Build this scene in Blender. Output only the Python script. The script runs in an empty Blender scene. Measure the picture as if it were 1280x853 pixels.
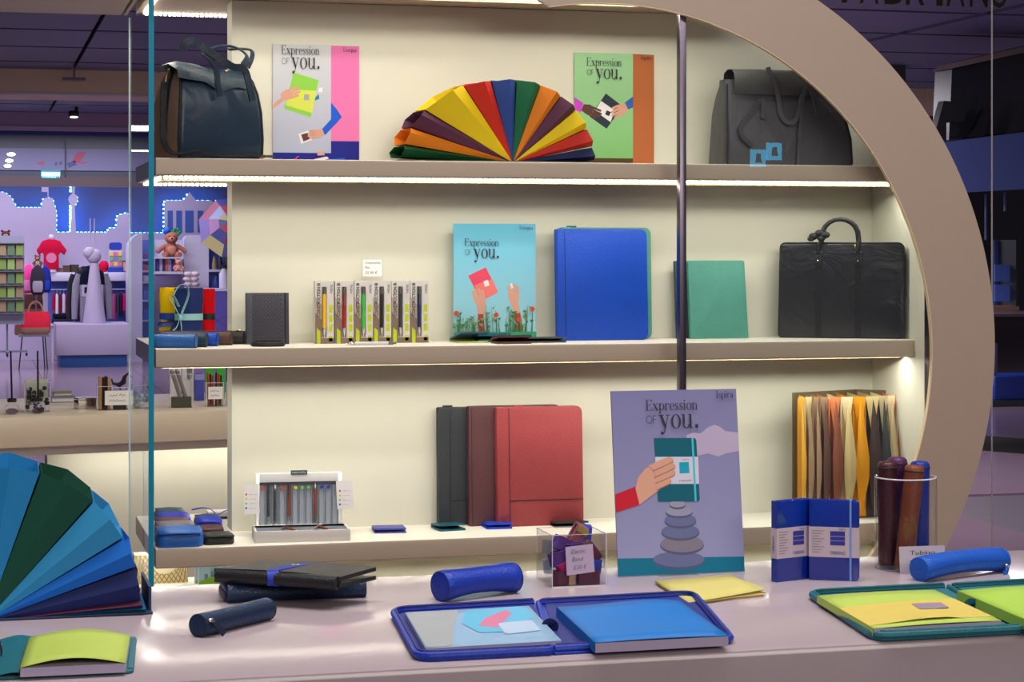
import bpy, bmesh, math, random
from mathutils import Vector, Matrix
random.seed(7)
PI = math.pi
scene = bpy.context.scene
COL = scene.collection

# ------------------------------------------------------------------ camera
F_PX, YAW, EYE = 2550.0, math.atan(2550.0 / 9660.0), 1.57
CT, ST = math.cos(YAW), math.sin(YAW)
cam = bpy.data.cameras.new('camera')
cam.sensor_width = 36.0
cam.lens = F_PX / 1280.0 * 36.0
cam.shift_y = -(426.5 - 310.0) / 1280.0
cam.clip_start, cam.clip_end = 0.05, 200
camo = bpy.data.objects.new('camera', cam)
COL.objects.link(camo)
camo.location = (0, 0, EYE)
camo.rotation_euler = (PI / 2, 0, -YAW)
scene.camera = camo

# ------------------------------------------------------------------ world, lamps, exposure
world = bpy.data.worlds.new('world')
scene.world = world
world.use_nodes = True
bg = world.node_tree.nodes['Background']
bg.inputs[0].default_value = (0.60, 0.52, 0.62, 1)
bg.inputs[1].default_value = 0.16
vs = scene.view_settings
vs.view_transform = 'Standard'
vs.look = 'None'
vs.exposure = 0.0
vs.gamma = 1.0
vs.use_curve_mapping = False
scene.cycles.use_denoising = True
scene.cycles.max_bounces = 10
scene.cycles.transparent_max_bounces = 24
scene.cycles.caustics_reflective = False
scene.cycles.caustics_refractive = False
scene.cycles.sample_clamp_indirect = 4.0


def area(name, loc, size, power, color, rot=(0, 0, 0), spread=180):
    l = bpy.data.lights.new(name, 'AREA')
    l.shape = 'RECTANGLE'
    l.size, l.size_y = size
    l.energy, l.color = power, color
    l.spread = math.radians(spread)
    o = bpy.data.objects.new(name, l)
    COL.objects.link(o)
    o.location, o.rotation_euler = loc, rot
    return o


WARM = (1.0, 0.96, 0.82)
LED_P = 2.0
# unseen fill lights added for display and hall, then lamps of the shop opposite
area('mall_fill_light', (1.6, 3.10, 3.5), (4.2, 0.25), 44, (1.0, 0.92, 0.88), (math.radians(28), 0, 0))  # added fill, tilted to reach arch and shelf fronts
area('mall_fill_light', (2.2, -2.6, 3.4), (4.5, 1.6), 150, (1.0, 0.90, 0.80), (math.radians(62), 0, 0))  # added behind the viewer, stands for the lit mall there
area('counter_fill_light', (1.0, 3.35, 3.4), (3.4, 0.3), 14, (1.0, 0.95, 0.92), (0, 0, 0), 75)  # added to brighten the goods on the counter
area('mall_fill_light', (1.3, 6.7, 3.2), (2.2, 0.4), 34, (1.0, 0.93, 0.86), (math.radians(35), 0, 0))  # added to brighten the front of the rear counter
area('mall_fill_light', (5.0, 14.0, 3.25), (2.0, 1.2), 230, (0.95, 0.88, 0.98))  # this and the next two added out of view to brighten the hall
area('mall_fill_light', (5.2, 10.8, 3.25), (1.6, 1.0), 120, (0.97, 0.88, 0.94))
area('mall_fill_light', (6.6, 19.5, 3.25), (2.5, 1.2), 290, (0.95, 0.88, 0.98))
area('shop_ceiling_lamp', (-0.6, 25.6, 3.05), (6.0, 1.2), 210, (0.92, 0.86, 1.0))
area('shop_ceiling_lamp', (0.5, 28.3, 2.9), (5.0, 0.4), 80, (0.86, 0.82, 1.0))


# ------------------------------------------------------------------ picture geometry: pixel -> point on a known plane
def ray(x, y):
    u, v = (x - 640) / F_PX, (310 - y) / F_PX
    return ST + u * CT, CT - u * ST, v


def PY(x, y, Y):
    d = ray(x, y)
    t = Y / d[1]
    return Vector((d[0] * t, Y, EYE + d[2] * t))


def PZ(x, y, Z):
    d = ray(x, y)
    t = (Z - EYE) / d[2]
    return Vector((d[0] * t, d[1] * t, Z))


def XS(x, Y):
    return PY(x, 310, Y).x


# ------------------------------------------------------------------ materials
def lin(c):
    return tuple(((v / 255) / 12.92 if v / 255 <= 0.04045 else ((v / 255 + 0.055) / 1.055) ** 2.4) for v in c) + (1,)


MC = {}


def mat(name, c, rough=0.5, metal=0.0, bump=None, emit=0, var=0, coat=0, spec=0.5, scale=1):
    """bump: (kind, scale, strength); var: amount of fine colour variation."""
    if name in MC:
        return MC[name]
    m = bpy.data.materials.new(name)
    m.use_nodes = True
    nt = m.node_tree
    b = nt.nodes['Principled BSDF']
    b.inputs['Base Color'].default_value = lin(c)
    b.inputs['Roughness'].default_value = rough
    b.inputs['Metallic'].default_value = metal
    b.inputs['Specular IOR Level'].default_value = spec
    b.inputs['Coat Weight'].default_value = coat
    if emit:
        b.inputs['Emission Color'].default_value = lin(c)
        b.inputs['Emission Strength'].default_value = emit
    m.diffuse_color = lin(c)
    tc = None
    if bump or var:
        tc = nt.nodes.new('ShaderNodeTexCoord')
    if bump:
        kind, sc, st = bump
        if kind == 'voronoi':
            t = nt.nodes.new('ShaderNodeTexVoronoi')
            out = t.outputs['Distance']
        else:
            t = nt.nodes.new('ShaderNodeTexNoise')
            t.inputs['Detail'].default_value = 3
            out = t.outputs[0]
        t.inputs['Scale'].default_value = sc
        bp = nt.nodes.new('ShaderNodeBump')
        bp.inputs['Strength'].default_value = st
        bp.inputs['Distance'].default_value = 0.010 if kind == 'wrinkle' else 0.0014
        if kind == 'wrinkle':
            t.inputs['Distortion'].default_value = 1.2
        nt.links.new(tc.outputs['Object'], t.inputs['Vector'])
        nt.links.new(out, bp.inputs['Height'])
        nt.links.new(bp.outputs[0], b.inputs['Normal'])
    if var:
        n = nt.nodes.new('ShaderNodeTexNoise')
        n.inputs['Scale'].default_value = 18 * scale
        n.inputs['Detail'].default_value = 4
        mx = nt.nodes.new('ShaderNodeMix')
        mx.data_type = 'RGBA'
        k = lin(c)
        mx.inputs[6].default_value = tuple(v * (1 - var) for v in k[:3]) + (1,)
        mx.inputs[7].default_value = tuple(min(1, v * (1 + var)) for v in k[:3]) + (1,)
        nt.links.new(tc.outputs['Object'], n.inputs['Vector'])
        nt.links.new(n.outputs[0], mx.inputs[0])
        nt.links.new(mx.outputs[2], b.inputs['Base Color'])
    MC[name] = m
    return m


def graded(name, c0, c1, h):
    """printed colour running from c0 at the foot of a board to c1 at its head (object z 0..h)."""
    m = mat(name, c0, .6, spec=.3)
    nt = m.node_tree
    if len(nt.nodes) > 3:
        return m
    tc, sp, mr, mx = (nt.nodes.new('ShaderNode' + k) for k in ('TexCoord', 'SeparateXYZ', 'MapRange', 'Mix'))
    mx.data_type = 'RGBA'
    mr.inputs[2].default_value = h
    mx.inputs[6].default_value, mx.inputs[7].default_value = lin(c0), lin(c1)
    nt.links.new(tc.outputs['Object'], sp.inputs[0])
    nt.links.new(sp.outputs['Z'], mr.inputs[0])
    nt.links.new(mr.outputs[0], mx.inputs[0])
    nt.links.new(mx.outputs[2], nt.nodes['Principled BSDF'].inputs['Base Color'])
    return m


def leather(name, c, rough=0.42, grain=300, st=0.5):
    return mat(name, c, rough, bump=('voronoi', grain, st), var=0.10, spec=0.35)


def paper(name, c, rough=0.7):
    return mat(name, c, rough, bump=('noise', 900, 0.08), var=0.03, spec=0.3)


def glass(name, tint=(1, 1, 1), boost=1.0, rough=0.0):
    if name in MC:
        return MC[name]
    m = bpy.data.materials.new(name)
    m.use_nodes = True
    nt = m.node_tree
    nt.nodes.clear()
    o = nt.nodes.new('ShaderNodeOutputMaterial')
    tr = nt.nodes.new('ShaderNodeBsdfTransparent')
    tr.inputs[0].default_value = (*tint, 1)
    gl = nt.nodes.new('ShaderNodeBsdfGlossy')
    gl.inputs['Roughness'].default_value = rough
    fr = nt.nodes.new('ShaderNodeFresnel')
    fr.inputs[0].default_value = 1.45
    ge = nt.nodes.new('ShaderNodeNewGeometry')
    inv = nt.nodes.new('ShaderNodeMath')
    inv.operation = 'SUBTRACT'
    inv.inputs[0].default_value = boost
    mul = nt.nodes.new('ShaderNodeMath')
    mul.operation = 'MULTIPLY'
    mul.use_clamp = True
    mx = nt.nodes.new('ShaderNodeMixShader')
    sc = nt.nodes.new('ShaderNodeMath')
    sc.operation = 'MULTIPLY'
    sc.inputs[1].default_value = boost
    L = nt.links.new
    L(ge.outputs['Backfacing'], sc.inputs[0])
    L(sc.outputs[0], inv.inputs[1])
    L(fr.outputs[0], mul.inputs[0])
    L(inv.outputs[0], mul.inputs[1])
    L(mul.outputs[0], mx.inputs[0])
    L(tr.outputs[0], mx.inputs[1])
    L(gl.outputs[0], mx.inputs[2])
    L(mx.outputs[0], o.inputs[0])
    MC[name] = m
    return m


# ------------------------------------------------------------------ mesh building
_text_cache = {}


def text_geo(s):
    if s not in _text_cache:
        cu = bpy.data.curves.new('t', 'FONT')
        cu.body = s
        cu.size = 1.0
        cu.resolution_u = 3
        ob = bpy.data.objects.new('t', cu)
        COL.objects.link(ob)
        me = bpy.data.meshes.new_from_object(ob)
        vs_ = [(v.co.x, v.co.y) for v in me.vertices]
        fs_ = [tuple(p.vertices) for p in me.polygons]
        bpy.data.objects.remove(ob)
        bpy.data.curves.remove(cu)
        bpy.data.meshes.remove(me)
        _text_cache[s] = (vs_, fs_)
    return _text_cache[s]


def rrect(w, h, r, n=4, cx=0, cy=0):
    """rounded rectangle, counter-clockwise, centred."""
    pts = []
    for (sx, sy, a0) in ((1, -1, -90), (1, 1, 0), (-1, 1, 90), (-1, -1, 180)):
        for k in range(n + 1):
            a = math.radians(a0 + 90 * k / n)
            pts.append((cx + sx * (w / 2 - r) + r * math.cos(a), cy + sy * (h / 2 - r) + r * math.sin(a)))
    return pts


def round_poly(pts, r, n=4):
    out = []
    N = len(pts)
    for i in range(N):
        p, a, b = Vector(pts[i]), Vector(pts[i - 1]), Vector(pts[(i + 1) % N])
        rr = r[i] if isinstance(r, (list, tuple)) else r
        if rr <= 0:
            out.append(tuple(p))
            continue
        p0, p1 = p + (a - p).normalized() * rr, p + (b - p).normalized() * rr
        for k in range(n + 1):
            t = k / n
            out.append(tuple((1 - t) ** 2 * p0 + 2 * t * (1 - t) * p + t * t * p1))
    return out


def circ(cx, cy, r, n=16, ry=None):
    return [(cx + r * math.cos(2 * PI * k / n), cy + (ry or r) * math.sin(2 * PI * k / n)) for k in range(n)]


class MB:
    def __init__(s):
        s.v, s.f, s.m = [], [], []

    def poly(s, pts, m=0):
        i = len(s.v)
        s.v += [tuple(p) for p in pts]
        s.f.append(tuple(range(i, i + len(pts))))
        s.m.append(m)
        return s

    def box(s, x0, x1, y0, y1, z0, z1, m=0):
        return s.prism([(x0, y0), (x1, y0), (x1, y1), (x0, y1)], z0, z1, m)

    def prism(s, poly, z0, z1, m=0, plane='xy', mtop=None):
        """extrude a 2-D polygon; plane xy extrudes along z, xz along y, yz along x."""
        A = sum(poly[i - 1][0] * poly[i][1] - poly[i][0] * poly[i - 1][1] for i in range(len(poly)))
        if (A < 0) != (plane == 'xz'):
            poly = poly[::-1]

        def put(p, h):
            return (p[0], p[1], h) if plane == 'xy' else ((p[0], h, p[1]) if plane == 'xz' else (h, p[0], p[1]))
        i, n = len(s.v), len(poly)
        s.v += [put(p, z0) for p in poly] + [put(p, z1) for p in poly]
        s.f.append(tuple(range(i + n - 1, i - 1, -1)))
        s.f.append(tuple(range(i + n, i + 2 * n)))
        s.m += [m, m if mtop is None else mtop]
        for k in range(n):
            k2 = (k + 1) % n
            s.f.append((i + k, i + k2, i + n + k2, i + n + k))
            s.m.append(m)
        return s

    def rings(s, rings, m=0, cap=(True, True), closed=True):
        n = len(rings[0])
        i = len(s.v)
        for r in rings:
            s.v += [tuple(p) for p in r]
        for a in range(len(rings) - 1):
            for k in range(n if closed else n - 1):
                k2 = (k + 1) % n
                s.f.append((i + a * n + k, i + a * n + k2, i + (a + 1) * n + k2, i + (a + 1) * n + k))
                s.m.append(m)
        if cap[0]:
            s.f.append(tuple(range(i + n - 1, i - 1, -1)))
            s.m.append(m)
        if cap[1]:
            e = i + (len(rings) - 1) * n
            s.f.append(tuple(range(e, e + n)))
            s.m.append(m)
        return s

    def lathe(s, prof, n=20, m=0, cx=0, cy=0, cap=(True, True)):
        return s.rings([[(cx + r * math.cos(2 * PI * k / n), cy + r * math.sin(2 * PI * k / n), z) for k in range(n)] for r, z in prof], m, cap)

    def tube(s, path, r, n=8, m=0, cap=True, flat=None, up=(0, 0, 1)):
        """sweep a circle (or a flat strap: flat=(w,t)) along a path of points."""
        P = [Vector(p) for p in path]
        if flat and len(P) > 3:          # smooth the straps and ribbons
            Q = []
            for i in range(len(P) - 1):
                p0, p1, p2, p3 = P[max(i - 1, 0)], P[i], P[i + 1], P[min(i + 2, len(P) - 1)]
                for k in range(4):
                    s_ = k / 4
                    Q.append(.5 * ((2 * p1) + (p2 - p0) * s_ + (2 * p0 - 5 * p1 + 4 * p2 - p3) * s_ ** 2 + (3 * p1 - p0 - 3 * p2 + p3) * s_ ** 3))
            P = Q + [P[-1]]
        rs = r if isinstance(r, (list, tuple)) else [r] * len(P)
        rg = []
        U = Vector(up)
        for i, p in enumerate(P):
            t = (P[min(i + 1, len(P) - 1)] - P[max(i - 1, 0)]).normalized()
            a = t.cross(U)
            if a.length < 1e-4:
                a = t.cross(Vector((1, 0, 0)))
            a.normalize()
            b = a.cross(t).normalized()
            U = b
            if flat:
                w, th = flat
                rg.append([p + a * (-w / 2) + b * (-th / 2), p + a * (w / 2) + b * (-th / 2), p + a * (w / 2) + b * (th / 2), p + a * (-w / 2) + b * (th / 2)])
            else:
                rg.append([p + a * rs[i] * math.cos(2 * PI * k / n) + b * rs[i] * math.sin(2 * PI * k / n) for k in range(n)])
        return s.rings(rg, m, (cap, cap))

    def ball(s, c, r, m=0, nu=12, nv=8, sc=(1, 1, 1)):
        rg = []
        for j in range(1, nv):
            a = -PI / 2 + PI * j / nv
            rg.append([(c[0] + r * sc[0] * math.cos(a) * math.cos(2 * PI * k / nu), c[1] + r * sc[1] * math.cos(a) * math.sin(2 * PI * k / nu), c[2] + r * sc[2] * math.sin(a)) for k in range(nu)])
        return s.rings(rg, m)

    def text(s, t, o, height, m=0, right=(1, 0, 0), up=(0, 0, 1), width=None, shear=0.0):
        """flat sans lettering; height is the cap height; width squeezes the line to a length."""
        vs_, fs_ = text_geo(t)
        if not vs_:
            return s
        k = height / 0.69
        kx = k
        if width:
            kx = width / max(1e-6, max(v[0] for v in vs_) - min(v[0] for v in vs_))
        R, U, O = Vector(right), Vector(up), Vector(o)
        i = len(s.v)
        s.v += [tuple(O + R * (x * kx + shear * y * k) + U * (y * k)) for x, y in vs_]
        s.f += [tuple(i + q for q in f) for f in fs_]
        s.m += [m] * len(fs_)
        return s

    def scribble(s, o, length, height, m=0, seed=0, right=(1, 0, 0), up=(0, 0, 1)):
        """an unreadable handwritten line: a thin zigzag stroke with word gaps."""
        r = random.Random(seed)
        O, R, U = Vector(o), Vector(right), Vector(up)
        n = max(4, int(length / (height * .55)))
        p = None
        for k in range(n + 1):
            q = (length * k / n, height * (r.uniform(.55, 1) if k % 2 else r.uniform(0, .3)))
            if p and r.random() > .14:
                d = Vector((q[0] - p[0], q[1] - p[1])).normalized() * height * .07
                s.poly([O + R * (a_ - d.y * e) + U * (b_ + d.x * e) for (a_, b_), e in ((p, 1), (p, -1), (q, -1), (q, 1))], m)
            p = q
        return s

    def xf(s, M):
        s.v = [tuple(M @ Vector(p)) for p in s.v]
        return s

    def mesh(s, name, mats, bevel=0, seg=2, smooth=35, sub=0):
        me = bpy.data.meshes.new(name)
        me.from_pydata(s.v, [], s.f)
        for mm in (mats if isinstance(mats, (list, tuple)) else [mats]):
            me.materials.append(mm)
        me.polygons.foreach_set('material_index', s.m)
        if bevel:
            bm = bmesh.new()
            bm.from_mesh(me)
            bmesh.ops.remove_doubles(bm, verts=bm.verts, dist=1e-6)
            ed = [e for e in bm.edges if len(e.link_faces) == 2 and e.calc_face_angle(0) > math.radians(40)]
            bmesh.ops.bevel(bm, geom=ed, offset=bevel, segments=seg, profile=0.5, affect='EDGES', clamp_overlap=True)
            bm.to_mesh(me)
            bm.free()
        if smooth:
            me.polygons.foreach_set('use_smooth', [True] * len(me.polygons))
            me.set_sharp_from_angle(angle=math.radians(smooth))
        me.update()
        return me

    def build(s, name, mats, parent=None, label=None, **k):
        o = bpy.data.objects.new(name, s.mesh(name, mats, **k))
        COL.objects.link(o)
        if parent:
            o.parent = parent
        if label:
            o['label'] = label
        return o


def thing(name, label, cat, loc=(0, 0, 0), rz=0.0, group=None, rx=0.0, ry=0.0):
    o = bpy.data.objects.new(name, None)
    COL.objects.link(o)
    o.empty_display_size = 0.02
    o.location, o.rotation_euler = loc, (rx, ry, rz)
    o['label'], o['category'] = label, cat
    if group:
        o['group'] = group
    return o


def tag(o, label, cat, group=None, loc=None, rz=None):
    o['label'], o['category'] = label, cat
    if group:
        o['group'] = group
    if loc is not None:
        o.location = loc
    if rz is not None:
        o.rotation_euler.z = rz
    return o


def stuff(o):
    o['kind'] = 'stuff'
    return o


def struct(o):
    o['kind'] = 'structure'
    return o


def copy_part(o, parent, loc=None):
    c = o.copy()
    COL.objects.link(c)
    c.parent = parent
    if loc is not None:
        c.location = loc
    for ch in [q for q in o.children]:
        copy_part(ch, c)
    return c


def copy_thing(src, label, loc, rz=None):
    kids = list(src.children)
    c = src.copy()
    COL.objects.link(c)
    c.location = loc
    c['label'] = label
    if rz is not None:
        c.rotation_euler.z = rz
    for k in kids:
        copy_part(k, c)
    return c


# ------------------------------------------------------------------ a high-contrast serif alphabet for the posters
TK, HL = 0.085, 0.022


def _ring(cx, cz, rx, rz, T=TK, t=HL, a0=0, a1=360, n=20):
    out = []
    for k in range(n):
        a, b = math.radians(a0 + (a1 - a0) * k / n), math.radians(a0 + (a1 - a0) * (k + 1) / n)
        o1, o2 = (cx + rx * math.cos(a), cz + rz * math.sin(a)), (cx + rx * math.cos(b), cz + rz * math.sin(b))
        i1, i2 = (cx + (rx - T) * math.cos(a), cz + (rz - t) * math.sin(a)), (cx + (rx - T) * math.cos(b), cz + (rz - t) * math.sin(b))
        out.append([o1, o2, i2, i1])
    return out


def _r(x0, z0, x1, z1):
    return [[(x0, z0), (x1, z0), (x1, z1), (x0, z1)]]


def glyph(c):
    S = TK
    if c == 'E':
        return .58, _r(.06, 0, .06 + S, .7) + _r(0, 0, .5, HL) + _r(0, .7 - HL, .48, .7) + _r(.14, .345, .34, .345 + HL) + [[(.5, .7), (.47, .7), (.41, .678), (.5, .52)], [(.53, .2), (.5, 0), (.42, HL)]] + _r(.32, .26, .345, .45)
    if c == 'I':
        return .30, _r(.08, 0, .08 + S + .01, .7) + _r(0, 0, .25, HL) + _r(0, .7 - HL, .25, .7)
    if c == 'F':
        return .44, _r(.04, 0, .09, .7) + _r(.04, .65, .4, .7) + _r(.04, .33, .34, .38)
    if c == 'O':
        return .74, _ring(.36, .35, .33, .36, .05, .05, n=28)
    if c == 'x':
        return .48, [[(.03, .45), (.14, .45), (.43, 0), (.32, 0)], [(.37, .45), (.40, .45), (.08, 0), (.05, 0)]] + _r(-.01, .45 - HL, .19, .45) + _r(.30, .45 - HL, .46, .45) + _r(0, 0, .15, HL) + _r(.27, 0, .47, HL)
    if c in 'pq':
        if c == 'p':
            return .52, _r(.06, -.2, .06 + S, .45) + _ring(.27, .225, .21, .235) + _r(0, -.2, .21, -.2 + HL) + _r(0, .45 - HL, .1, .45)
        return .52, _r(.36, -.2, .36 + S, .45) + _ring(.24, .225, .21, .235) + _r(.3, -.2, .5, -.2 + HL)
    if c == 'r':
        return .38, _r(.05, 0, .05 + S, .45) + _r(0, 0, .2, HL) + _r(0, .45 - HL, .1, .45) + _ring(.24, .3, .12, .15, .03, HL, 60, 180, 8) + [circ(.30, .395, .048, 10)]
    if c == 'e':
        return .45, _ring(.23, .225, .20, .235, a0=5, a1=318) + _r(.06, .225, .43, .225 + HL) + [[(.43, .225), (.43, .247), (.35, .34), (.345, .247)]]
    if c == 'c':
        return .42, _ring(.23, .225, .20, .235, a0=40, a1=318) + [circ(.34, .35, .045, 10)]
    if c == 's':
        return .36, _ring(.165, .34, .125, .12, .06, HL, 20, 230, 12) + _ring(.17, .12, .135, .13, .06, HL, -160, 50, 12) + [[(.06, .32), (.12, .26), (.30, .13), (.24, .2)], [(.07, .36), (.10, .25), (.28, .10), (.26, .2)]] + _r(.275, .30, .29, .45) + _r(.035, 0, .05, .16)
    if c == 'i':
        return .25, _r(.06, 0, .06 + S, .45) + _r(0, 0, .21, HL) + _r(0, .45 - HL, .1, .45) + [circ(.10, .6, .055, 12)]
    if c == 'o':
        return .47, _ring(.23, .225, .215, .235)
    if c == 'n':
        return .55, _r(.05, 0, .05 + S, .45) + _r(.34, 0, .34 + S, .3) + _r(0, 0, .19, HL) + _r(.29, 0, .48, HL) + _r(0, .45 - HL, .1, .45) + _ring(.28, .28, .145, .175, .06, .03, 0, 165, 12)
    if c == 'u':
        return .55, _r(.05, .15, .05 + S, .45) + _r(.34, 0, .34 + S, .45) + _r(0, .45 - HL, .1, .45) + _r(.29, .45 - HL, .4, .45) + _r(.4, 0, .49, HL) + _ring(.20, .165, .15, .175, .06, .03, 180, 345, 12)
    if c == 'y':
        return .50, [[(.03, .45), (.14, .45), (.30, .08), (.25, -.03)], [(.39, .45), (.42, .45), (.22, -.12), (.18, -.15)]] + _r(-.02, .45 - HL, .2, .45) + _r(.30, .45 - HL, .48, .45) + [circ(.11, -.14, .055, 12), [(.11, -.2), (.19, -.17), (.22, -.12), (.2, -.1)]]
    if c == 'a':
        return .47, _ring(.17, .13, .14, .14, .07, HL) + _r(.27, .02, .27 + S, .33) + _ring(.21, .31, .145, .15, .06, HL, 0, 160, 10) + _r(.3, 0, .42, .035) + [circ(.1, .35, .042, 10)]
    if c == '.':
        return .22, [circ(.09, .06, .07, 14)]
    return .25, []


def serif(mb, s, x, z, cap, m, y, width=None, thin=False):
    """lettering on a plane y = const, left end x, baseline z; cap: cap height; width squeezes it to a length."""
    k = cap / 0.7
    tot = sum(glyph(c)[0] for c in s)
    kx = width / tot if width else k
    for c in s:
        w, ps = glyph(c)
        for p in ps:
            A = sum(p[i - 1][0] * p[i][1] - p[i][0] * p[i - 1][1] for i in range(len(p)))
            q = p if A > 0 else p[::-1]
            mb.poly([(x + a * kx, y, z + b * k) for a, b in q], m)
        x += w * kx
    return mb
# ------------------------------------------------------------------ the setting
Z1, Z2, Z3, ZC = 1.807, 1.304, 0.778, 0.95       # shelf tops and counter top
YF, YW, YB, YE = 5.42, 5.71, 5.816, 6.11         # shelf front, wall front, wall back, shelf rear edge
XL, XW, XR = 0.4635, 0.698, 2.638                # shelf free end, wall end, side wall

M_white = mat('white_lacquer', (236, 232, 220), 0.45, var=0.02)
M_wall = mat('wall_white', (224, 222, 206), 0.6, var=0.02)
M_taupe = mat('taupe_lacquer', (186, 167, 150), 0.42, var=0.03)
M_count = mat('counter_lacquer', (172, 158, 165), 0.13, var=0.03)
M_floor = mat('floor_stone', (132, 112, 126), 0.16, var=0.12, scale=0.06)
M_led = mat('led_dot', (255, 246, 224), 0.5, emit=9)
M_ledbar = mat('led_bar', (235, 230, 215), 0.5)
M_metal = mat('polished_aluminium', (104, 96, 110), 0.3, metal=1.0)
M_gedge = mat('glass_edge', (20, 150, 182), 0.45, spec=.2)
M_glass = glass('clear_glass', (0.93, 0.96, 0.96), 1.6)
M_acryl = glass('clear_acrylic', (0.975, 0.975, 0.98), 1.1)
M_lilac = mat('shop_lilac', (182, 172, 204), 0.6)
M_slate = mat('shop_slate', (74, 76, 112), 0.7)
M_blueled = mat('blue_led', (70, 160, 255), 0.5, emit=26)
M_black = mat('black_plastic', (22, 21, 24), 0.4)
M_chrome = mat('chrome', (215, 212, 210), 0.18, metal=1.0)
M_ink = mat('black_ink', (28, 26, 34), 0.6)

# floor: stone slabs with joints, and a thin bed under them
fl = struct(MB().box(-14, 24, -5, 46, -0.06, -0.012).build('floor', mat('floor_joint', (70, 60, 70), 0.6)))
tile = None
for i in range(12):
    for j in range(13):
        x0, y0 = -4 + i * 1.2, 7 + j * 2.4
        if i > 7 and j < 2:
            continue
        if tile is None:
            tile = MB().box(0, 1.194, 0, 2.394, -0.012, 0).build('floor_slab', M_floor, fl)
            tile.location = (x0, y0, 0)
        else:
            copy_part(tile, fl, (x0, y0, 0))
stuff(MB().box(-14, 24, -5, 6.99, -0.012, 0).box(-14, -4.01, 7, 46, -0.012, 0).box(10.41, 24, 7, 46, -0.012, 0).box(-4, 10.4, 38.2, 46, -0.012, 0).build('far_paving', M_floor, fl))

# mall ceiling of wide dark planks
M_plank = mat('ceiling_plank', (106, 108, 142), 0.55, bump=('noise', 40, 0.05))
ce = struct(MB().box(-8, 22, 9.5, 42, 3.42, 3.5).build('ceiling', mat('ceiling_void', (26, 24, 36), 0.9)))
pk = None
for j in range(14):
    for (x0, x1) in ((-6.5, 0.93), (0.965, 7.3), (7.4, 14)):
        y0 = 9.6 + j * 1.46
        if abs(y0 - 20.7) < 0.6:
            continue
        b = MB().box(x0, x1, y0, y0 + 1.36, 3.33, 3.36).build('ceiling_plank', M_plank, ce)
struct(MB().box(-7, 14, 20.6, 21.5, 3.09, 3.40).build('trim_1', mat('beam_tan', (228, 204, 172), 0.6)))
struct(MB().box(-7, 14, 27.2, 27.7, 3.12, 3.42).build('trim_2', mat('beam_mauve', (186, 164, 190), 0.6)))
o = MB().box(-7, 14, 20.585, 20.6, 3.075, 3.095).build('trim_3', mat('beam_edge', (205, 190, 215), 0.4))
struct(o)
o = MB().box(-7, 14, 27.19, 27.2, 3.09, 3.15).build('trim_4', mat('beam_edge', (205, 190, 215), 0.4))  # lit lower edge of the beam, its light put into a paler colour
struct(o)

struct(MB().box(-9, 24, 40, 40.1, 0, 3.42).build('wall_hall', mat('hall_wall', (70, 62, 78), .7)))
struct(MB().box(-9.1, -9, 9.5, 40, 0, 3.42).build('wall_left', mat('hall_wall', (70, 62, 78), .7)))
# display cabinet: rear partition, right side panel, floor deck
cut = [(1.077 * (1.681 + 1.08 * math.cos(math.radians(q))), EYE + 1.077 * (1.281 + 1.08 * math.sin(math.radians(q)) - EYE)) for q in (44.6, 48, 51, 54, 57, 59.6)]
struct(MB().prism([(XW, 0), (XR + .02, 0), (XR + .02, cut[0][1])] + cut + [(XW, 2.262)], YW, YB, 0, 'xz').build('wall_back', M_wall, smooth=0))
struct(MB().prism([(5.352, 0), (5.352, 1.84), (YW, cut[0][1]), (YW, 0)], XR, XR + .02, 0, 'yz').build('wall_right', M_wall, smooth=0))
dk = MB().box(XL, XR - 0.001, YF + 0.02, YW - 0.001, 0, 0.59).box(XL, XW - 0.001, YW, YE, 0, 0.59).box(XW, XR, YB + 0.001, YE, 0, 0.59)
tag(dk.build('cabinet_plinth', M_white), 'white plinth at the bottom of the lit display shelves', 'plinth')


LY = YF + .055


def led(parent, u, x0, x1, pr=.004, g=1.0):
    """a loop of light-emitting diodes under a shelf: dots, carrier, low fin behind it and the lamp itself."""
    mb, bar = MB(), MB()
    h = .001
    bar.box(x0 + .012, x1 - .006, LY - .005, LY + .005, u - h, u)
    MB().box(x0 + .012, x1 - .006, LY + .0125, LY + .0145, u - pr - .0045, u).build('light_fin', mat('fin_taupe', (128, 114, 92), .7), parent)
    n = int((x1 - x0 - .03) / .0135)
    for k in range(n):
        x = x0 + .018 + k * .0135
        mb.box(x, x + .0085, LY - .005, LY + .005, u - pr, u - h)
    RY = YE - .02
    bar.box(x0 + .012, x1 - .006, RY - .005, RY + .005, u - h, u)
    bar.box(x0 + .012, x0 + .02, LY + .02, RY - .01, u - h, u)
    for k in range(n):
        x = x0 + .018 + k * .0135
        mb.box(x, x + .0085, RY - .005, RY + .005, u - pr, u - h)
    for k in range(int((RY - LY - .03) / .0135)):
        y = LY + .02 + k * .0135
        mb.box(x0 + .011, x0 + .021, y, y + .0085, u - pr, u - h)
    bar.build('led_carrier', M_ledbar, parent)
    stuff(mb.build('led_strip', M_led, parent, smooth=0, label='warm white lit led strip'))
    L = x1 - x0 - .03
    z = u - pr - .0006
    area('led_lamp', ((x0 + x1) / 2, LY, z), (L, .006), LED_P * L * g, WARM)
    area('led_lamp', (x0 + .62, RY, z), (1.2, .006), LED_P * 0.9, WARM)
    area('led_lamp', (x0 + .016, (LY + RY) / 2, z), (.006, RY - LY - .06), LED_P * (RY - LY) * .7, WARM)


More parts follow.
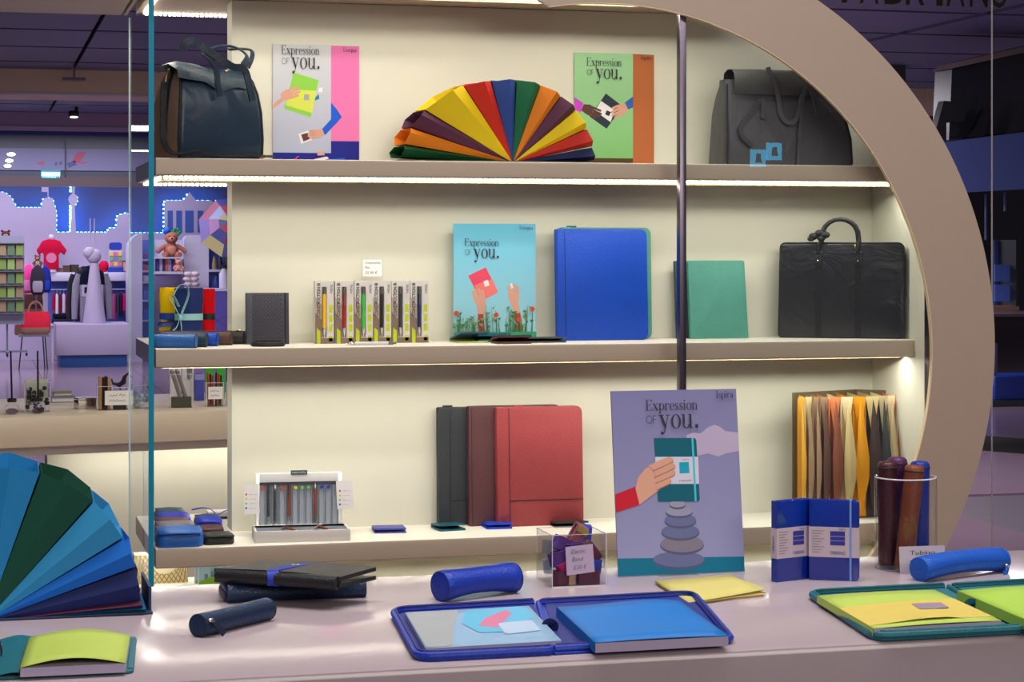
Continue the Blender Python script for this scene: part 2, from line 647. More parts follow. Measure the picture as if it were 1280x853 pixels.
def shelf(z, label, th=.046, pr=.0012, g=1.0):
    u = z - th
    t = thing('display_shelf', label, 'shelf', (0, 0, 0))
    prof = [(YF + .003, u), (YF, u + .003), (YF, z - .006), (YF + .0018, z - .0018), (YF + .006, z), (YW - .0005, z), (YW - .0005, u)]
    mb = MB().prism(prof, XL, XR - .0005, 0, 'yz')
    mb.box(XL, XW - .0005, YW - .0004, YE, u, z).box(XW, XR, YB + .0005, YE, u, z)
    bo = mb.build('board', [M_shelf, M_white], t, smooth=30)
    for p in bo.data.polygons:
        if p.normal.z > .5:
            p.material_index = 1
    led(t, u, XL + .008, XR, pr, g)
    return t


M_shelf = mat('shelf_lacquer', (184, 166, 144), 0.4, var=0.02)
shelf(Z1, 'top lit shelf holding the big navy and brown tote bag', pr=.0075)
shelf(Z2, 'middle lit shelf holding the blue portfolio and pen boxes', .050, g=1.35)
shelf(Z3, 'lowest lit shelf holding three leather portfolios and small wallets', .052)
tp = thing('display_shelf', 'lit top board over the uppermost display shelf', 'shelf')
MB().box(XL, 2.19, YF, YE, 2.264, 2.34).build('board', M_taupe, tp)
led(tp, 2.264, XL + .008, 2.19, .0075)

# soffit left of the cabinet, in two boards with a seam
xs = XS(154, 6.12)
struct(MB().box(-0.9, xs - .004, 5.2, 6.16, 2.262, 2.33).build('trim_5', M_taupe))
struct(MB().box(xs + .004, XL - .022, 5.2, 6.16, 2.262, 2.33).build('trim_6', M_taupe))

# round arch in front of the cabinet
cx, cz = 1.681, 1.281
oa, ia = [], []
for k in range(91):
    a = math.radians(-78 + 178 * k / 90)
    oa.append((1.6905 + 1.140 * math.cos(a), 1.290 + 1.140 * math.sin(a)))
    ia.append((1.6716 + 0.9643 * math.cos(a), 1.2732 + 0.9643 * math.sin(a)))
t = thing('round_arch', 'taupe round arch framing the right end of the shelves', 'arch', (0, 5.30, 0))
MB().prism(oa + [(-.9, 2.42), (-.9, 2.37)] + [(1.2, 2.37)] + ia[::-1], 0, .016, 0, 'xz').build('arch_panel', M_taupe, t, smooth=20)
rg = [[(p[0], .0005, p[1]), (p[0], .0155, p[1]), (p[0] - .0025 * math.cos(math.radians(-78 + 178 * k / 90)), .0155, p[1] - .0025 * math.sin(math.radians(-78 + 178 * k / 90))), (p[0] - .0025 * math.cos(math.radians(-78 + 178 * k / 90)), .0005, p[1] - .0025 * math.sin(math.radians(-78 + 178 * k / 90)))] for k, p in enumerate(ia)]
MB().rings(rg).build('lit_edge', mat('lit_edge_tone', (236, 214, 176), 0.5), t)  # light on the arch's inner edge, put into a paler colour

# sliding-door post and the glass door right of it
Yp = 5.322
xa, xb = XS(850, Yp), XS(858, Yp)
t = thing('glass_door', 'clear glass sliding door in front of the grey bag and briefcase', 'door', (0, 0, 0))
MB().box(xa, xb, Yp, Yp + .028, .6, 2.235).build('post', M_metal, t, bevel=.001, label='dark polished metal post')
xc = XR - .004
MB().box(xc, xc + .019, Yp, Yp + .028, .6, 1.68).build('post', M_metal, t, bevel=.001, label='dark polished metal post')
MB().poly([(xb, Yp + .012, .6), (xc, Yp + .012, .6), (xc, Yp + .012, 2.2), (xb, Yp + .012, 2.2)]).build('pane', M_glass, t)

# glass side panel at the free end of the shelves, edge-on to the camera
gx = XS(192.5, 5.38)
t = thing('glass_side_panel', 'tall glass panel seen edge-on left of the navy tote bag', 'glass')
MB().poly([(gx, 5.38, .0), (gx, 6.22, .0), (gx, 6.22, 2.262), (gx, 5.38, 2.262)][::-1]).build('pane', glass('side_glass', (0.93, 0.96, 0.99), .55), t)
MB().box(gx - .014, gx - .0002, 5.378, 5.382, 0, 2.262).build('edge', M_gedge, t, label='teal polished glass edge')
MB().box(gx - .004, gx - .0002, 6.2185, 6.2215, 0, 2.262).build('edge', mat('pale_glass_edge', (190, 215, 225), .2), t)

# glass partition at the far right
t = thing('glass_partition', 'clear glass partition with bright vertical edge right of the arch', 'glass')
px = XS(1240.5, 6.3)
MB().poly([(px, 6.3, 0), (px + 2.2, 6.3, 0), (px + 2.2, 6.3, 2.6), (px, 6.3, 2.6)]).build('pane', glass('partition_glass', (.93, .95, .97), .6), t)
MB().box(px - .004, px, 6.298, 6.302, 0, 2.6).build('edge', mat('mauve_glass_edge', (176, 166, 172), .3), t)

# front counter
ct = thing('display_counter', 'long mauve-grey counter in the foreground carrying stationery', 'counter')
prof = [(2.953, 0), (2.953, ZC - .012), (2.957, ZC - .0035), (2.966, ZC), (3.775, ZC), (3.775, ZC - .12), (3.6, ZC - .12), (3.6, 0)]
MB().prism(prof, -1.0, 3.2, 0, 'yz').build('counter_body', M_count, ct, smooth=40)

# rear counter behind the cabinet with its lit base
q = [PZ(x, y, ZC) for x, y in ((-60, 525), (150, 517.5), (310, 512))]
rc = thing('rear_counter', 'cream-fronted rear counter seen behind the left end of the shelves', 'counter')
dirv = (q[2] - q[0]).normalized()
nrm = Vector((-dirv.y, dirv.x, 0))
L0, L1 = q[0] - dirv * .6, q[2] + dirv * 1.6
pl = [(L0.x, L0.y), (L1.x, L1.y), ((L1 + nrm * .95).x, (L1 + nrm * .95).y), ((L0 + nrm * .95).x, (L0 + nrm * .95).y)]
MB().prism(pl, ZC - .112, ZC, 0).build('counter_top', mat('rear_counter_lacquer', (232, 216, 190), .3), rc, bevel=.003)
b0 = PZ(75, 517, ZC) + nrm * .22
pl = [(p.x, p.y) for p in (b0, L1 + nrm * .22, L1 + nrm * .26, b0 + nrm * .04)]
MB().prism(pl, 0, ZC - .113, 0).build('base_panel', M_wall, rc)
pl = [(p.x, p.y) for p in (L0 + nrm * .075, L1 + nrm * .075, L1 + nrm * .08, L0 + nrm * .08)]
MB().prism(pl, ZC - .150, ZC - .1125, 0).build('valance', M_white, rc)
mid = (b0 + L1) / 2 + nrm * .04
area('led_lamp', (mid.x, mid.y, ZC - .122), (2.2, .012), 4.5, WARM, (0, 0, math.atan2(dirv.y, dirv.x)))
# ------------------------------------------------------------------ posters
SKIN, SKIN2 = paper('print_skin', (214, 160, 138)), paper('print_skin_dark', (92, 60, 52))


def poster(name, label, box, Y, Zb, tilt=0.0, mats=None, draw=None, rz=0.0, corners=None):
    """a printed board; print polygons are given in picture pixels inside box and mapped onto the board."""
    x0, y0, x1, y1 = box
    a, b = PY(x0, y1, Y), PY(x1, y0, Y)
    w, h = (b.x - a.x) / math.cos(rz), b.z - Zb
    t = thing('poster', label, 'poster', (a.x, Y, Zb), rz, 'advertising posters', rx=tilt)
    MB().box(0, w, 0, .004, 0, h).build('board', [mats[0]], t)

    def q(p):
        return ((p[0] - x0) / (x1 - x0) * w, (y1 - p[1]) / (y1 - y0) * h)
    pr, tx = MB(), MB()
    lay = [0]

    def P(m, pts):
        lay[0] += 1
        g = [q(p) for p in pts]
        A = sum(g[i - 1][0] * g[i][1] - g[i][0] * g[i - 1][1] for i in range(len(g)))
        if A < 0:
            g = g[::-1]
        yy = -.00012 - .00005 * lay[0]
        pr.poly([(u, yy, v) for u, v in g], m)

    def T(s, px, base, cap, width, m=0, sans=False):
        o = q((px, base))
        o2 = q((px + width, base - cap))
        if sans:
            tx.text(s, (o[0], -.0035, o[1]), o2[1] - o[1], m, width=o2[0] - o[0])
        else:
            serif(tx, s, o[0], o[1], o2[1] - o[1], m, -.0035, width=o2[0] - o[0])
    draw(P, T)
    pr.build('picture', mats, t, smooth=0)
    stuff(tx.build('lettering', [M_ink], t, smooth=0))
    return t


def hand(P, m, wrist, tip, wid, spread=1.0):
    """a flat printed hand: back of the hand and four fingers from wrist to tip (pixels)."""
    W, Tp = Vector(wrist), Vector(tip)
    d = Tp - W
    n = Vector((-d.y, d.x)).normalized()
    k = W + d * .55
    P(m, [tuple(W + n * wid * .36), tuple(W - n * wid * .36), tuple(W + d * .3 - n * wid * .6), tuple(k - n * wid * .55), tuple(k + n * wid * .55), tuple(W + d * .25 + n * wid * .5)])
    for i in range(4):
        o = (i - 1.5) * wid * .29 * spread
        L = (.92, 1.0, .97, .82)[i]
        a, b = k + n * o - d * .08, W + d * L + n * o * 1.05
        r = wid * .125
        e = (b - a).normalized()
        P(m, [tuple(a + n * r), tuple(a - n * r), tuple(b - n * r), tuple(b - n * r * .5 + e * r), tuple(b + n * r * .5 + e * r), tuple(b + n * r)])


def slogan(T, x, y, s):
    """Expression OF you. with the E at pixel (x, baseline y), s = width of the first line."""
    T('Expression', x, y, s * .225, s)
    T('OF', x, y + s * .25, s * .155, s * .20)
    T('you.', x + s * .255, y + s * .352, s * .43, s * .76)


def p_pink(P, T):
    P(1, [(413.5, 58), (449, 58), (449, 172), (413.5, 172)])
    P(2, [(413.5, 172), (449, 172), (449, 199), (341, 199), (341, 186.5), (413.5, 186.5)])
    P(3, [(367, 91), (398, 99.5), (388, 144), (355, 134)])
    P(4, [(363, 111.5), (395, 112), (390, 139), (357, 130)])
    P(5, [(398, 109), (403, 108), (402.5, 114), (397.5, 114)])
    P(8, [(394, 120), (398, 116), (399, 122), (393, 124)])
    P(6, [(380, 116.5), (386.5, 117), (386, 124), (379.5, 123.5)])
    P(SK, [(341, 130), (354, 119), (357, 123), (341, 135)])
    hand(P, SK, (352, 121), (374, 112), 11)
    P(9, [(413.5, 126), (420, 133), (427, 143), (421, 150), (406, 165), (402, 158), (413.5, 146)])
    P(5, [(372.5, 164), (384.5, 160), (390, 171), (376, 176)])
    P(7, [(376, 165), (384, 162.5), (387, 170), (379, 173)])
    hand(P, SK, (404, 162), (385, 165), 9)
    P(10, [(366, 196.5), (371, 191), (374, 190), (370, 194)])
    P(4, [(375, 193), (379, 199), (377, 199)])
    P(5, [(392, 194), (408, 190.5), (411, 193), (394, 197.5)])
    P(9, [(408, 194), (430, 192), (434, 196), (410, 198)])
    P(SK, [(396, 185), (405, 184.5), (405.5, 189), (396.5, 189.5)])
    slogan(T, 351.5, 69.5, 48)
    T('Ecoqua', 428.5, 65, 5.0, 17)


SK = 11
MP = [graded('print_greyblue', (170, 178, 204), (206, 208, 214), .3), paper('print_pink', (232, 120, 180)), paper('print_navy', (24, 30, 130)), paper('print_green', (140, 205, 75)),
      paper('print_lime', (214, 222, 90)), paper('print_white', (232, 230, 232)), paper('print_grey', (160, 168, 172)), paper('print_darkphoto', (92, 52, 60)),
      paper('print_teal', (20, 130, 150)), paper('print_blue', (30, 90, 210)), paper('print_magenta', (225, 50, 160)), SKIN]
poster('poster', 'grey-blue and pink poster of a lime notebook, beside the navy tote bag', (341, 57.5, 449, 199.5), 5.704, Z1, mats=MP, draw=p_pink)

MG = [graded('print_mint', (122, 186, 108), (158, 210, 158), .3), paper('print_copper', (184, 104, 58)), paper('print_brown', (84, 62, 34)), paper('print_charcoal', (44, 54, 68)), paper('print_white', (0, 0, 0)),
      SKIN2, SKIN, paper('print_violet', (196, 70, 200)), paper('print_blue2', (52, 100, 175)), paper('print_green2', (130, 190, 118))]


def p_green(P, T):
    P(1, [(791, 68), (817.5, 69), (817.5, 203.5), (791, 203.5)])
    P(2, [(718, 193), (791, 193), (791, 203.5), (718, 203.5)])
    P(3, [(757, 116), (778, 131), (758, 158), (737, 144)])
    P(4, [(751, 125), (768, 136), (763, 150), (743.5, 137)])
    P(3, [(758, 136), (763.5, 138), (761, 143), (756, 141)])
    P(7, [(718, 121), (729, 128), (726, 139), (718, 136)])
    hand(P, 5, (728, 133), (750, 142), 11)
    P(8, [(780, 127), (791, 119), (791, 132), (784, 135)])
    hand(P, 6, (783, 131), (765, 140), 12)
    slogan(T, 733, 83.5, 44)
    T('Ispira', 800.5, 74.5, 5.0, 14)


poster('poster', 'mint green and copper poster of two hands, right of the rainbow fan folder', (718, 68, 817.5, 203.5), 5.704, Z1, mats=MG, draw=p_green)

MS = [graded('print_sky', (160, 214, 226), (98, 182, 214), .33), paper('print_meadow', (40, 150, 112)), paper('print_rose', (224, 72, 100)), paper('print_coral', (236, 120, 120)), paper('print_white', (0, 0, 0)),
      SKIN, paper('print_sleeve', (176, 66, 52)), paper('print_leaf', (70, 122, 72)), paper('print_leaf2', (126, 160, 112)), paper('print_poppy', (210, 70, 52)), paper('print_sky2', (150, 212, 230))]


def p_sky(P, T):
    P(2, [(585, 345), (607, 334.5), (622.5, 366), (606, 374.5), (598, 370)])
    P(3, [(592, 357), (615, 349), (622.5, 366), (606, 374.5)])
    P(4, [(604, 352), (609.5, 350), (611.5, 357), (606, 359)])
    P(6, [(597, 416), (606, 416), (604, 392), (597, 392)])
    P(5, [(597, 393), (606, 393), (607, 378), (595, 376)])
    hand(P, 5, (602, 382), (596, 362), 13)
    P(6, [(643, 415), (654, 415), (650, 391), (642, 391)])
    P(5, [(642, 392), (650, 392), (647, 375), (637, 374)])
    hand(P, 5, (643, 380), (641, 356), 12)
    P(4, [(637, 356), (639.5, 354), (641.5, 360), (639, 362)])
    rr = random.Random(3)
    for i in range(46):
        x = 568 + rr.random() * 100
        if 608 < x < 640 and rr.random() < .4:
            continue
        h = 10 + rr.random() * 28
        P(7 if rr.random() < .6 else 8, [(x - .9, 417), (x + .9, 417), (x + rr.uniform(-3, 3), 417 - h)])
        for k in range(3):
            yy = 416 - h * rr.uniform(.2, .9)
            P(7 if rr.random() < .6 else 8, [(x, yy), (x + rr.uniform(-5, 5), yy - rr.uniform(2, 5)), (x + rr.uniform(-3, 3), yy - 4)])
    for c in ((569.5, 391.5), (664.5, 387), (619, 394), (647, 400)):
        P(9, circ(c[0], c[1], 3.2, 9))
    P(1, [(567, 415.5), (669.5, 415.5), (669.5, 426), (567, 426)])
    slogan(T, 580.5, 308, 43)
    T('Ecoqua', 649, 287, 4.6, 17)


poster('poster', 'sky blue poster of hands in a meadow, left of the blue portfolio', (567, 280, 669.5, 426.5), 5.66, Z2, mats=MS, draw=p_sky)

MV = [graded('print_lavender', (148, 150, 192), (124, 122, 168), .35), paper('print_seateal', (0, 112, 142)), paper('print_petrol', (0, 92, 112)), paper('print_label', (206, 206, 224)), paper('print_cyan', (20, 160, 190)),
      SKIN, paper('print_red', (196, 24, 48)), paper('stone_pale', (150, 150, 176)), paper('stone_blue', (102, 110, 152)), paper('stone_grey', (128, 122, 140)), paper('print_cloud', (182, 168, 200)), paper('print_band', (70, 190, 214)), paper('print_lavender2', (150, 142, 186)), paper('stone_shade', (84, 88, 124)), paper('skin_shade', (168, 112, 98))]


def p_lav(P, T):
    P(10, [(858, 546), (866, 543), (876, 544), (884, 537), (893, 533), (901, 536), (907, 541), (923, 543), (925, 566), (908, 569), (898, 573), (885, 569), (871, 572), (860, 566)])
    P(1, [(764, 700), (931, 697), (931, 722), (764, 722)])
    for (x, y, rx, ry, m) in ((848, 701, 32.5, 11, 8), (852, 682, 27.5, 12, 9), (850, 666.5, 24, 10, 8), (850, 652.5, 20, 9, 8), (848.5, 641.5, 17, 7, 7), (846.5, 632.5, 10, 5, 7)):
        P(13, circ(x, y + 1.2, rx, 24, ry))
        P(m, circ(x, y - .6, rx * .985, 24, ry * .88))
    P(2, round_poly([(817, 549.5), (870, 549.5), (874.5, 629), (822, 629)], [0, 4, 4, 0]))
    P(3, [(818.5, 573), (872.5, 573), (873.5, 607), (820.5, 607)])
    P(4, [(848.5, 580), (860.5, 579.5), (861.5, 593.5), (849, 594)])
    P(11, [(864, 549.5), (866.5, 549.5), (870.5, 629), (868, 629)])
    P(6, [(764, 620), (794, 610), (799, 633), (771, 642), (764, 643)])
    P(5, [(794, 612), (799, 632), (812, 622), (804, 598)])
    P(5, [(794, 612), (797, 599), (806, 588), (818, 580), (830, 575), (824, 614), (812, 623), (799, 633)])
    for f in ([(810, 584), (836, 573), (841, 575), (841, 578.5), (818, 591)], [(816, 589), (841, 580), (843.5, 583), (843, 586.5), (820, 598)], [(818, 597), (841.5, 588.5), (843.5, 591.5), (842.5, 595.5), (821, 606)], [(818, 605), (836, 599.5), (838.5, 602), (837, 606), (820, 614)]):
        P(14, [(x + .3, y + 1.3) for x, y in f])
        P(5, f)
    for l in ([(815, 590.5), (841, 579), (841, 579.9), (815.6, 591.6)], [(817, 598.5), (843, 587.2), (843, 588.1), (817.6, 599.6)], [(818, 606), (842, 596.2), (842, 597.1), (818.6, 607)]):
        P(14, l)
    slogan(T, 807, 515, 65)
    T('Ispira', 895, 499.5, 9.5, 22)
    T('Ispira', 852, 577.5, 2.2, 9)
    T('FABRIANO', 848, 604, 2.2, 15, sans=True)


# ------------------------------------------------------------------ leather goods
L_navy = mat('navy_leather', (26, 46, 66), .34, bump=('wrinkle', 7, .5), var=.1, spec=.45)
L_brown = leather('brown_suede', (146, 120, 100), .6, 700, .2)
L_grey = mat('grey_leather', (72, 72, 76), .48, bump=('wrinkle', 8, .6), var=.1, spec=.4)
L_black = leather('black_leather', (34, 35, 40), .40)
L_case = mat('briefcase_leather', (36, 38, 44), .36, bump=('wrinkle', 9, .8), var=.1, spec=.5)
L_blue = leather('royal_blue_leather', (8, 70, 184), .42)
L_green = leather('sea_green_leather', (80, 152, 138), .45)
L_red = leather('brick_red_leather', (152, 62, 66), .48)
L_wine = leather('wine_brown_leather', (88, 52, 56), .48)
L_char = leather('charcoal_leather', (54, 58, 64), .48)
L_teal = leather('teal_leather', (14, 84, 104), .45)
L_cobalt = leather('cobalt_leather', (28, 58, 170), .38)
L_seam = mat('dark_seam', (18, 18, 22), .7)
M_gold = mat('pale_gold_metal', (205, 180, 130), .25, metal=1.0)
M_paper = paper('white_paper', (222, 218, 220))
M_note = paper('price_card', (246, 244, 244))
STRIP = leather('zip_tape', (20, 26, 44), .6)


def portfolio(label, box, Y, Zb, m, t=.028, r=.018, tilt=0.0, spine=0.11, seam=None, back=None, pull=None, group='zipped leather portfolios'):
    """a zipped folder standing upright: front and back covers, zip tape between, sewn spine line."""
    x0, y0, x1, y1 = box
    a, b = PY(x0, y1, Y), PY(x1, y0, Y)
    w, h = b.x - a.x, b.z - Zb
    T = thing('portfolio', label, 'portfolio', (a.x + w / 2, Y, Zb), 0, group, rx=tilt)
    pts = round_poly([(-w / 2, 0), (w / 2, 0), (w / 2, h), (-w / 2, h)], [.004, r, r, .004], 5)
    pin = round_poly([(-w / 2 + .002, .003), (w / 2 - .004, .003), (w / 2 - .004, h - .004), (-w / 2 + .002, h - .004)], [.004, r, r, .004], 5)
    MB().prism(pts, 0, t * .3, 0, 'xz').build('front_cover', m, T, bevel=t * .12)
    MB().prism(pts, t * .7, t, 0, 'xz').build('back_cover', back or m, T, bevel=t * .12)
    MB().prism(pin, t * .3, t * .7, 0, 'xz').build('zip_tape', STRIP, T)
    sx = -w / 2 + w * spine
    MB().box(-w / 2 + .0012, -w / 2 + .006, t * .25, t * .75, .004, h - .004).build('spine', m, T)
    MB().box(sx - .0006, sx + .0006, -.0012, .001, .004, h - .004).build('spine_seam', L_seam, T)
    if seam:
        MB().box(sx, w / 2 - .002, -.0016, .001, h * seam - .0009, h * seam + .0009).build('pocket_edge', L_seam, T)
    if pull:
        for (px_, mm) in pull:
            u = (px_ - x0) / (x1 - x0) * w - w / 2
            MB().box(u - .014, u + .014, t * .25, t * .75, h - .002, h + .005).build('zip_pull', mm, T, bevel=.002)
    return T


def zfold(name, label, px, Zb, m, w, d, t=.009, rz=0.0, cat='wallet', group='small leather wallets', gape=.004, m2=None):
    """a folded wallet lying flat, spine towards the back, its upper flap slightly raised."""
    p = PZ(px[0], px[1], Zb)
    T = thing(name, label, cat, (p.x, p.y, Zb), rz, group)
    rr = rrect(w, d, .004, 3)
    MB().prism(rr, 0, t * .42).build('lower_flap', m, T, bevel=.001)
    i = MB()
    n = len(rr)
    up = [[(x * 1.0, y, t * .55 + gape * (.5 - y / d)) for x, y in rr], [(x * .99, y, t * 1.0 + gape * (.5 - y / d)) for x, y in rr]]
    i.rings(up).build('upper_flap', m2 or m, T, smooth=50)
    MB().tube([(-w / 2 + .003, d / 2, t * .5), (w / 2 - .003, d / 2, t * .5)], t * .5, 8).build('fold', m, T)
    return T


# ---- top shelf
def handle_arc(x0, x1, z0, z1, y, n=14, dip=0.0, yb=0.0):
    out = []
    for k in range(n + 1):
        a = PI * k / n
        out.append((x0 + (x1 - x0) * (1 - math.cos(a)) / 2, y + yb * math.sin(a), z0 + (z1 - z0) * math.sin(a) ** .8))
    return out


L_hand = leather('handle_leather', (34, 50, 66), .36)
T = thing('tote_bag', 'big navy leather tote bag with brown sides and a shoulder strap', 'bag', (0.612, 5.562, Z1), math.radians(23))
W, D, H = .258, .165, .275


def bagring(z, w, d, r, n=5, sag=0.0):
    return [(x, y, z) for x, y in rrect(w, d, r, n)]


lv = [(0.0, .965, .95), (.01, .99, 1.0), (.06, 1.0, 1.02), (.13, .97, 1.0), (.18, .92, .90), (.215, .86, .74), (.238, .80, .52), (.246, .77, .42)]
MB().rings([bagring(z, W * a, D * b, .014) for z, a, b in lv]).build('body', L_navy, T, smooth=50)
for s in (-1, 1):
    g = []
    for z, a, b in lv[:-1]:
        x = s * W * a / 2
        dd = D * b / 2 - .010
        g.append([(x + s * .0006, -dd, z), (x + s * (.004 if z < .2 else .002), -dd * .5, z), (x + s * (-.002 if z > .03 else .002), 0, z), (x + s * .004, dd * .5, z), (x + s * .0006, dd, z)])
    MB().rings(g, cap=(False, False), closed=False).build('side_panel', L_brown, T, smooth=60, label='brown suede side panel')
    MB().tube([(s * W * a / 2 * .992, -D * b / 2 + .004, z) for z, a, b in lv], .0028, 6).build('piping', L_black, T)
fl_ = []
for (y, z) in ((-.074, .205), (-.070, .225), (-.052, .244), (-.02, .256), (.02, .254), (.045, .236)):
    fl_.append([(-.128, y, z - .002 + (.012 if y < -.06 else 0)), (-.108, y - .004, z + .006), (-.05, y - .002, z + .002), (.0, y, z - .010 - (.014 if y < -.06 else 0)), (.05, y, z - .008), (.105, y, z - .018)])
MB().rings(fl_, cap=(False, False), closed=False).build('top_flap', leather('navy_flap_leather', (40, 58, 72), .38), T, smooth=60)


def tote_px(pts, dy):
    """points of the bag's front side, given as picture pixels, in the bag's own frame."""
    Mi = (Matrix.Translation(T.location) @ Matrix.Rotation(T.rotation_euler.z, 4, 'Z')).inverted()
    return [Mi @ PY(x, y, 5.435 + (x - 236) / 104 * .10 + dy + e) for x, y, e in pts]


MB().tube(tote_px([(316, 126, -.006), (312, 108, -.008), (308, 92, -.006), (303, 85, -.014), (292, 84, -.02), (280, 77, -.018), (266, 67, -.01), (252, 58, .0), (241, 52, .02), (232, 54, .03), (228, 63, .035)], 0), 0, flat=(.020, .0045), up=(0, -1, .2)).build('handle', L_hand, T, smooth=60)
MB().tube(tote_px([(275, 121, -.006), (272, 102, -.008), (270, 86, -.006), (263, 74, -.004), (254, 66, .004)], 0), 0, flat=(.016, .0045), up=(0, -1, .2)).build('handle', L_hand, T, smooth=60)
MB().tube(tote_px([(262, 62, .09), (274, 58, .085), (290, 58, .08), (303, 64, .07), (309, 72, .06), (303, 82, .05)], 0), 0, flat=(.018, .0045), up=(0, -.3, 1)).build('handle', L_hand, T, smooth=60)
MB().tube(tote_px([(286, 62, .10), (300, 61, .10), (314, 63, .09), (315, 72, .08), (310, 84, .07)], 0), 0, flat=(.014, .004), up=(0, -.3, 1)).build('handle', L_hand, T, smooth=60)
MB().tube([(-.120, -.01, .240), (-.130, -.012, .222), (-.134, -.014, .205)], .004, 8).ball((-.120, -.01, .240), .006).build('zip_pull', M_gold, T)
MB().tube([(-.1355, -.014, .206), (-.141, -.02, .17), (-.148, -.03, .11), (-.155, -.045, .05), (-.15, -.07, .018), (-.13, -.095, .012), (-.09, -.103, .020), (-.04, -.100, .014), (.02, -.104, .012), (.08, -.100, .016), (.115, -.102, .012), (.145, -.108, .0115)], 0, flat=(.018, .003), up=(0, 1, 0)).build('shoulder_strap', L_black, T, smooth=60)
MB().tube([(.10, -.106, .004), (.118, -.11, .013), (.127, -.108, .013), (.112, -.104, .004), (.10, -.106, .004)], .0016, 6).build('buckle', M_gold, T)
MB().ball((.033, -.049, .240), .0045, sc=(1, .5, 1)).build('stud', M_gold, T)


def fan(name, label, loc, rz, segs, R, yd, cols, group=None, base=None, ridge=.3, bulge=.02, ysc=1.0):
    """an expanding file opened like a fan: every pocket is an open wedge-shaped tube, apex at the origin."""
    T = thing(name, label, 'folder', loc, rz, group)
    for i, (a0, a1, r0, r1) in enumerate(segs):
        A0, A1 = math.radians(a0), math.radians(a1)
        am = A0 + (A1 - A0) * ridge
        rm = r0 + (r1 - r0) * ridge

        def pt(a, r, y):
            return (r * math.cos(a), y, r * math.sin(a) * ysc)
        k = .03
        amid = (A0 + A1) / 2
        rings = []
        for q in (k, .5, 1.0):
            b = bulge * q
            rings.append([pt(A0 if q == 1 else A0 + .0 * q, r0 * q, -yd), pt(am, (rm * 1.0) * q, -yd - b), pt(A1, r1 * q, -yd), pt(A1, r1 * q * 1.02, yd), pt(amid, rm * q * 1.04, yd + b), pt(A0, r0 * q * 1.02, yd)])
        m = MB().rings(rings, cap=(True, False))
        o = m.build('pocket', cols[i], T, smooth=0)
        md = o.modifiers.new('thickness', 'SOLIDIFY')
        md.thickness, md.offset = .0008, 0
    if base:
        base(T)
    return T


def P_(n, c):
    return paper('card_' + n, c, .62)


RB = dict(navy=P_('navy', (30, 42, 84)), red=P_('red', (190, 44, 32)), yellow=P_('yellow', (236, 206, 20)), plum=P_('plum', (92, 48, 76)), orange=P_('orange', (232, 132, 28)), green=P_('green', (22, 106, 66)), blue=P_('blue', (48, 76, 150)), dgreen=P_('dark_green', (16, 84, 44)), red2=P_('scarlet', (206, 48, 30)))
sg = [(2.5, 11, .236, .234), (12, 24, .236, .236), (25, 39, .236, .236), (40, 53, .236, .234), (54, 69.5, .234, .232), (70.5, 87, .232, .231), (88.5, 105, .231, .233), (106, 123, .235, .252), (124, 150, .256, .288), (151, 161.5, .29, .304), (162.5, 171, .304, .312), (172, 177.5, .312, .318)]


def rb_base(T):
    MB().box(.004, .245, -.085, .07, 0, .0045).box(-.33, -.004, -.085, .07, 0, .0045).build('cover', mat('black_card', (20, 20, 22), .5), T, bevel=.001)


fan('fan_folder', 'rainbow coloured expanding file fanned open on the top shelf', (XS(636, 5.54), 5.55, Z1 + .0003), 0, sg, 0, .055,
    [RB['navy'], RB['red'], RB['yellow'], RB['plum'], RB['orange'], RB['green'], RB['blue'], RB['red2'], RB['yellow'], RB['plum'], RB['orange'], RB['dgreen']], 'opened expanding files', rb_base)

# grey bag behind the glass
xa, xb = XS(905, 5.5), XS(1066, 5.5)
T = thing('satchel_bag', 'slouchy grey leather bag with a rolled top on the upper right shelf', 'bag', ((xa + xb) / 2, 5.565, Z1))
W, D, H = xb - xa, .15, .283
lv = [(0, .985, 1.0), (.012, 1.0, 1.02), (.08, .985, .98), (.15, .94, .85), (.20, .90, .66), (.235, .86, .46), (.25, .86, .40)]
MB().rings([[(x + (-.012 if z > .1 else 0) * z / .25, y, z) for x, y in rrect(W * a, D * b, .02, 5)] for z, a, b in lv]).build('body', L_grey, T, smooth=50)
fp = [(-.052, .205), (-.058, .232), (-.05, .268), (-.03, .2795), (0, .281), (.03, .272), (.038, .24)]
MB().rings([[(-W * .41, y, z), (-W * .2, y - .003, z + .001), (0, y, z), (W * .2, y - .002, z + .001), (W * .40, y, z - .004)] for y, z in fp], cap=(False, False), closed=False).build('rolled_top', leather('grey_flap_leather', (84, 85, 84), .42), T, smooth=60)
pa = [(-.085, -.074, .135), (-.085, -.069, .19), (-.12, -.076, .15), (-.155, -.085, .11), (-.15, -.088, .08), (-.12, -.085, .055)]
MB().tube(pa, 0, flat=(.013, .004), up=(0, 1, 0)).build('handle', L_grey, T, smooth=60)
pa = [(-.06, -.05, .285), (-.048, -.062, .25), (-.035, -.068, .20), (-.03, -.074, .15), (-.012, -.08, .125), (.012, -.08, .13), (.03, -.075, .17), (.045, -.068, .22), (.06, -.06, .232), (.075, -.068, .2), (.085, -.074, .15)]
MB().tube(pa, 0, flat=(.013, .004), up=(0, 1, 0)).build('handle', L_grey, T, smooth=60)
MB().tube([(.05, -.064, .23), (.035, -.077, .16), (.024, -.086, .08), (.018, -.09, .004)], 0, flat=(.010, .003), up=(0, 1, 0)).build('strap', L_grey, T, smooth=60)
for x in (-.085, .085):
    MB().prism(rrect(.018, .06, .008, 4, x, .155), -.0775, -.073, 0, 'xz').xf(Matrix.Rotation(math.radians(-9), 4, 'X') @ Matrix.Translation((0, .022, .0))).build('handle_tab', L_black, T, bevel=.001)
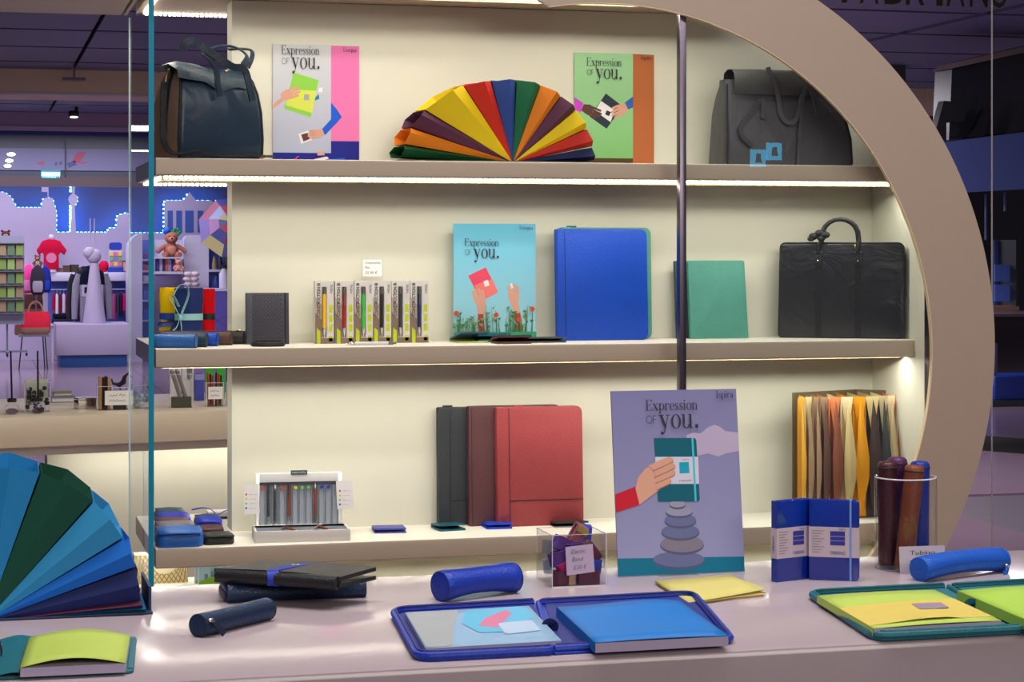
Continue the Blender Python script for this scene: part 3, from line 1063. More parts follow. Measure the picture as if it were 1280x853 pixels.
for s in (-1, 1):
    MB().tube([(s * W * a / 2 * .97 + (-.012 if z > .1 else 0) * z / .25, -D * b / 2 + .002, z) for z, a, b in lv[:-1]], .003, 6).build('piping', L_black, T)
# ---- middle shelf
# fabric pen rolls tied with ribbons
def felt_roll(label, box, Y, m, tie, bow=None, fl=5):
    x0, y0, x1, y1 = box
    a, b = PY(x0, y1, Y), PY(x1, y0, Y)
    w, h = b.x - a.x, b.z - Z2
    T = thing('pen_roll', label, 'pen roll', ((a.x + b.x) / 2, Y, Z2), 0, 'fabric pen rolls')
    rg = []
    for (z, k) in ((0, .93), (h * .15, 1), (h * .4, .95), (h * .55, .93), (h * .8, 1.02), (h * .98, 1.0), (h, .97)):
        rg.append([(w / 2 * k * math.cos(2 * PI * i / 28) * (1 + .03 * math.sin(fl * 2 * PI * i / 28)), w / 2 * .62 * k * math.sin(2 * PI * i / 28) * (1 + .09 * math.sin(fl * 2 * PI * i / 14 + z * 30)), z) for i in range(28)])
    MB().rings(rg).build('roll', m, T, smooth=70)
    rg = [[(w / 2 * .985 * math.cos(2 * PI * i / 24), w / 2 * .66 * math.sin(2 * PI * i / 24), z) for i in range(24)] for z in (h * .40, h * .52)]
    MB().rings(rg, cap=(False, False)).build('ribbon', tie, T, smooth=60)
    if bow:
        bow(T, w, h)
    return T


def felt(n, c):
    return mat('felt_' + n, c, .9, bump=('noise', 500, .4), var=.08, spec=.15)


R_aqua, R_blue, R_blk = mat('ribbon_aqua', (150, 200, 205), .45), mat('ribbon_blue', (32, 66, 150), .4), mat('ribbon_black', (22, 22, 28), .5)


def bow_aqua(T, w, h):
    y = -w * .36
    c = (-w * .34, y, h * .46)
    for pts in ([(0, 0, 0), (-.02, -.012, .05), (-.005, -.014, .088), (.016, -.013, .09), (.022, -.010, .06), (.004, -.002, .01)],
                [(0, 0, 0), (-.016, -.008, .03), (-.03, -.010, .055), (-.02, -.010, .06), (-.004, -.006, .03)],
                [(0, 0, 0), (-.012, -.012, -.03), (-.034, -.016, -.045), (-.046, -.018, -.055)],
                [(0, 0, 0), (.003, -.012, -.04), (-.008, -.016, -.05), (-.02, -.018, -.056)]):
        MB().tube([(c[0] + a, c[1] + b, c[2] + d) for a, b, d in pts], 0, flat=(.014, .0012), up=(1, 0, 0)).build('bow_loop', R_aqua, T, smooth=60)
    MB().ball(c, .007, sc=(1, .6, 1)).build('knot', R_aqua, T)


def bow_blue(T, w, h):
    for pts in ([(.02, -.022, .06), (-.01, -.03, .062), (-.034, -.03, .052), (-.02, -.026, .046), (.015, -.024, .052)], [(.018, -.022, .055), (.004, -.03, .03), (-.010, -.034, .003)]):
        MB().tube([(a, b, d) for a, b, d in pts], 0, flat=(.016, .0012), up=(0, 0, 1)).build('bow_loop', R_blue, T, smooth=60)


def bow_black(T, w, h):
    for pts in ([(.012, -.012, .065), (.03, -.014, .058), (.046, -.018, .066), (.056, -.018, .048)], [(.012, -.012, .062), (.032, -.016, .05), (.05, -.018, .04)]):
        MB().tube(pts, 0, flat=(.013, .0012), up=(0, 0, 1)).build('bow_loop', R_blk, T, smooth=60)


felt_roll('yellow felt pen roll tied with a blue ribbon, left of the navy roll', (199, 359.5, 224, 424), 5.93, felt('yellow', (238, 196, 14)), R_blue, bow_blue)
felt_roll('wide navy felt pen roll with a pale aqua bow', (218, 360, 254, 424), 5.845, felt('navy', (38, 52, 104)), R_aqua, bow_aqua, 8)
felt_roll('narrow red felt pen roll with a black ribbon', (252.5, 361, 269, 424), 5.90, felt('red', (214, 14, 24)), R_blk, bow_black)


def tube_case(label, p, Y, L, r, m, Zb, rz=0.0, flatz=.9, group='leather tube pencil cases', zipm=None, pull=True, name='pencil_case', cap=True, n=18, puff=.06, sag=.0, zang=(-1.0, -.55), pull_end=-1):
    """a soft zipped tube lying along its local x, resting on Zb: body, end caps, zip strip and pull."""
    T = thing(name, label, 'pencil case', (p[0], p[1], Zb), rz, group)
    zc = r * flatz * .96

    def ring(x, k, dz=0.0):
        out = []
        for i in range(n):
            a = 2 * PI * i / n + PI / n
            out.append((x, r * k * math.cos(a), max(.0006 + max(0, dz), zc + r * flatz * k * math.sin(a) + dz)))
        return out
    xs_ = [(-.5, .93), (-.485, 1.0), (-.40, 1.0), (-.2, 1 - puff), (0, 1 - puff * 1.1), (.2, 1 - puff), (.40, 1.0), (.485, 1.0), (.5, .93)]
    MB().rings([ring(x * L, k, sag * (1 - (2 * x) ** 2) if sag else 0) for x, k in xs_], cap=(False, False)).build('body', m, T, smooth=55)
    for s in (-1, 1):
        rr = [ring(s * L * (.5 + d), k) for d, k in ((0, .93), (.006, .84), (.009, .5), (.009, .05))]
        MB().rings(rr if s > 0 else rr, cap=(False, False)).build('end_cap', m, T, smooth=50)
        MB().tube([q for q in ring(s * L * .5, .955)] + [ring(s * L * .5, .955)[0]], .0013, 5).build('piping', zipm or L_seam, T)
    a0, a1 = zang
    zz = []
    for x, k in xs_[1:-1]:
        d = sag * (1 - (2 * x) ** 2)
        zz.append([(x * L, r * (k + .02) * math.cos(a) * 1, zc + r * flatz * (k + .02) * math.sin(a) + d) for a in (PI - a0 * 0 + b for b in [a0 + (a1 - a0) * t / 4 for t in range(5)])])
    MB().rings(zz, cap=(False, False), closed=False).build('zip_strip', zipm or STRIP, T, smooth=60)
    if pull:
        am = PI + (a0 + a1) / 2
        y, z = r * 1.06 * math.cos(am), zc + r * flatz * 1.06 * math.sin(am)
        e = pull_end
        MB().ball((e * L * .45, y, z), .0045, sc=(1.3, .8, .8)).tube([(e * L * .45, y, z), (e * L * .43, y - .006, z - .003)], .0018, 6).build('zip_slider', M_chrome, T)
        MB().tube([(e * L * .435, y - .005, z - .002), (e * L * .40, y - .009, max(.003, z - .012)), (e * L * .345, y - .012, max(.003, z - .026))], 0, flat=(.009, .0025), up=(0, 1, .3)).build('zip_pull', zipm or STRIP, T)
    return T


CL = dict(light=leather('sky_blue_leather', (52, 112, 186), .38), dteal=leather('deep_teal_leather', (22, 52, 68), .45), blue=L_blue, brown=leather('chestnut_leather', (86, 58, 46), .5), black=leather('olive_black_leather', (38, 38, 34), .5))
for (nm, lab, xe, Y, L) in (('light', 'sky blue leather pencil tube, front one of the row on the middle shelf', 247, 5.452, .112), ('dteal', 'deep teal leather pencil tube behind the sky blue tube', 260, 5.497, .137), ('blue', 'royal blue leather pencil tube in the row of small tubes', 274, 5.542, .165), ('brown', 'chestnut brown leather pencil tube between blue and black tubes', 291, 5.587, .2), ('black', 'black leather pencil tube at the right end of the tube row', 307, 5.634, .232)):
    xe_ = XS(xe, Y)
    tube_case(lab, (xe_ - L / 2 * .94 - .004, Y + L / 2 * .34), Y, L, .0205, CL[nm], Z2, math.radians(-20), .92, 'row of small leather tubes', puff=.02, pull=(nm == 'black'), pull_end=1, zang=(-1.5, -1.35))

# patterned notebook and coin pouch
a, b = PY(308, 429.5, 5.61), PY(361.5, 366, 5.61)
w, h = b.x - a.x, b.z - Z2
T = thing('notebook', 'black standing notebook with a dotted cover, right of the tubes', 'notebook', ((a.x + b.x) / 2, 5.61, Z2), 0, rx=math.radians(-3))
MD = leather('grey_black_cover', (58, 58, 70), .35)
MB().box(-w / 2, w / 2, 0, .003, 0, h).box(-w / 2, w / 2, .017, .02, 0, h).build('cover', MD, T, bevel=.0008)
MB().box(-w / 2, -w / 2 + .016, -.0008, .0208, 0, h).build('spine', leather('grey_spine', (66, 68, 80), .5), T, bevel=.0015)
MB().box(-w / 2 + .005, w / 2 - .004, .003, .017, .002, h - .002).build('pages', M_paper, T)
dt = MB()
for i in range(16):
    for j in range(22):
        if (i + j) % 2 == 0:
            x, z = -w / 2 + .022 + i * (w - .045) / 15, .007 + j * (h - .014) / 21
            dt.poly([(x - .0022, -.0004, z), (x, -.0004, z - .0022), (x + .0022, -.0004, z), (x, -.0004, z + .0022)])
stuff(dt.build('dots', mat('dot_black', (14, 14, 18), .4), T, smooth=0))
MB().box(w / 2 - .012, w / 2 - .0085, -.001, .021, -.0, h).build('elastic_band', mat('elastic_black', (20, 20, 22), .8), T)
p = PZ(335, 433.2, Z2)
T = thing('coin_pouch', 'black oval coin pouch lying before the dotted notebook', 'pouch', (p.x, p.y, Z2))
MB().rings([[(.047 * k * math.cos(2 * PI * i / 24), .026 * k * math.sin(2 * PI * i / 24), z) for i in range(24)] for z, k in ((0, .9), (.004, 1), (.011, .95), (.0145, .8))]).build('body', L_black, T, smooth=60)
MB().rings([[(.043 * k * math.cos(2 * PI * i / 24), .023 * k * math.sin(2 * PI * i / 24), z) for i in range(24)] for z, k in ((.0145, .95), (.0175, .97), (.019, .85))]).build('flap', L_black, T, smooth=60)

# six boxed pens
M_box = paper('box_white', (214, 210, 206))
M_boxg = paper('box_taupe', (128, 108, 96))
M_boxg2 = paper('box_pale', (176, 160, 148))
M_lime = paper('box_lime', (186, 204, 30))
M_win = mat('box_window', (150, 140, 134), .35)


def pen(label, loc, col, L=.142, rot=(0, 0, 0), clip=True, group='boxed pens'):
    T = thing('pen', label, 'pen', loc, 0, group)
    T.rotation_euler = rot
    MB().lathe([(.0043, .026), (.0045, .03), (.0045, .118), (.0043, .12)], 6).build('barrel', col, T, smooth=0)
    MB().lathe([(.001, .0), (.0012, .006), (.0032, .012), (.0043, .026)], 10, cap=(True, False)).build('tip', M_chrome, T)
    MB().lathe([(.0046, .12), (.0046, .134), (.0028, .135), (.0028, L)], 10).build('cap', mat('pewter', (120, 118, 116), .35, metal=.8), T)
    if clip:
        MB().box(-.0012, .0012, -.0068, -.0058, .088, .13).box(-.0012, .0012, -.0068, -.003, .127, .13).build('clip', M_chrome, T)
    return T


pens = [('yellow', (240, 186, 10)), ('red', (166, 22, 28)), ('green', (62, 190, 62)), ('black', (36, 36, 38)), ('grey', (58, 58, 62)), ('navy', (26, 44, 92))]
edges = [394, 419, 443, 466, 489.5, 513, 535]
first = None
for i, (cn, cc) in enumerate(pens):
    Yb = 5.60
    x0, x1 = XS(edges[i], Yb), XS(edges[i + 1], Yb)
    w = (XS(535, Yb) - XS(394, Yb)) / 6 - .0012
    h = PY(450, 351.5, Yb).z - Z2
    place = ['leftmost of six', 'second of six from the left', 'third of six from the left', 'fourth of six from the left', 'fifth of six from the left', 'rightmost of six'][i]
    lab = 'slim pen box with a %s pen, %s' % (cn, place)
    if first is None:
        T = thing('pen_box', lab, 'box', (x0, Yb, Z2), 0, 'slim pen boxes')
        c = MB().box(0, w, .004, .028, 0, h).box(0, w * .35, 0, .004, 0, h).box(w * .62, w, 0, .004, 0, h).box(w * .35, w * .62, 0, .004, 0, h * .1).box(w * .35, w * .62, 0, .004, h * .91, h)
        c.build('carton', [M_box], T)
        pr = MB()
        y = -.0003
        pr.poly([(0, y, 0), (w * .35, y, 0), (w * .35, y, h * .38), (0, y, h * .5)], 0)
        pr.poly([(0, y * .8, h * .4), (w * .35, y * .8, h * .36), (w * .35, y * .8, h * .62), (0, y * .8, h * .75)], 1)
        pr.poly([(w * .35, y, 0), (w, y, 0), (w, y, h * .09), (w * .35, y, h * .09)], 0)
        pr.poly([(w * .09, y * 1.6, 0), (w * .28, y * 1.6, 0), (w * .28, y * 1.6, h * .2), (w * .09, y * 1.6, h * .25)], 2)
        for k in range(4):
            z = h * (.035 + .155 * k)
            pr.poly([(w * .74, y, z), (w * .93, y, z), (w * .93, y, z + h * (.12 if k else .09)), (w * .74, y, z + h * (.12 if k else .09))], 2)
        stuff(pr.build('print', [M_boxg, M_boxg2, M_lime], T, smooth=0))
        lt = MB()
        lt.text('CONSTRUCTION III', (w * .26, y * 2, h * .43), w * .17, right=(0, 0, 1), up=(-1, 0, 0), width=h * .53).text('CONSTRUCTION III', (w * .275, y * 2, h * .432), w * .17, right=(0, 0, 1), up=(-1, 0, 0), width=h * .53)
        lt.text('TROIKA', (w * .80, y * 2, h * .95), w * .13, right=(0, 0, -1), up=(1, 0, 0), width=h * .15)
        stuff(lt.build('lettering', M_ink, T, smooth=0))
        MB().box(w * .36, w * .61, .0036, .0039, h * .1, h * .91).build('window', M_win, T)
        first = T
    else:
        copy_thing(first, lab, (x0, Yb, Z2))
    pen('%s pen behind the window of the box %s' % (cn, place), (x0 + w * .485, Yb - .002, Z2 + h * .1 + .0005), paper('pen_' + cn, cc, .4), .14, clip=(i in (1, 5)))
p = PZ(463, 431.6, Z2)
T = pen('white ballpoint pen lying on the shelf before the pen boxes', (p.x - .07, p.y, Z2 + .0048), mat('pen_white', (226, 226, 230), .3), .142, (0, PI / 2, 0), False, None)

# handwritten card on a clear sheet behind the pen boxes
Yn = 5.645
a, b = PY(453.5, 345.5, Yn), PY(477.5, 324.5, Yn)
T = thing('price_note', 'small handwritten price note above the pen boxes', 'note', ((a.x + b.x) / 2, Yn, Z2))
w = b.x - a.x
MB().box(-w / 2 - .004, w / 2 + .004, .0006, .0024, 0, b.z - Z2 + .002).build('clear_stand', M_acryl, T)
c = MB().box(-w / 2, w / 2, 0, .0005, a.z - Z2, b.z - Z2).build('card', M_note, T)
h0, hh = a.z - Z2, b.z - a.z
lt = MB()
M_pen = mat('biro_grey', (96, 98, 110), .6)
for (s, f, wd) in (('Construction', .74, .8), ('Pen', .45, .22), ('32,90 €', .14, .62)):
    lt.text(s, (-w * .4, -.0004, h0 + hh * f), hh * .15, width=w * wd, shear=.25)
stuff(lt.build('lettering', M_pen, T, smooth=0))

# wallets before the sky-blue poster
zfold('wallet', 'dark green wallet with a lime lining below the sky blue poster', (586, 428), Z2, leather('lime_lining', (176, 184, 96), .5), .085, .09, .010, .12, gape=.022, m2=leather('slate_teal_leather', (52, 92, 116), .45))
zfold('wallet', 'deep teal wallet, second from the left below the sky blue poster', (615, 427.5), Z2, leather('sea_teal_leather', (24, 100, 118), .4), .095, .07, .018, -.05, gape=.008)
zfold('wallet', 'dark brown card wallet in front of the teal one', (639, 429.5), Z2, leather('dark_brown_leather', (92, 62, 58), .45), .10, .07, .015, .05, gape=.010)
zfold('wallet', 'charcoal wallet left of the blue portfolio', (680, 428), Z2, leather('ash_leather', (72, 78, 84), .45), .115, .07, .011, -.06, gape=.006)

portfolio('sea green zipped portfolio mostly hidden by the blue one', (702, 284.5, 815.5, 427), 5.648, Z2, L_green, .024, .022, spine=.05, tilt=math.radians(-2), pull=[(717, L_teal)])
portfolio('royal blue zipped portfolio right of the sky blue poster', (698, 286, 811, 427), 5.60, Z2, L_blue, .032, .022, seam=None, tilt=math.radians(-3), spine=.085, pull=[(711, L_green)])


def folder(label, box, Y, m, t=.014, lean=0.0, skew=0.0, group=None):
    x0, y0, x1, y1 = box
    a, b = PY(x0, y1, Y), PY(x1, y0, Y)
    w, h = b.x - a.x, b.z - Z2
    T = thing('folder', label, 'folder', ((a.x + b.x) / 2, Y, Z2), 0, group, rx=lean, ry=skew)
    pts = round_poly([(-w / 2 + .004, 0), (w / 2, 0), (w / 2 - .008, h), (-w / 2, h)], [.001, .006, .008, .004], 4)
    MB().prism(pts, 0, t * .32, 0, 'xz').build('front_cover', m, T, bevel=.0018)
    MB().prism(pts, t * .68, t, 0, 'xz').build('back_cover', m, T, bevel=.0018)
    MB().prism([(x * .97, .001 + z * .98) for x, z in pts], t * .32, t * .68, 0, 'xz').build('pages', M_paper, T)
    return T


folder('dark slate folder hidden behind the sea green folder', (845, 326, 903, 425), 5.655, leather('slate_leather', (48, 70, 78), .45), .014, math.radians(-3))
folder('plain sea green folder behind the glass door', (862, 325.5, 936, 424.5), 5.625, L_green, .016, math.radians(-4))

# black briefcase
a, b = PY(972, 421.5, 5.635), PY(1131, 424, 5.455)
w, h = (Vector((b.x, b.y)) - Vector((a.x, a.y))).length, PY(1050, 304, 5.545).z - Z2
T = thing('briefcase', 'black soft leather briefcase with two handles behind the glass', 'briefcase', ((a.x + b.x) / 2, 5.545, Z2), math.atan2(b.y - a.y, b.x - a.x))
pts = round_poly([(-w / 2, .0), (w / 2, .0), (w / 2, h), (-w / 2 + .006, h)], [.014, .02, .02, .016], 5)
MB().prism(pts, 0, .016, 0, 'xz').build('front_panel', L_case, T, bevel=.006, seg=3)
MB().prism(pts, .052, .066, 0, 'xz').build('back_panel', L_case, T, bevel=.005, seg=3)
MB().prism([(x * .985, .002 + z * .985) for x, z in pts], .014, .054, 0, 'xz').build('gusset', leather('black_gusset', (28, 28, 32), .5), T)
MB().tube([(x * .985, .002, .0045 + z * .985) for x, z in pts] + [(pts[0][0] * .985, .002, .0045 + pts[0][1] * .985)], .0028, 6).build('piping', L_black, T)
for y0_, s in ((0, -1), (.062, 1)):
    for x in (-.066, .050):
        MB().prism(rrect(.022, .052, .008, 4, x, h - .045), y0_ - .003, y0_ + .001, 0, 'xz').build('handle_tab', L_black, T, bevel=.001)
        MB().box(x - .014, x + .014, y0_ - .004, y0_, h - .028, h - .024).ball((x, y0_ - .004, h - .052), .0028, sc=(1, .5, 1)).build('handle_ring', M_chrome, T)
    pa = [(-.066, y0_ - .003, h - .03), (-.064, y0_ - .005, h - .004)]
    for k in range(11):
        q = PI * k / 10
        pa.append((-.008 - .054 * math.cos(q) + (.008 if s < 0 else .0), y0_ - .004 + s * -.004, h + .006 + .064 * math.sin(q) ** .75))
    pa += [(.050, y0_ - .005, h - .004), (.050, y0_ - .003, h - .03)]
    MB().tube(pa, .0062, 9).build('handle', L_black, T)
for x in (-.066, .050):
    MB().box(x - .009, x + .009, -.0008, .001, .004, h - .07).build('sewn_strip', leather('black_strip', (26, 27, 31), .42), T)
for (dx, dz, r_) in ((-.078, .020, .015), (-.062, .030, .013), (-.046, .024, .016), (-.056, .014, .013), (-.086, .012, .011)):
    MB().rings([[(dx + r_ * k * math.cos(2 * PI * i / 10), .0 + y, h + dz + r_ * .7 * k * math.sin(2 * PI * i / 10)) for i in range(10)] for y, k in ((-.016, .5), (-.008, 1), (.002, .9), (.008, .4))]).build('leather_flower', leather('black_petal', (40, 40, 44), .5), T, smooth=60)
MB().tube([(w / 2 + .001, .03, h * .55), (w / 2 + .004, .026, h * .50), (w / 2 + .005, .024, h * .44)], .0028, 6).ball((w / 2 + .001, .03, h * .56), .005).build('zip_pull', M_chrome, T)
MB().tube([(.045, -.004, h - .02), (.042, -.006, h - .012), (.043, -.004, h - .006)], .004, 6).build('clasp', M_gold, T)

# ---- lowest shelf
portfolio('charcoal zipped portfolio, leftmost of the three leather portfolios', (548, 507, 690, 652), 5.668, Z3, L_char, .024, .02, tilt=math.radians(-1), seam=.21, spine=.105, pull=[(561, L_black)])
portfolio('wine brown zipped portfolio, middle of the three leather portfolios', (587, 506, 703, 653), 5.632, Z3, L_wine, .026, .02, tilt=math.radians(-2.5), spine=.03)
portfolio('brick red zipped portfolio, rightmost and frontmost of the three', (622.5, 507.5, 730, 655), 5.595, Z3, L_red, .028, .022, tilt=math.radians(-3), seam=.215, spine=.14, pull=[(651, L_red)])
zfold('wallet', 'violet blue card wallet, leftmost on the lowest shelf', (486, 664), Z3, leather('violet_blue_leather', (64, 70, 158), .42), .088, .10, .010, -.1)
zfold('wallet', 'petrol blue wallet second from the left on the lowest shelf', (560, 661.5), Z3, L_teal, .076, .09, .012, .08, gape=.008)
zfold('wallet', 'bright blue wallet before the wine brown portfolio', (621, 659.5), Z3, leather('bright_blue_leather', (30, 66, 196), .4), .074, .08, .013, -.04, gape=.005)
zfold('wallet', 'black wallet before the red portfolio and above the clear box', (710, 657), Z3, leather('green_black_leather', (40, 46, 44), .4), .10, .085, .010, -.02, gape=.006)

# pen display case with an upright lid
x0, x1 = XS(318, 5.47), XS(436, 5.47)
w = x1 - x0
T = thing('pen_display', 'white pen display case with its upright lid on the lowest shelf', 'display', ((x0 + x1) / 2, 5.452, Z3), math.radians(-4))
M_case = mat('display_white', (252, 252, 250), .4)
M_trgrey = mat('display_grey', (178, 188, 200), .5)
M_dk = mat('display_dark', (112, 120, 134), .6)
f = MB().box(-w / 2, w / 2, 0, .006, 0, .031).box(-w / 2, w / 2, .114, .12, 0, .031).box(-w / 2, -w / 2 + .006, .006, .114, 0, .031).box(w / 2 - .006, w / 2, .006, .114, 0, .031).box(-w / 2 + .006, w / 2 - .006, .006, .114, 0, .006)
f.build('tray', mat('display_tray', (232, 228, 222), .4), T, bevel=.001)
MB().box(-w / 2 + .007, w / 2 - .007, .007, .113, .0065, .026).build('tray_insert', M_dk, T)
for k_, (x_, m_k) in enumerate(((-.06, M_chrome), (-.02, mat('pen_rust', (150, 72, 52), .45)), (.03, M_chrome), (.07, mat('pen_rust', (150, 72, 52), .45)))):
    MB().tube([(x_, .02, .0295), (x_ + .02 * (-1) ** k_, .09, .0295)], .0035, 8).build('cap_piece', m_k, T)
lw, lh = w * .93, .172
lid = MB().box(-lw / 2, lw / 2, .14, .146, .0, lh).box(-lw / 2, -lw / 2 + .011, .124, .14, 0, lh).box(lw / 2 - .011, lw / 2, .124, .14, 0, lh).box(-lw / 2 + .011, lw / 2 - .011, .124, .14, 0, .03).box(-lw / 2 + .011, lw / 2 - .011, .124, .14, lh - .024, lh)
lid.build('lid', M_case, T, bevel=.001)
gr = None
iw = lw - .022
for k in range(12):
    x = -iw / 2 + iw * (k + .5) / 12
    g = MB().prism([(x - iw / 24 + .001, .1395), (x - iw / 24 + .002, .13), (x - iw / 50, .136), (x + iw / 50, .136), (x + iw / 24 - .002, .13), (x + iw / 24 - .001, .1395)], .0302, lh - .0342).build('pen_channel', M_trgrey, T)
MB().box(-iw / 2, iw / 2, .134, .1398, lh - .034, lh - .0242).build('shadow_rail', M_dk, T)  # dark strip put in for the shade under the lid's top
DOT = dict(r=mat('sticker_red', (226, 74, 48), .6), y=mat('sticker_yellow', (238, 220, 50), .6), g=mat('sticker_green', (120, 214, 84), .6), b=mat('sticker_blue', (36, 70, 206), .6))
for k, c in ((0, 'r'), (3, 'r'), (4, 'r'), (5, 'y'), (6, 'g'), (7, 'g'), (9, 'b'), (10, 'b')):
    x = -iw / 2 + iw * (k + .5) / 12
    MB().prism(circ(x, lh - .040, .0048, 12), .1285, .1292, 0, 'xz').build('sticker', DOT[c], T)
MB().prism(rrect(.045, .012, .001, 2, 0, lh + .002), .122, .125, 0, 'xz').build('name_plate', mat('plate_green', (58, 84, 82), .5), T)
MB().text('FABER-CASTELL', (-.019, .1212, lh - .0005), .005, width=.038).build('lettering', M_paper, T, smooth=0)
for s, px_ in ((-1, -lw / 2 - .010), (1, lw / 2 + .008)):
    c = MB().prism([(px_ - .020, .062), (px_ + .022, .064), (px_ + .018, .146), (px_ - .022, .143)] if s < 0 else [(px_ - .022, .07), (px_ + .026, .072), (px_ + .018, .15), (px_ - .026, .148)], .121, .1216, 0, 'xz').build('price_card', M_note, T)
    dm = MB()
    for j, cc in enumerate('rygb'):
        z = (.117 if s < 0 else .121) - j * .0125
        dm.prism(circ(px_ - .015, z, .0028, 10), .1204, .121, j, 'xz')
    dm.build('sticker', [DOT[q] for q in 'rygb'], T)
    lt = MB()
    for j in range(4):
        z = (.115 if s < 0 else .119) - j * .0125
        lt.scribble((px_ - .008, .1205, z), .022 - .003 * (j % 2), .003, 0, j + int(px_ * 1000))
    stuff(lt.build('lettering', M_pen, T, smooth=0))
dp = T


def dpen(label, k, col, flip, z0=.034):
    x = -iw / 2 + iw * (k + .5) / 12
    M = dp.matrix_basis.copy() if False else Matrix.Translation(dp.location) @ Matrix.Rotation(dp.rotation_euler.z, 4, 'Z')
    p = M @ Vector((x, .1305, z0 if not flip else z0 + .112))
    t = pen(label, p, col, .142, (0, PI if flip else 0, math.radians(-4)), True, 'pens in the display case')
    t.scale = (.8, .8, .78)
    return t


M_rust = mat('pen_rust', (150, 72, 52), .45)
M_gun = mat('pen_gunmetal', (66, 70, 76), .4)
dpen('gunmetal pen at the left end of the pen display', 0.9, M_gun, False)
dpen('gunmetal pen with its clip down, beside the left end pen', 1.9, M_gun, True)
dpen('rust brown pen near the middle of the pen display', 4, M_rust, False)
dpen('rust brown pen with its clip down, right of the middle of the display', 8, M_rust, True)

# pouches stacked at the free end of the lowest shelf
def pouch(label, x0, x1, Y, d, z, t, m, rz=0.0, flap=True, droop=.5):
    X0, X1 = XS(x0, Y), XS(x1, Y)
    w = X1 - X0
    T = thing('leather_pouch', label, 'pouch', ((X0 + X1) / 2, Y + d / 2, z), rz, 'leather pouches on the lowest shelf')
    rr = rrect(w, d, min(w, d) * .22, 5)
    MB().rings([[(x * k, y * k, zz * t) for x, y in rr] for zz, k in ((0, .94), (.15, .99), (.5, 1.0), (.85, .97), (1.0, .88))]).build('body', m, T, smooth=60)
    if flap:
        g = []
        for q in range(7):
            u = q / 6
            y = d * .42 - u * d * .95
            zt = t * 1.02 + .003 - (max(0, u - .75) * t * droop * 1.5)
            g.append([(-w * .46, y, zt - .001), (-w * .2, y - .004 * u, zt), (0, y - .008 * u, zt + .001), (w * .2, y - .006 * u, zt), (w * .46, y, zt - .001)])
        MB().rings(g, cap=(False, False), closed=False).build('flap', m, T, smooth=60)
        T.children[-1].modifiers.new('thickness', 'SOLIDIFY').thickness = .002
    return T


PL = dict(lb=leather('azure_leather', (44, 104, 186), .38), gy=leather('mauve_grey_leather', (120, 112, 118), .45), bk=leather('warm_black_leather', (44, 44, 44), .4), wn=leather('burgundy_leather', (84, 44, 52), .45), bl=leather('iris_blue_leather', (44, 62, 186), .4), tl=leather('grey_teal_leather', (66, 92, 104), .45), pu=leather('mauve_brown_leather', (96, 62, 74), .45))
pouch('azure blue flap pouch at the front of the pouch pile', 196, 256, 5.432, .105, Z3, .040, PL['lb'])
pouch('mauve grey flap pouch behind the azure pouch', 196, 246, 5.542, .10, Z3, .040, PL['gy'])
pouch('mauve brown flap pouch in the middle of the pouch pile', 196, 239, 5.648, .10, Z3, .037, PL['pu'])
pouch('blue flap pouch towards the back of the pouch pile', 197, 240, 5.755, .11, Z3, .035, PL['bl'])
pouch('grey teal flap pouch on the far end of the pouch pile', 196, 233, 5.875, .12, Z3, .032, PL['tl'])
pouch('black round coin pouch right of the azure pouch', 253, 293, 5.455, .075, Z3, .022, PL['bk'], .1)
pouch('burgundy round coin pouch behind the black one', 248, 281, 5.565, .075, Z3, .026, PL['wn'])
pouch('iris blue soft pouch behind the burgundy one', 247, 279, 5.68, .08, Z3, .034, PL['bl'])
pouch('grey teal soft pouch behind the iris blue one', 245, 276, 5.80, .08, Z3, .024, PL['tl'])
t_ = thing('ribbon_strap', 'loose iris blue strap trailing behind the pouches', 'strap', (XS(262, 5.92), 5.925, Z3))
MB().tube([(-.05, 0, .036), (-.02, .006, .040), (.005, .01, .034), (.025, .01, .018), (.05, .008, .03), (.09, .012, .026), (.11, .012, .004)], 0, flat=(.014, .002), up=(0, 0, 1)).build('strap', PL['bl'], t_, smooth=60)
t_ = thing('booklet', 'thin white booklet with a slate cover lying right of the pouches', 'booklet', (XS(281, 6.0), 6.0, Z3))
MB().box(-.05, .035, -.03, .04, 0, .008).build('cover', L_char, t_)
MB().box(-.05, .035, -.03, .04, .0082, .02).build('pages', M_paper, t_)

# accordion file standing open in the corner
Ya = 5.56
T = thing('accordion_file', 'standing accordion file in yellow, orange and brown papers', 'folder', (XS(1082, Ya), Ya, Z3), 0, 'opened expanding files')
hA = PY(1000, 492, Ya).z - Z3
xl, xm, xr_ = XS(997, Ya) - XS(1082, Ya), 0, XS(1135, Ya) - XS(1082, Ya)
MB().prism([(xl - .004, .028), (xl - .004, .032), (.02, .118), (xr_ + .016, .006), (xr_ + .012, .002), (.02, .113)], 0, hA).build('cover', mat('kraft_cover', (96, 80, 58), .6), T, label='brown outer cover')
K = dict(y=P_('amber', (226, 170, 60)), tan=P_('tan', (160, 132, 104)), br=P_('brown', (98, 70, 62)), rs=P_('rosewood', (138, 82, 62)), cr=P_('cream', (214, 194, 136)), am=P_('gold', (232, 158, 18)), dk=P_('umber', (66, 52, 50)), sl=P_('slate', (60, 66, 70)), sand=P_('sand', (196, 178, 138)), cop=P_('copper', (168, 88, 54)), or_=P_('apricot', (230, 140, 90)), wh=P_('ivory', (240, 222, 176)))
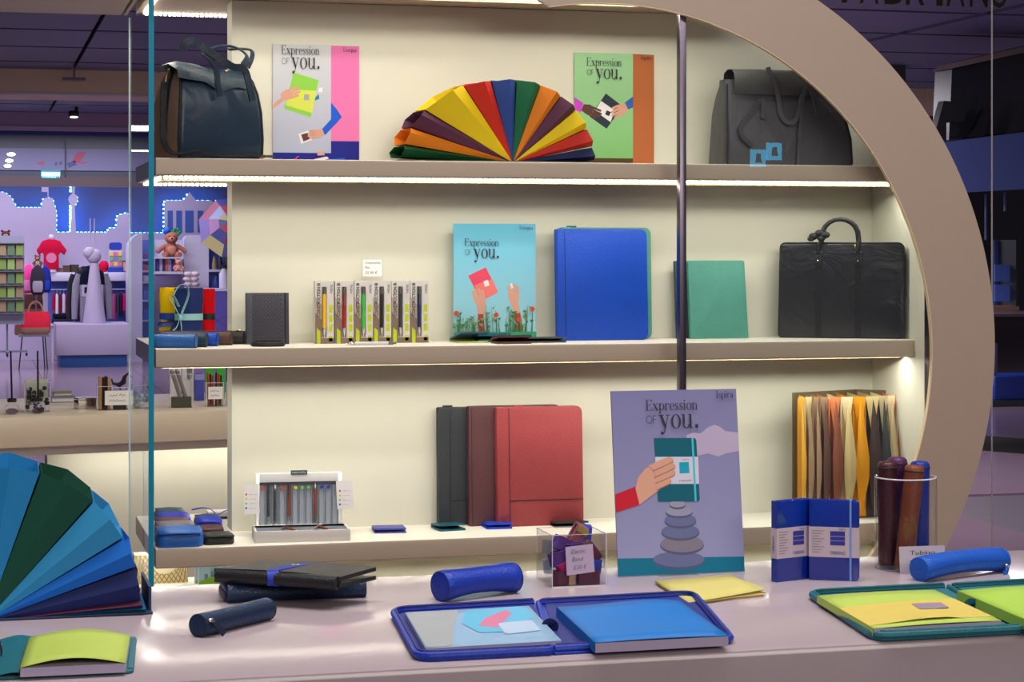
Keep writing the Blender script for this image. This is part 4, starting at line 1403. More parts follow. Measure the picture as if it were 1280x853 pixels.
leaf = [(997, 1004, 'y', 'y'), (1004, 1012, 'tan', 'cr'), (1012, 1019, 'tan', 'tan'), (1019, 1029, 'br', 'tan'), (1029, 1043, 'rs', 'or_'), (1043, 1058, 'cr', 'wh'), (1058, 1074, 'am', 'am'), (1074, 1091, 'dk', 'cr'), (1091, 1103, 'sl', 'sand'), (1103, 1114, 'sand', 'wh'), (1114, 1126, 'cop', 'or_'), (1126, 1138, 'br', 'tan')]
x_off = XS(1082, Ya)
for i, (p0, p1, c0, c1) in enumerate(leaf):
    a, b = XS(p0, Ya) - x_off, XS(p1, Ya) - x_off
    m_ = (a + b) / 2
    yy = -.004 - .05 * math.sin(PI * (i + .5) / 12)
    g = []
    for q in range(13):
        u = q / 12
        wv = max(.015, min(1, (1 - u) / .5) ** .8 * min(1, u / .34) ** .75)
        z = hA * (.03 + .92 * u)
        y = yy - .018 * wv
        g.append([(m_ + (a - m_) * wv, y, z), (m_ + (a - m_) * wv * .4, y - .006 * wv, z), (m_ + (b - m_) * wv * .4, y - .008 * wv, z), (m_ + (b - m_) * wv, y, z)])
    MB().rings(g, cap=(False, False), closed=False).build('gusset', K[c0], T, smooth=60)
    # pocket panels running back to the spine, their top corners folded forward
    for xx in ((a,) if i else ()):
        yb = .034 + (.075 - .006 * abs(i - 8)) * max(0, 1 - abs(xx - .02) / .19)
        MB().poly([(xx, yy + .002, hA * .02), (xx, yb, hA * .02), (xx, yb, hA * .985), (xx, yy + .002, hA * .96)]).build('pocket_panel', K[c1], T, smooth=0)
    MB().poly([(a, yy + .006, hA * .975), (m_, yy + .004, hA * .62), (b, yy + .006, hA * .975)]).build('pocket_top', K[c1], T, smooth=0)
    MB().poly([(a, yy + .006, hA * .02), (b, yy + .006, hA * .02), (m_, yy + .004, hA * .30)]).build('pocket_foot', K[c0], T, smooth=0)
    MB().poly([(a, yy + .012, hA * .01), (b, yy + .012, hA * .01), (b, yy + .012, hA * .96), (a, yy + .012, hA * .96)]).build('pocket_back', K[c0], T, smooth=0)

# things on the plinth below the lowest shelf
Yg = 6.02
a, b = PY(168, 728, Yg), PY(235, 700, Yg)
T = thing('gift_box', 'gold lattice patterned gift box below the lowest shelf', 'box', ((a.x + b.x) / 2, Yg, .59))
w = b.x - a.x
M_gl = mat('lattice_gold', (206, 168, 84), .35, metal=.5)
MB().box(-w / 2, w / 2, 0, .06, 0, .085).build('carton', mat('lattice_cream', (240, 226, 188), .5), T, bevel=.001)
lt = MB()
for k in range(-6, 16):
    x = -w / 2 + k * .014
    for s in (1, -1):
        q = [(x, 0), (x + .004, 0), (x + .004 + .085 * s * .7, .085), (x + .085 * s * .7, .085)]
        q = [(max(-w / 2, min(w / 2, u)), v) for u, v in q]
        lt.poly([(u, -.0003, v) for u, v in (q if s > 0 else q)], 0)
stuff(lt.build('lattice', M_gl, T, smooth=0))
MB().prism(circ(.01, .045, .03, 20, .018), -.002, -.0005, 0, 'xz').build('oval_label', mat('label_cream', (250, 236, 200), .5), T)
for k, (x0, lab) in enumerate(((243, 'pale picture card standing right of the gold gift box'), (247, 'picture card with a green hill, frontmost below the lowest shelf'))):
    Yk = 5.99 - k * .02
    a, b = PY(x0, 726, Yk), PY(x0 + 46, 690, Yk)
    T = thing('picture_card', lab, 'card', (a.x, Yk, .59), 0, 'picture cards below the shelf')
    w = b.x - a.x
    MB().box(0, w, 0, .004, 0, .11).build('board', paper('card_sky', (170, 206, 226)), T)
    pc = MB()
    pc.poly([(0, -.0004, .0), (w, -.0004, 0), (w, -.0004, .012), (w * .6, -.0004, .022), (w * .3, -.0004, .020), (0, -.0004, .006)], 0)
    pc.poly([(0, -.0004, 0), (.004, -.0006, 0), (.004, -.0006, .11), (0, -.0004, .11)], 1)
    for j in range(4):
        x = .02 + j * .018
        pc.poly([(x, -.0003, .015), (x + .01, -.0003, .015), (x + .01, -.0003, .03 + .006 * (j % 3)), (x, -.0003, .03 + .006 * (j % 3))], 2)
    pc.build('print', [paper('card_hill', (126, 176, 66)), M_paper, paper('card_town', (110, 140, 172))], T, smooth=0)
# ------------------------------------------------------------------ on the front counter
def loc_poly(pts, c):
    return [(p[0] - c.x, p[1] - c.y) for p in pts]


def cen(pts):
    c = Vector((0, 0, 0))
    for p in pts:
        c += p
    return c / len(pts)


def lerp2(q, u, v):
    """point in a quad given as back-left, back-right, front-right, front-left."""
    a, b, c, d = q
    return (a * (1 - u) + b * u) * (1 - v) + (d * (1 - u) + c * u) * v


# the large lavender poster on a clear foot
def quad_poster(name, label, TL, TR, BR, BL, mats, draw):
    p0, p1 = PZ(BL[0], BL[1], ZC), PZ(BR[0], BR[1], ZC)
    ax = p1 - p0
    w = ax.length
    rz = math.atan2(ax.y, ax.x)
    lean = math.radians(7.5)
    n = Vector((-math.sin(rz), math.cos(rz), 0))
    up = n * math.sin(lean) + Vector((0, 0, math.cos(lean)))
    # height so that the upper edge falls where the photograph has it
    lo, hi = .1, .6
    for _ in range(40):
        h = (lo + hi) / 2
        q = p0 + up * h
        dd = q.x * ST + q.y * CT
        y = 310 - F_PX * (q.z - EYE) / dd
        lo, hi = (h, hi) if y > TL[1] else (lo, h)
    t = thing('poster', label, 'poster', p0 + Vector((0, 0, .0012)), rz, 'advertising posters', rx=-lean)
    MB().box(0, w, 0, .004, 0, h).build('board', [mats[0]], t)

    def q(p):
        u = v = .5
        for _ in range(8):
            yt, yb = TL[1] + (TR[1] - TL[1]) * u, BL[1] + (BR[1] - BL[1]) * u
            v = (p[1] - yt) / (yb - yt)
            xl_, xr2 = TL[0] + (BL[0] - TL[0]) * v, TR[0] + (BR[0] - TR[0]) * v
            u = (p[0] - xl_) / (xr2 - xl_)
        return min(w, max(0, u * w)), min(h, max(0, (1 - v) * h))
    pr, tx = MB(), MB()
    lay = [0]

    def P(m, pts):
        lay[0] += 1
        g = [q(p) for p in pts]
        A = sum(g[i - 1][0] * g[i][1] - g[i][0] * g[i - 1][1] for i in range(len(g)))
        g = g if A > 0 else g[::-1]
        yy = -.00012 - .00003 * lay[0]
        pr.poly([(u, yy, v) for u, v in g], m)

    def T(s, px, base, cap, width, m=0, sans=False):
        o, o2 = q((px, base)), q((px + width, base - cap))
        if sans:
            tx.text(s, (o[0], -.003, o[1]), o2[1] - o[1], m, width=o2[0] - o[0])
        else:
            serif(tx, s, o[0], o[1], o2[1] - o[1], m, -.003, width=o2[0] - o[0])
    draw(P, T)
    pr.build('picture', mats, t, smooth=0)
    stuff(tx.build('lettering', [M_ink], t, smooth=0))
    return t, p0, rz, w


tp_, p0, rz, w = quad_poster('poster', 'large lavender poster of stacked stones standing on the front counter', (764, 490), (921, 488), (931, 715), (773, 722), MV, p_lav)
st = thing('poster_stand', 'small clear acrylic foot holding the lavender poster', 'stand', p0, rz)
MB().box(w * .30, w * .61, -.018, -.004, 0, .001).box(w * .30, w * .61, -.006, -.004, .001, .008).build('foot', M_acryl, st)
MB().prism([(.006, 0), (.10, 0), (.10, .003), (.008, .003)], w * .34, w * .57, 0, 'yz').prism([(.010, .003), (.013, .003), (.028, .118), (.025, .118)], w * .34, w * .57, 0, 'yz').build('back_rest', M_acryl, st)


# blue expanding file fanned open at the left
pa = PZ(-18, 778, ZC)
BF = dict(navy=P_('ink_blue', (14, 32, 92)), sky=P_('mid_blue', (28, 134, 196)), azure=P_('azure', (10, 104, 200)), green=P_('bottle_green', (6, 76, 58)), blue=P_('petrol_blue', (16, 108, 160)), plum=P_('wine', (84, 30, 66)), teal=P_('teal', (18, 92, 110)), lt=P_('cerulean', (46, 146, 200)))
R0 = .262
sg = [(1.2, 1.9, R0, R0), (2.0, 2.5, R0, R0), (2.7, 5.2, R0 * .985, R0 * .97), (5.6, 17.5, R0 * .97, R0 * .98), (18.5, 29.5, R0 * .985, R0 * .99), (30.5, 47.5, R0 * .99, R0 * 1.0), (48.5, 69.5, R0 * 1.005, R0 * .99), (70.5, 92, R0 * .99, R0 * .98), (93, 116, R0 * .98, R0 * .98), (117, 137, R0 * .98, R0 * .98), (138, 155, R0 * .98, R0), (156, 168, R0, R0), (169, 177, R0, R0)]


def bf_base(T):
    MB().box(-.27, .274, -.075, .10, 0, .0045).build('cover', mat('navy_card', (16, 40, 84), .5), T, bevel=.001)
    MB().box(.268, .2725, -.06, .10, .0045, .045).build('cover_edge', mat('navy_card', (16, 40, 84), .5), T)


fan('fan_folder', 'blue and green expanding file fanned open at the left end of the counter', (pa.x, pa.y + .075, ZC), 0, sg, 0, .07,
    [BF['teal'], BF['blue'], BF['plum'], BF['navy'], BF['azure'], BF['lt'], BF['green'], BF['sky'], BF['blue'], BF['azure'], BF['navy'], BF['plum'], BF['teal']], 'opened expanding files', bf_base, ridge=.5, bulge=.010)


# wallets stacked at the left
q = [PZ(x, y, ZC) for x, y in ((290, 738), (446, 737), (452, 754), (281, 757))]
c = cen(q)
T = thing('wallet', 'navy leather wallet at the bottom of the stack of two', 'wallet', c, 0, 'stacked leather wallets')
W, D = .252, .105
MB().rings([[(x * k, y * k + .018, z) for x, y in rrect(W, D, .008, 4)] for z, k in ((0, .985), (.004, 1), (.012, 1.0), (.0155, .99))]).build('lower_flap', leather('navy_wallet_leather', (22, 44, 76), .36), T, smooth=50)
MB().rings([[(x * k, y * k + .018, z) for x, y in rrect(W, D, .008, 4)] for z, k in ((.017, .985), (.021, 1), (.030, 1.0), (.034, .98))]).build('upper_flap', leather('navy_wallet_leather', (22, 44, 76), .36), T, smooth=50)
MB().tube([(-W / 2 + .004, -D / 2 + .020, .017), (W / 2 - .004, -D / 2 + .020, .017)], .017, 12).build('fold', leather('navy_wallet_leather', (22, 44, 76), .36), T)
z0 = ZC + .035
bl, br_, fr, fl4 = PZ(327, 702, z0 + .026), PZ(470, 709, z0 + .026), PZ(424, 719, z0 + .026), PZ(268, 709, z0 + .026)
c = cen([bl, br_, fr, fl4])
T = thing('wallet', 'black leather wallet with a blue band on top of the navy wallet', 'wallet', (c.x, c.y, z0), 0, 'stacked leather wallets')
qd = [p - Vector((c.x, c.y, 0)) for p in (bl, br_, fr, fl4)]
L_bw = leather('black_wallet_leather', (36, 36, 38), .42)
for nm, (za, zb) in (('lower_flap', (0.0, .007)), ('upper_flap', (.016, .023))):
    g = []
    for k in range(9):
        u = k / 8
        lift = (.0 if nm == 'lower_flap' else .003 * math.sin(PI * u)) + (max(0, u - .7) * (.012 if nm == 'lower_flap' else -.004))
        row = []
        for v, zz in ((1, za), (0, za), (0, zb), (1, zb)):
            p = lerp2(qd, u, v)
            row.append((p.x, p.y, zz + lift + (.004 if (v == 0 and nm == 'upper_flap') else 0)))
        g.append(row)
    MB().rings(g).build(nm, L_bw, T, smooth=40)
fa, fb = qd[3], qd[2]
MB().tube([(fa.x + .006, fa.y + .002, .012), ((fa.x + fb.x) / 2, (fa.y + fb.y) / 2, .0125), (fb.x - .003, fb.y, .012)], .012, 12).build('fold', L_bw, T)
bd = [lerp2(qd, .47, v) for v in (0, .3, .6, .9)]
pth = [(p.x, p.y, .0285 - .003 * v) for p, v in zip(bd, (0, .1, .3, .6))]
e = lerp2(qd, .47, 1.0)
pth += [(e.x, e.y - .004, .0262), (e.x, e.y - .0105, .0215), (e.x, e.y - .0135, .013), (e.x, e.y - .0115, .006), (e.x, e.y - .008, .001)]
MB().tube(pth, 0, flat=(.020, .0016), up=(0, 0, 1)).build('elastic_band', mat('band_blue', (18, 52, 168), .6), T, smooth=60)
m_ = lerp2(qd, .47, .45)
MB().box(m_.x - .007, m_.x + .007, m_.y - .004, m_.y + .004, .0288, .0305).build('band_plate', M_chrome, T)


# pencil cases on the counter
def case_px(label, pL, pR, r, m, **k):
    a, b = PZ(*pL, ZC), PZ(*pR, ZC)
    d = b - a
    L = d.length
    c = (a + b) / 2
    return tube_case(label, (c.x, c.y + 0), 0, L, r, m, ZC, math.atan2(d.y, d.x), **k)


case_px('small navy leather pencil tube with its zip pull at the near end', (248, 797), (334, 775), .019, leather('navy_tube_leather', (22, 46, 82), .38), flatz=1.0, group='leather pencil cases on the counter', zipm=mat('navy_zip', (16, 34, 62), .5), puff=.03, zang=(-.75, -.2))
case_px('cobalt blue leather pencil case behind the open cobalt portfolio', (550, 752), (642, 740), .0285, leather('cobalt_case_leather', (24, 56, 168), .38), flatz=.95, group='leather pencil cases on the counter', zipm=leather('cobalt_zip', (20, 44, 136), .5), puff=.12, pull=False, sag=.004, zang=(-1.35, -1.2))
case_px('bright blue leather pencil case at the right end of the counter', (1149, 727), (1251, 714), .0255, leather('bright_case_leather', (20, 84, 186), .4, 420, .6), flatz=.9, group='leather pencil cases on the counter', zipm=leather('bright_zip', (22, 96, 190), .5), puff=.06, sag=.006, zang=(.05, .55), pull_end=1)


# open portfolios
def open_portfolio(label, left, right, m, lining, z=ZC, r=.03, hgt=.012):
    """left/right: pixel quads (back-left, back-right, front-right, front-left) on the counter."""
    ql, qr = [PZ(x, y, ZC) for x, y in left], [PZ(x, y, ZC) for x, y in right]
    c = cen(ql + qr)
    T = thing('open_portfolio', label, 'portfolio', (c.x, c.y, ZC), 0, 'open zipped portfolios')
    for nm, q, rad in (('left_cover', ql, [r, .006, .006, r]), ('right_cover', qr, [.006, r, r, .006])):
        pl = round_poly(loc_poly(q, c), rad, 5)
        o = MB().prism(pl, 0, .0045).build(nm, m, T, bevel=.0015)
        cc = Vector((sum(p[0] for p in pl) / len(pl), sum(p[1] for p in pl) / len(pl)))
        ins = [tuple(cc + (Vector(p) - cc) * .93) for p in pl]
        MB().prism(ins, .0045, .0065).build('lining', lining, o)
        path = [tuple(cc + (Vector(p) - cc) * .985) for p in pl]
        n = len(pl) // 4 if False else 6
        # zip runs round the three outer sides
        if nm == 'left_cover':
            seq = path[6 + 6 + 6 - 1:] + path[:6 + 1] if False else path[12:] + path[:7]
        else:
            seq = path[6:18]
            seq = [path[0]] + seq + [path[-1]]
        MB().tube([(x, y, .008) for x, y in seq], .0062, 8).build('zip_edge', m, o)
        MB().tube([(x * 1 + (cc.x - x) * .02, y + (cc.y - y) * .02, .0142) for x, y in seq], .002, 6).build('zip_teeth', lining, o)
    a, b = (ql[1] + qr[0]) / 2 - c, (ql[2] + qr[3]) / 2 - c
    MB().tube([(a.x, a.y, .006), ((a.x + b.x) / 2, (a.y + b.y) / 2, .005), (b.x, b.y + .004, .006)], .005, 8).build('spine', m, T)
    return T, c


def pad(name, label, quad, zt, th, cover, pages, cat='notepad', curl=0.0, bow=0.0, spine=True, group=None):
    """a pad of paper: page block and a cover sheet; quad are pixels of its top face, back-left first."""
    q = [PZ(x, y, zt) for x, y in quad]
    c = cen(q)
    T = thing(name, label, cat, (c.x, c.y, zt - th), 0, group)
    ql = [p - c for p in q]
    MB().prism([(p.x * .995, p.y * .995) for p in ql], 0, th - .001).build('pages', pages, T)
    g, g2 = [], []
    for i in range(11):
        u = i / 10
        row = []
        for j in range(7):
            v = j / 6
            p = lerp2(ql, u, v)
            z = th - .0004 + bow * math.sin(PI * u) + curl * (u * (1 - u)) * (1 - v) * 4 * (u - .4)
            row.append((p.x, p.y, max(th - .0006, z)))
        g.append(row)
    o = MB().rings(g[::-1], cap=(False, False), closed=False).build('cover', cover, T, smooth=60)
    s = o.modifiers.new('thickness', 'SOLIDIFY')
    s.thickness, s.offset = .0007, 0
    if spine:
        a, b = ql[0], ql[3]
        MB().poly([(a.x - .0012, a.y, 0), (b.x - .0012, b.y, 0), (b.x - .0012, b.y, th), (a.x - .0012, a.y, th)]).build('spine', cover, T, smooth=0)
    return T, c, ql


L_cin = leather('violet_blue_lining', (46, 54, 128), .55, 420, .4)
open_portfolio('open cobalt blue zipped portfolio in the middle of the counter', [(489, 769), (672, 758), (690, 820), (521, 829)], [(674, 758), (868, 748), (918, 807), (692, 820)], L_cobalt, L_cin)
M_lav = paper('page_lavender', (186, 176, 206))
T, c, ql = pad('wrapped_notebook', 'film-wrapped notebook with a pale blue cover, left in the cobalt portfolio', [(506, 766), (661, 757.5), (702, 801), (532, 811)], ZC + .0165, .0095, paper('cover_iceblue', (150, 186, 214), .5), M_lav, 'notebook', spine=False, group='stationery in the cobalt portfolio')
pr = MB()


def onpad(m, pts, dz):
    g = [PZ(x, y, ZC + .0165) - Vector((c.x, c.y, 0)) for x, y in pts]
    A = sum(g[i - 1].x * g[i].y - g[i].x * g[i - 1].y for i in range(len(g)))
    g = g if A > 0 else g[::-1]
    pr.poly([(p[0], p[1], .0102 + dz) for p in round_poly([(p.x, p.y) for p in g], .009, 4)], m)


onpad(0, [(507, 766.5), (573, 763), (568, 780), (566, 808), (533, 810), (520, 788)], 0)
onpad(1, [(582, 764), (655, 759), (668, 772), (640, 790), (600, 792), (577, 780)], .0001)
onpad(2, [(607, 773), (633, 763), (640, 768), (622, 786), (598, 783)], .0002)
onpad(3, [(622, 780), (664, 776), (676, 789), (632, 794)], .00025)
stuff(pr.build('print', [paper('print_silver', (170, 174, 176), .4), paper('print_skyblue', (110, 190, 222)), paper('print_pink2', (214, 130, 160)), paper('print_pale', (186, 206, 226))], T, smooth=0))
pa = PZ(516, 770, ZC + .0165) - Vector((c.x, c.y, 0))
lt = MB()
for k in range(3):
    lt.scribble((pa.x + .006 + k * .004, pa.y - .006 - k * .009, .0106), .03 - .004 * k, .005, 0, k, (1, .02, 0), (.25, 1, 0))
stuff(lt.build('lettering', M_paper, T, smooth=0))
fm = MB()
g = []
for i in range(15):
    u = i / 14
    g.append([(lerp2(ql, u, v).x * 1.01, lerp2(ql, u, v).y * 1.01, .0122 + .0012 * math.sin(i * 1.7 + v * 5) * (.4 + .6 * abs(math.sin(9 * v + i)))) for v in [j / 8 for j in range(9)]])
fm.rings(g[::-1], cap=(False, False), closed=False).build('film_wrap', glass('film', (.97, .98, 1.0), 1.6, .06), T, smooth=60)
T, c, ql = pad('notepad', 'blue notepad lying right in the open cobalt portfolio', [(696, 759), (849, 751), (911, 795), (744, 804)], ZC + .0225, .0155, paper('cover_azure', (16, 116, 198), .5), M_lav, curl=.012, bow=.002, group='stationery in the cobalt portfolio')
p = PZ(690, 783, ZC + .012)
T = thing('pen_loop', 'dark blue leather pen loop at the spine of the cobalt portfolio', 'pen loop', (p.x, p.y, ZC + .0068), math.radians(60))
MB().tube([(-.012, -.003, .0005), (-.012, -.006, .008), (-.012, 0, .012), (-.012, .006, .008), (-.012, .003, .0005)], 0, flat=(.016, .0014), up=(1, 0, 0)).build('loop', leather('ink_loop', (24, 28, 90), .5), T, smooth=60)

L_tp = leather('teal_folder_leather', (30, 104, 118), .45)
L_tl = leather('teal_lining', (44, 112, 124), .55)
open_portfolio('open teal zipped portfolio at the right end of the counter', [(1009, 747), (1184, 738), (1278, 793), (1092, 803)], [(1188, 738), (1372, 728), (1490, 782), (1284, 793)], L_tp, L_tl)
T, c, ql = pad('notebook', 'lime green notebook with a yellow paper band in the teal portfolio', [(1022, 745), (1168, 737.5), (1252, 776), (1092, 786)], ZC + .0195, .0125, paper('cover_lime', (182, 206, 92), .55), M_lav, 'notebook', bow=.002, group='stationery in the teal portfolio')
g = []
for i in range(9):
    u = i / 8
    g.append([(lerp2(ql, u, v).x, lerp2(ql, u, v).y, .0128 + .0022 * math.sin(PI * u) + (.0035 * math.sin(PI * u) ** 2 * (u < .8) if v > .9 else 0)) for v in (.40 - .1 * u, .6, .8, .93 - .04 * u)])
MB().rings(g[::-1], cap=(False, False), closed=False).build('paper_band', paper('band_straw', (212, 192, 96)), T, smooth=60)
qq = [PZ(x, y, ZC + .0225) - Vector((c.x, c.y, ZC + .0195 - .0125)) for x, y in ((1139, 755), (1150, 762), (1187, 760), (1176, 753.5))]
MB().poly([(p.x, p.y, .0158) for p in qq]).build('print', paper('band_mauve', (150, 134, 148)), T, smooth=0)
T, c, ql = pad('notepad', 'leaf green notepad at the right edge, in the teal portfolio', [(1197, 738.5), (1345, 731), (1452, 770), (1292, 779)], ZC + .024, .017, paper('cover_leaf', (166, 206, 76), .55), paper('cover_leaf', (166, 206, 76), .55), bow=.003, group='stationery in the teal portfolio')
p = PZ(1216, 756, ZC + .012)
T = thing('pen_loop', 'teal leather pen loop at the spine of the teal portfolio', 'pen loop', (p.x, p.y, ZC + .0068), math.radians(55))
MB().tube([(-.008, -.003, .0005), (-.008, -.006, .006), (-.008, 0, .009), (-.008, .006, .006), (-.008, .003, .0005)], 0, flat=(.016, .0014), up=(1, 0, 0)).build('loop', L_tp, T, smooth=60)

# teal cover with a green pad, lower left
q = [PZ(x, y, ZC) for x, y in ((-70, 806), (171, 800), (167, 843), (-110, 856))]
c = cen(q)
T = thing('notebook_cover', 'open teal leather notebook cover in the lower left corner', 'notebook cover', (c.x, c.y, ZC))
MB().prism(round_poly(loc_poly(q, c), .012, 4), 0, .005).build('cover', L_tp, T, bevel=.002)
a, b = [PZ(x, y, ZC) - Vector((c.x, c.y, ZC)) for x, y in ((20, 803), (12, 851))]
g = []
for k in range(9):
    u = k / 8
    g.append([(a.x + (b.x - a.x) * v - .03 + .07 * u, a.y + (b.y - a.y) * v, .0052 + .006 * math.sin(PI * u) ** 2) for v in (0, .33, .66, 1)])
MB().rings(g[::-1], cap=(False, False), closed=False).build('spine', L_tp, T, smooth=60)
a, b = [PZ(x, y, ZC) - Vector((c.x, c.y, ZC)) for x, y in ((164, 801.5), (160, 841))]
MB().prism([(a.x, a.y), (a.x + .0075, a.y), (b.x + .0075, b.y), (b.x, b.y)], .005, .0062).build('sewn_edge', L_tl, T)
T, c2, ql = pad('notepad', 'lime green notepad on the teal cover in the lower left corner', [(37, 797), (163, 794), (157, 829), (25, 835)], ZC + .019, .0139, paper('cover_lime2', (180, 202, 88), .55), M_lav, bow=.011)
p = PZ(5, 818, ZC + .008)
T = thing('pen_loop', 'black elastic pen loop at the lower left edge of the picture', 'pen loop', (p.x, p.y, ZC + .0117), .2)
MB().tube([(-.006, -.003, 0.001), (-.006, -.008, .006), (-.006, 0, .010), (-.006, .008, .006), (-.006, .003, .001)], 0, flat=(.014, .0016), up=(1, 0, 0)).build('loop', M_black, T, smooth=60)
pad('notepad', 'pale blue edged notepad cut off by the lower left border', [(-70, 800), (-3, 797), (-8, 818), (-84, 822)], ZC + .016, .0109, paper('cover_azure', (16, 116, 198), .5), M_paper)

# folded yellow papers
for k, (lab, quad, col, z) in enumerate((('peach folded paper under the olive yellow one', [(824, 727), (917, 722), (955, 744), (861, 754)], (206, 176, 128), .003), ('olive yellow folded paper lying right of the large poster', [(818, 724.5), (912, 718.5), (957, 738), (861, 752)], (206, 196, 116), .009))):
    q = [PZ(x, y, ZC + z) for x, y in quad]
    c = cen(q)
    T = thing('paper_folder', lab, 'paper', (c.x, c.y, ZC + (0 if k == 0 else .0032)), 0, 'folded papers')
    ql = [p - c for p in q]
    m = paper('paper_%d' % k, col)
    zb = 0
    for s, nm in ((0, 'lower_leaf'), (1, 'upper_leaf')):
        g = []
        for i in range(7):
            u = i / 6
            g.append([(lerp2(ql, u, v).x, lerp2(ql, u, v).y, .0008 + s * .0012 + (.0015 + .004 * k * s * u * u * (1 if v > .5 else .6)) * s) for v in (0, .33, .66, 1)])
        o = MB().rings(g[::-1], cap=(False, False), closed=False).build(nm, m, T, smooth=60)
        so = o.modifiers.new('thickness', 'SOLIDIFY')
        so.thickness, so.offset = .0006, 0

# clear box of elastic bands
a, b = PZ(692, 737, ZC), PZ(756, 731.5, ZC)
w = b.x - a.x
T = thing('acrylic_box', 'clear acrylic cube full of coloured elastic bands', 'box', ((a.x + b.x) / 2, (a.y + b.y) / 2 + w / 2, ZC))
hB = .096
t_ = .0028
bx = MB().box(-w / 2, w / 2, -w / 2, -w / 2 + t_, .003, hB).box(-w / 2, w / 2, w / 2 - t_, w / 2, .003, hB).box(-w / 2, -w / 2 + t_, -w / 2 + t_, w / 2 - t_, .003, hB).box(w / 2 - t_, w / 2, -w / 2 + t_, w / 2 - t_, .003, hB).box(-w / 2, w / 2, -w / 2, w / 2, 0, .003)
bx.build('case', M_acryl, T)
e = MB()
M_edge = mat('acrylic_edge', (214, 214, 222), .15, coat=.5)
for sx in (-1, 1):
    for sy in (-1, 1):
        e.box(sx * w / 2 - (t_ * .5 if sx > 0 else -.0002), sx * w / 2 + (.0002 if sx > 0 else t_ * .5), sy * w / 2 - .0006, sy * w / 2 + .0006, .002, hB)
for s in (-1, 1):
    e.box(-w / 2, w / 2, s * w / 2 - .0008, s * w / 2 + .0008, hB - .0004, hB + .0004)
    e.box(s * w / 2 - .0008, s * w / 2 + .0008, -w / 2, w / 2, hB - .0004, hB + .0004)
e.box(-w / 2, w / 2, -w / 2 - .0003, -w / 2 + .002, 0, .0022)
stuff(e.build('edges', M_edge, T))
box_c = Vector(T.location)
cd = MB().prism([(-.024, .022), (.029, .027), (.025, .078), (-.027, .074)], -w / 2 - .0012, -w / 2 - .0004, 0, 'xz').build('price_card', paper('card_lilac', (190, 172, 202)), T)
lt = MB()
for s, x, z, wd in (('Elastic', -.017, .061, .027), ('Band', -.015, .047, .020), ('5.50 €', -.012, .032, .024)):
    lt.text(s, (x, -w / 2 - .0016, z), .0075, right=(1, 0, .07), up=(-.05, 0, 1), width=wd, shear=.2)
stuff(lt.build('lettering', M_pen, T, smooth=0))
EB = dict(purple=mat('elastic_purple', (78, 36, 118), .75, bump=('noise', 900, .3)), wine=mat('elastic_wine', (86, 28, 58), .75), blue=mat('elastic_blue', (22, 52, 160), .75), pink=mat('elastic_magenta', (176, 24, 100), .75), rose=mat('elastic_rose', (150, 80, 96), .75), grey=mat('elastic_grey', (120, 128, 146), .75), pale=mat('elastic_pale', (176, 196, 214), .75))


def band(label, col, p, rot, L=.040, t=.017, wd=.025, plate=False):
    o = thing('elastic_band', label, 'elastic band', box_c + Vector(p), 0, 'rolled elastic bands')
    o.rotation_euler = rot
    pts = []
    for k in range(17):
        a = 2 * PI * k / 16
        cx_ = L / 2 - t / 2
        pts.append(((cx_ if math.cos(a) > 0.01 else (-cx_ if math.cos(a) < -.01 else 0)) + t / 2 * math.cos(a), t / 2 * math.sin(a), 0))
    MB().tube(pts, 0, flat=(.0042, wd), up=(0, 0, 1)).build('strap', EB[col], o, smooth=60)
    if plate:
        MB().box(L * .12, L * .42, -t / 2 - .0045, -t / 2 - .0022, -wd / 2, wd / 2).build('clasp', M_gold, o)
    return o


band('dark wine elastic band at the bottom front left of the clear box', 'wine', (-.024, -.034, .016), (0, 0, .1), plate=True)
band('dark wine elastic band at the bottom front right of the clear box', 'wine', (.022, -.034, .015), (0, 0, -.2))
band('blue elastic band low on the right of the clear box', 'blue', (.030, -.030, .034), (0, .1, .1), .034)
band('magenta elastic band in the middle of the clear box', 'pink', (-.016, -.032, .035), (0, -.4, .1))
band('purple elastic band at the left of the clear box, below the top one', 'purple', (-.030, -.030, .052), (0, -.25, -.1))
band('purple elastic band near the top left of the clear box', 'purple', (-.020, -.018, .073), (0, .45, .2), .042, .016)
band('purple elastic band with a pale plate near the top of the clear box', 'purple', (.004, -.030, .066), (0, -.15, .1), .04, .014, plate=True)
band('wine elastic band at the right behind the price card', 'wine', (.030, -.022, .058), (0, .9, .1), .04, .016)
band('rose elastic band sticking out of the clear box with a gold clasp', 'rose', (.010, -.004, .088), (0, -1.0, .2), .040, .014, plate=True)
band('blue elastic band standing tall at the back of the clear box', 'blue', (.026, .012, .082), (0, -1.45, .1), .044, .018)
band('grey elastic band at the back left of the clear box', 'grey', (-.028, .026, .064), (0, .1, .3))
band('pale blue elastic band at the lower back left of the clear box', 'pale', (-.026, .028, .030), (0, -.1, .4), .04)
band('pale blue elastic band lying on the floor of the clear box', 'pale', (-.012, .018, .012), (0, 0, .6), .04)

# pair of blue notebooks
M_nb = mat('notebook_blue', (8, 44, 150), .2, coat=.5)
M_bandp = paper('band_pinkgrey', (196, 180, 192))
M_sq = paper('band_square', (52, 54, 150))


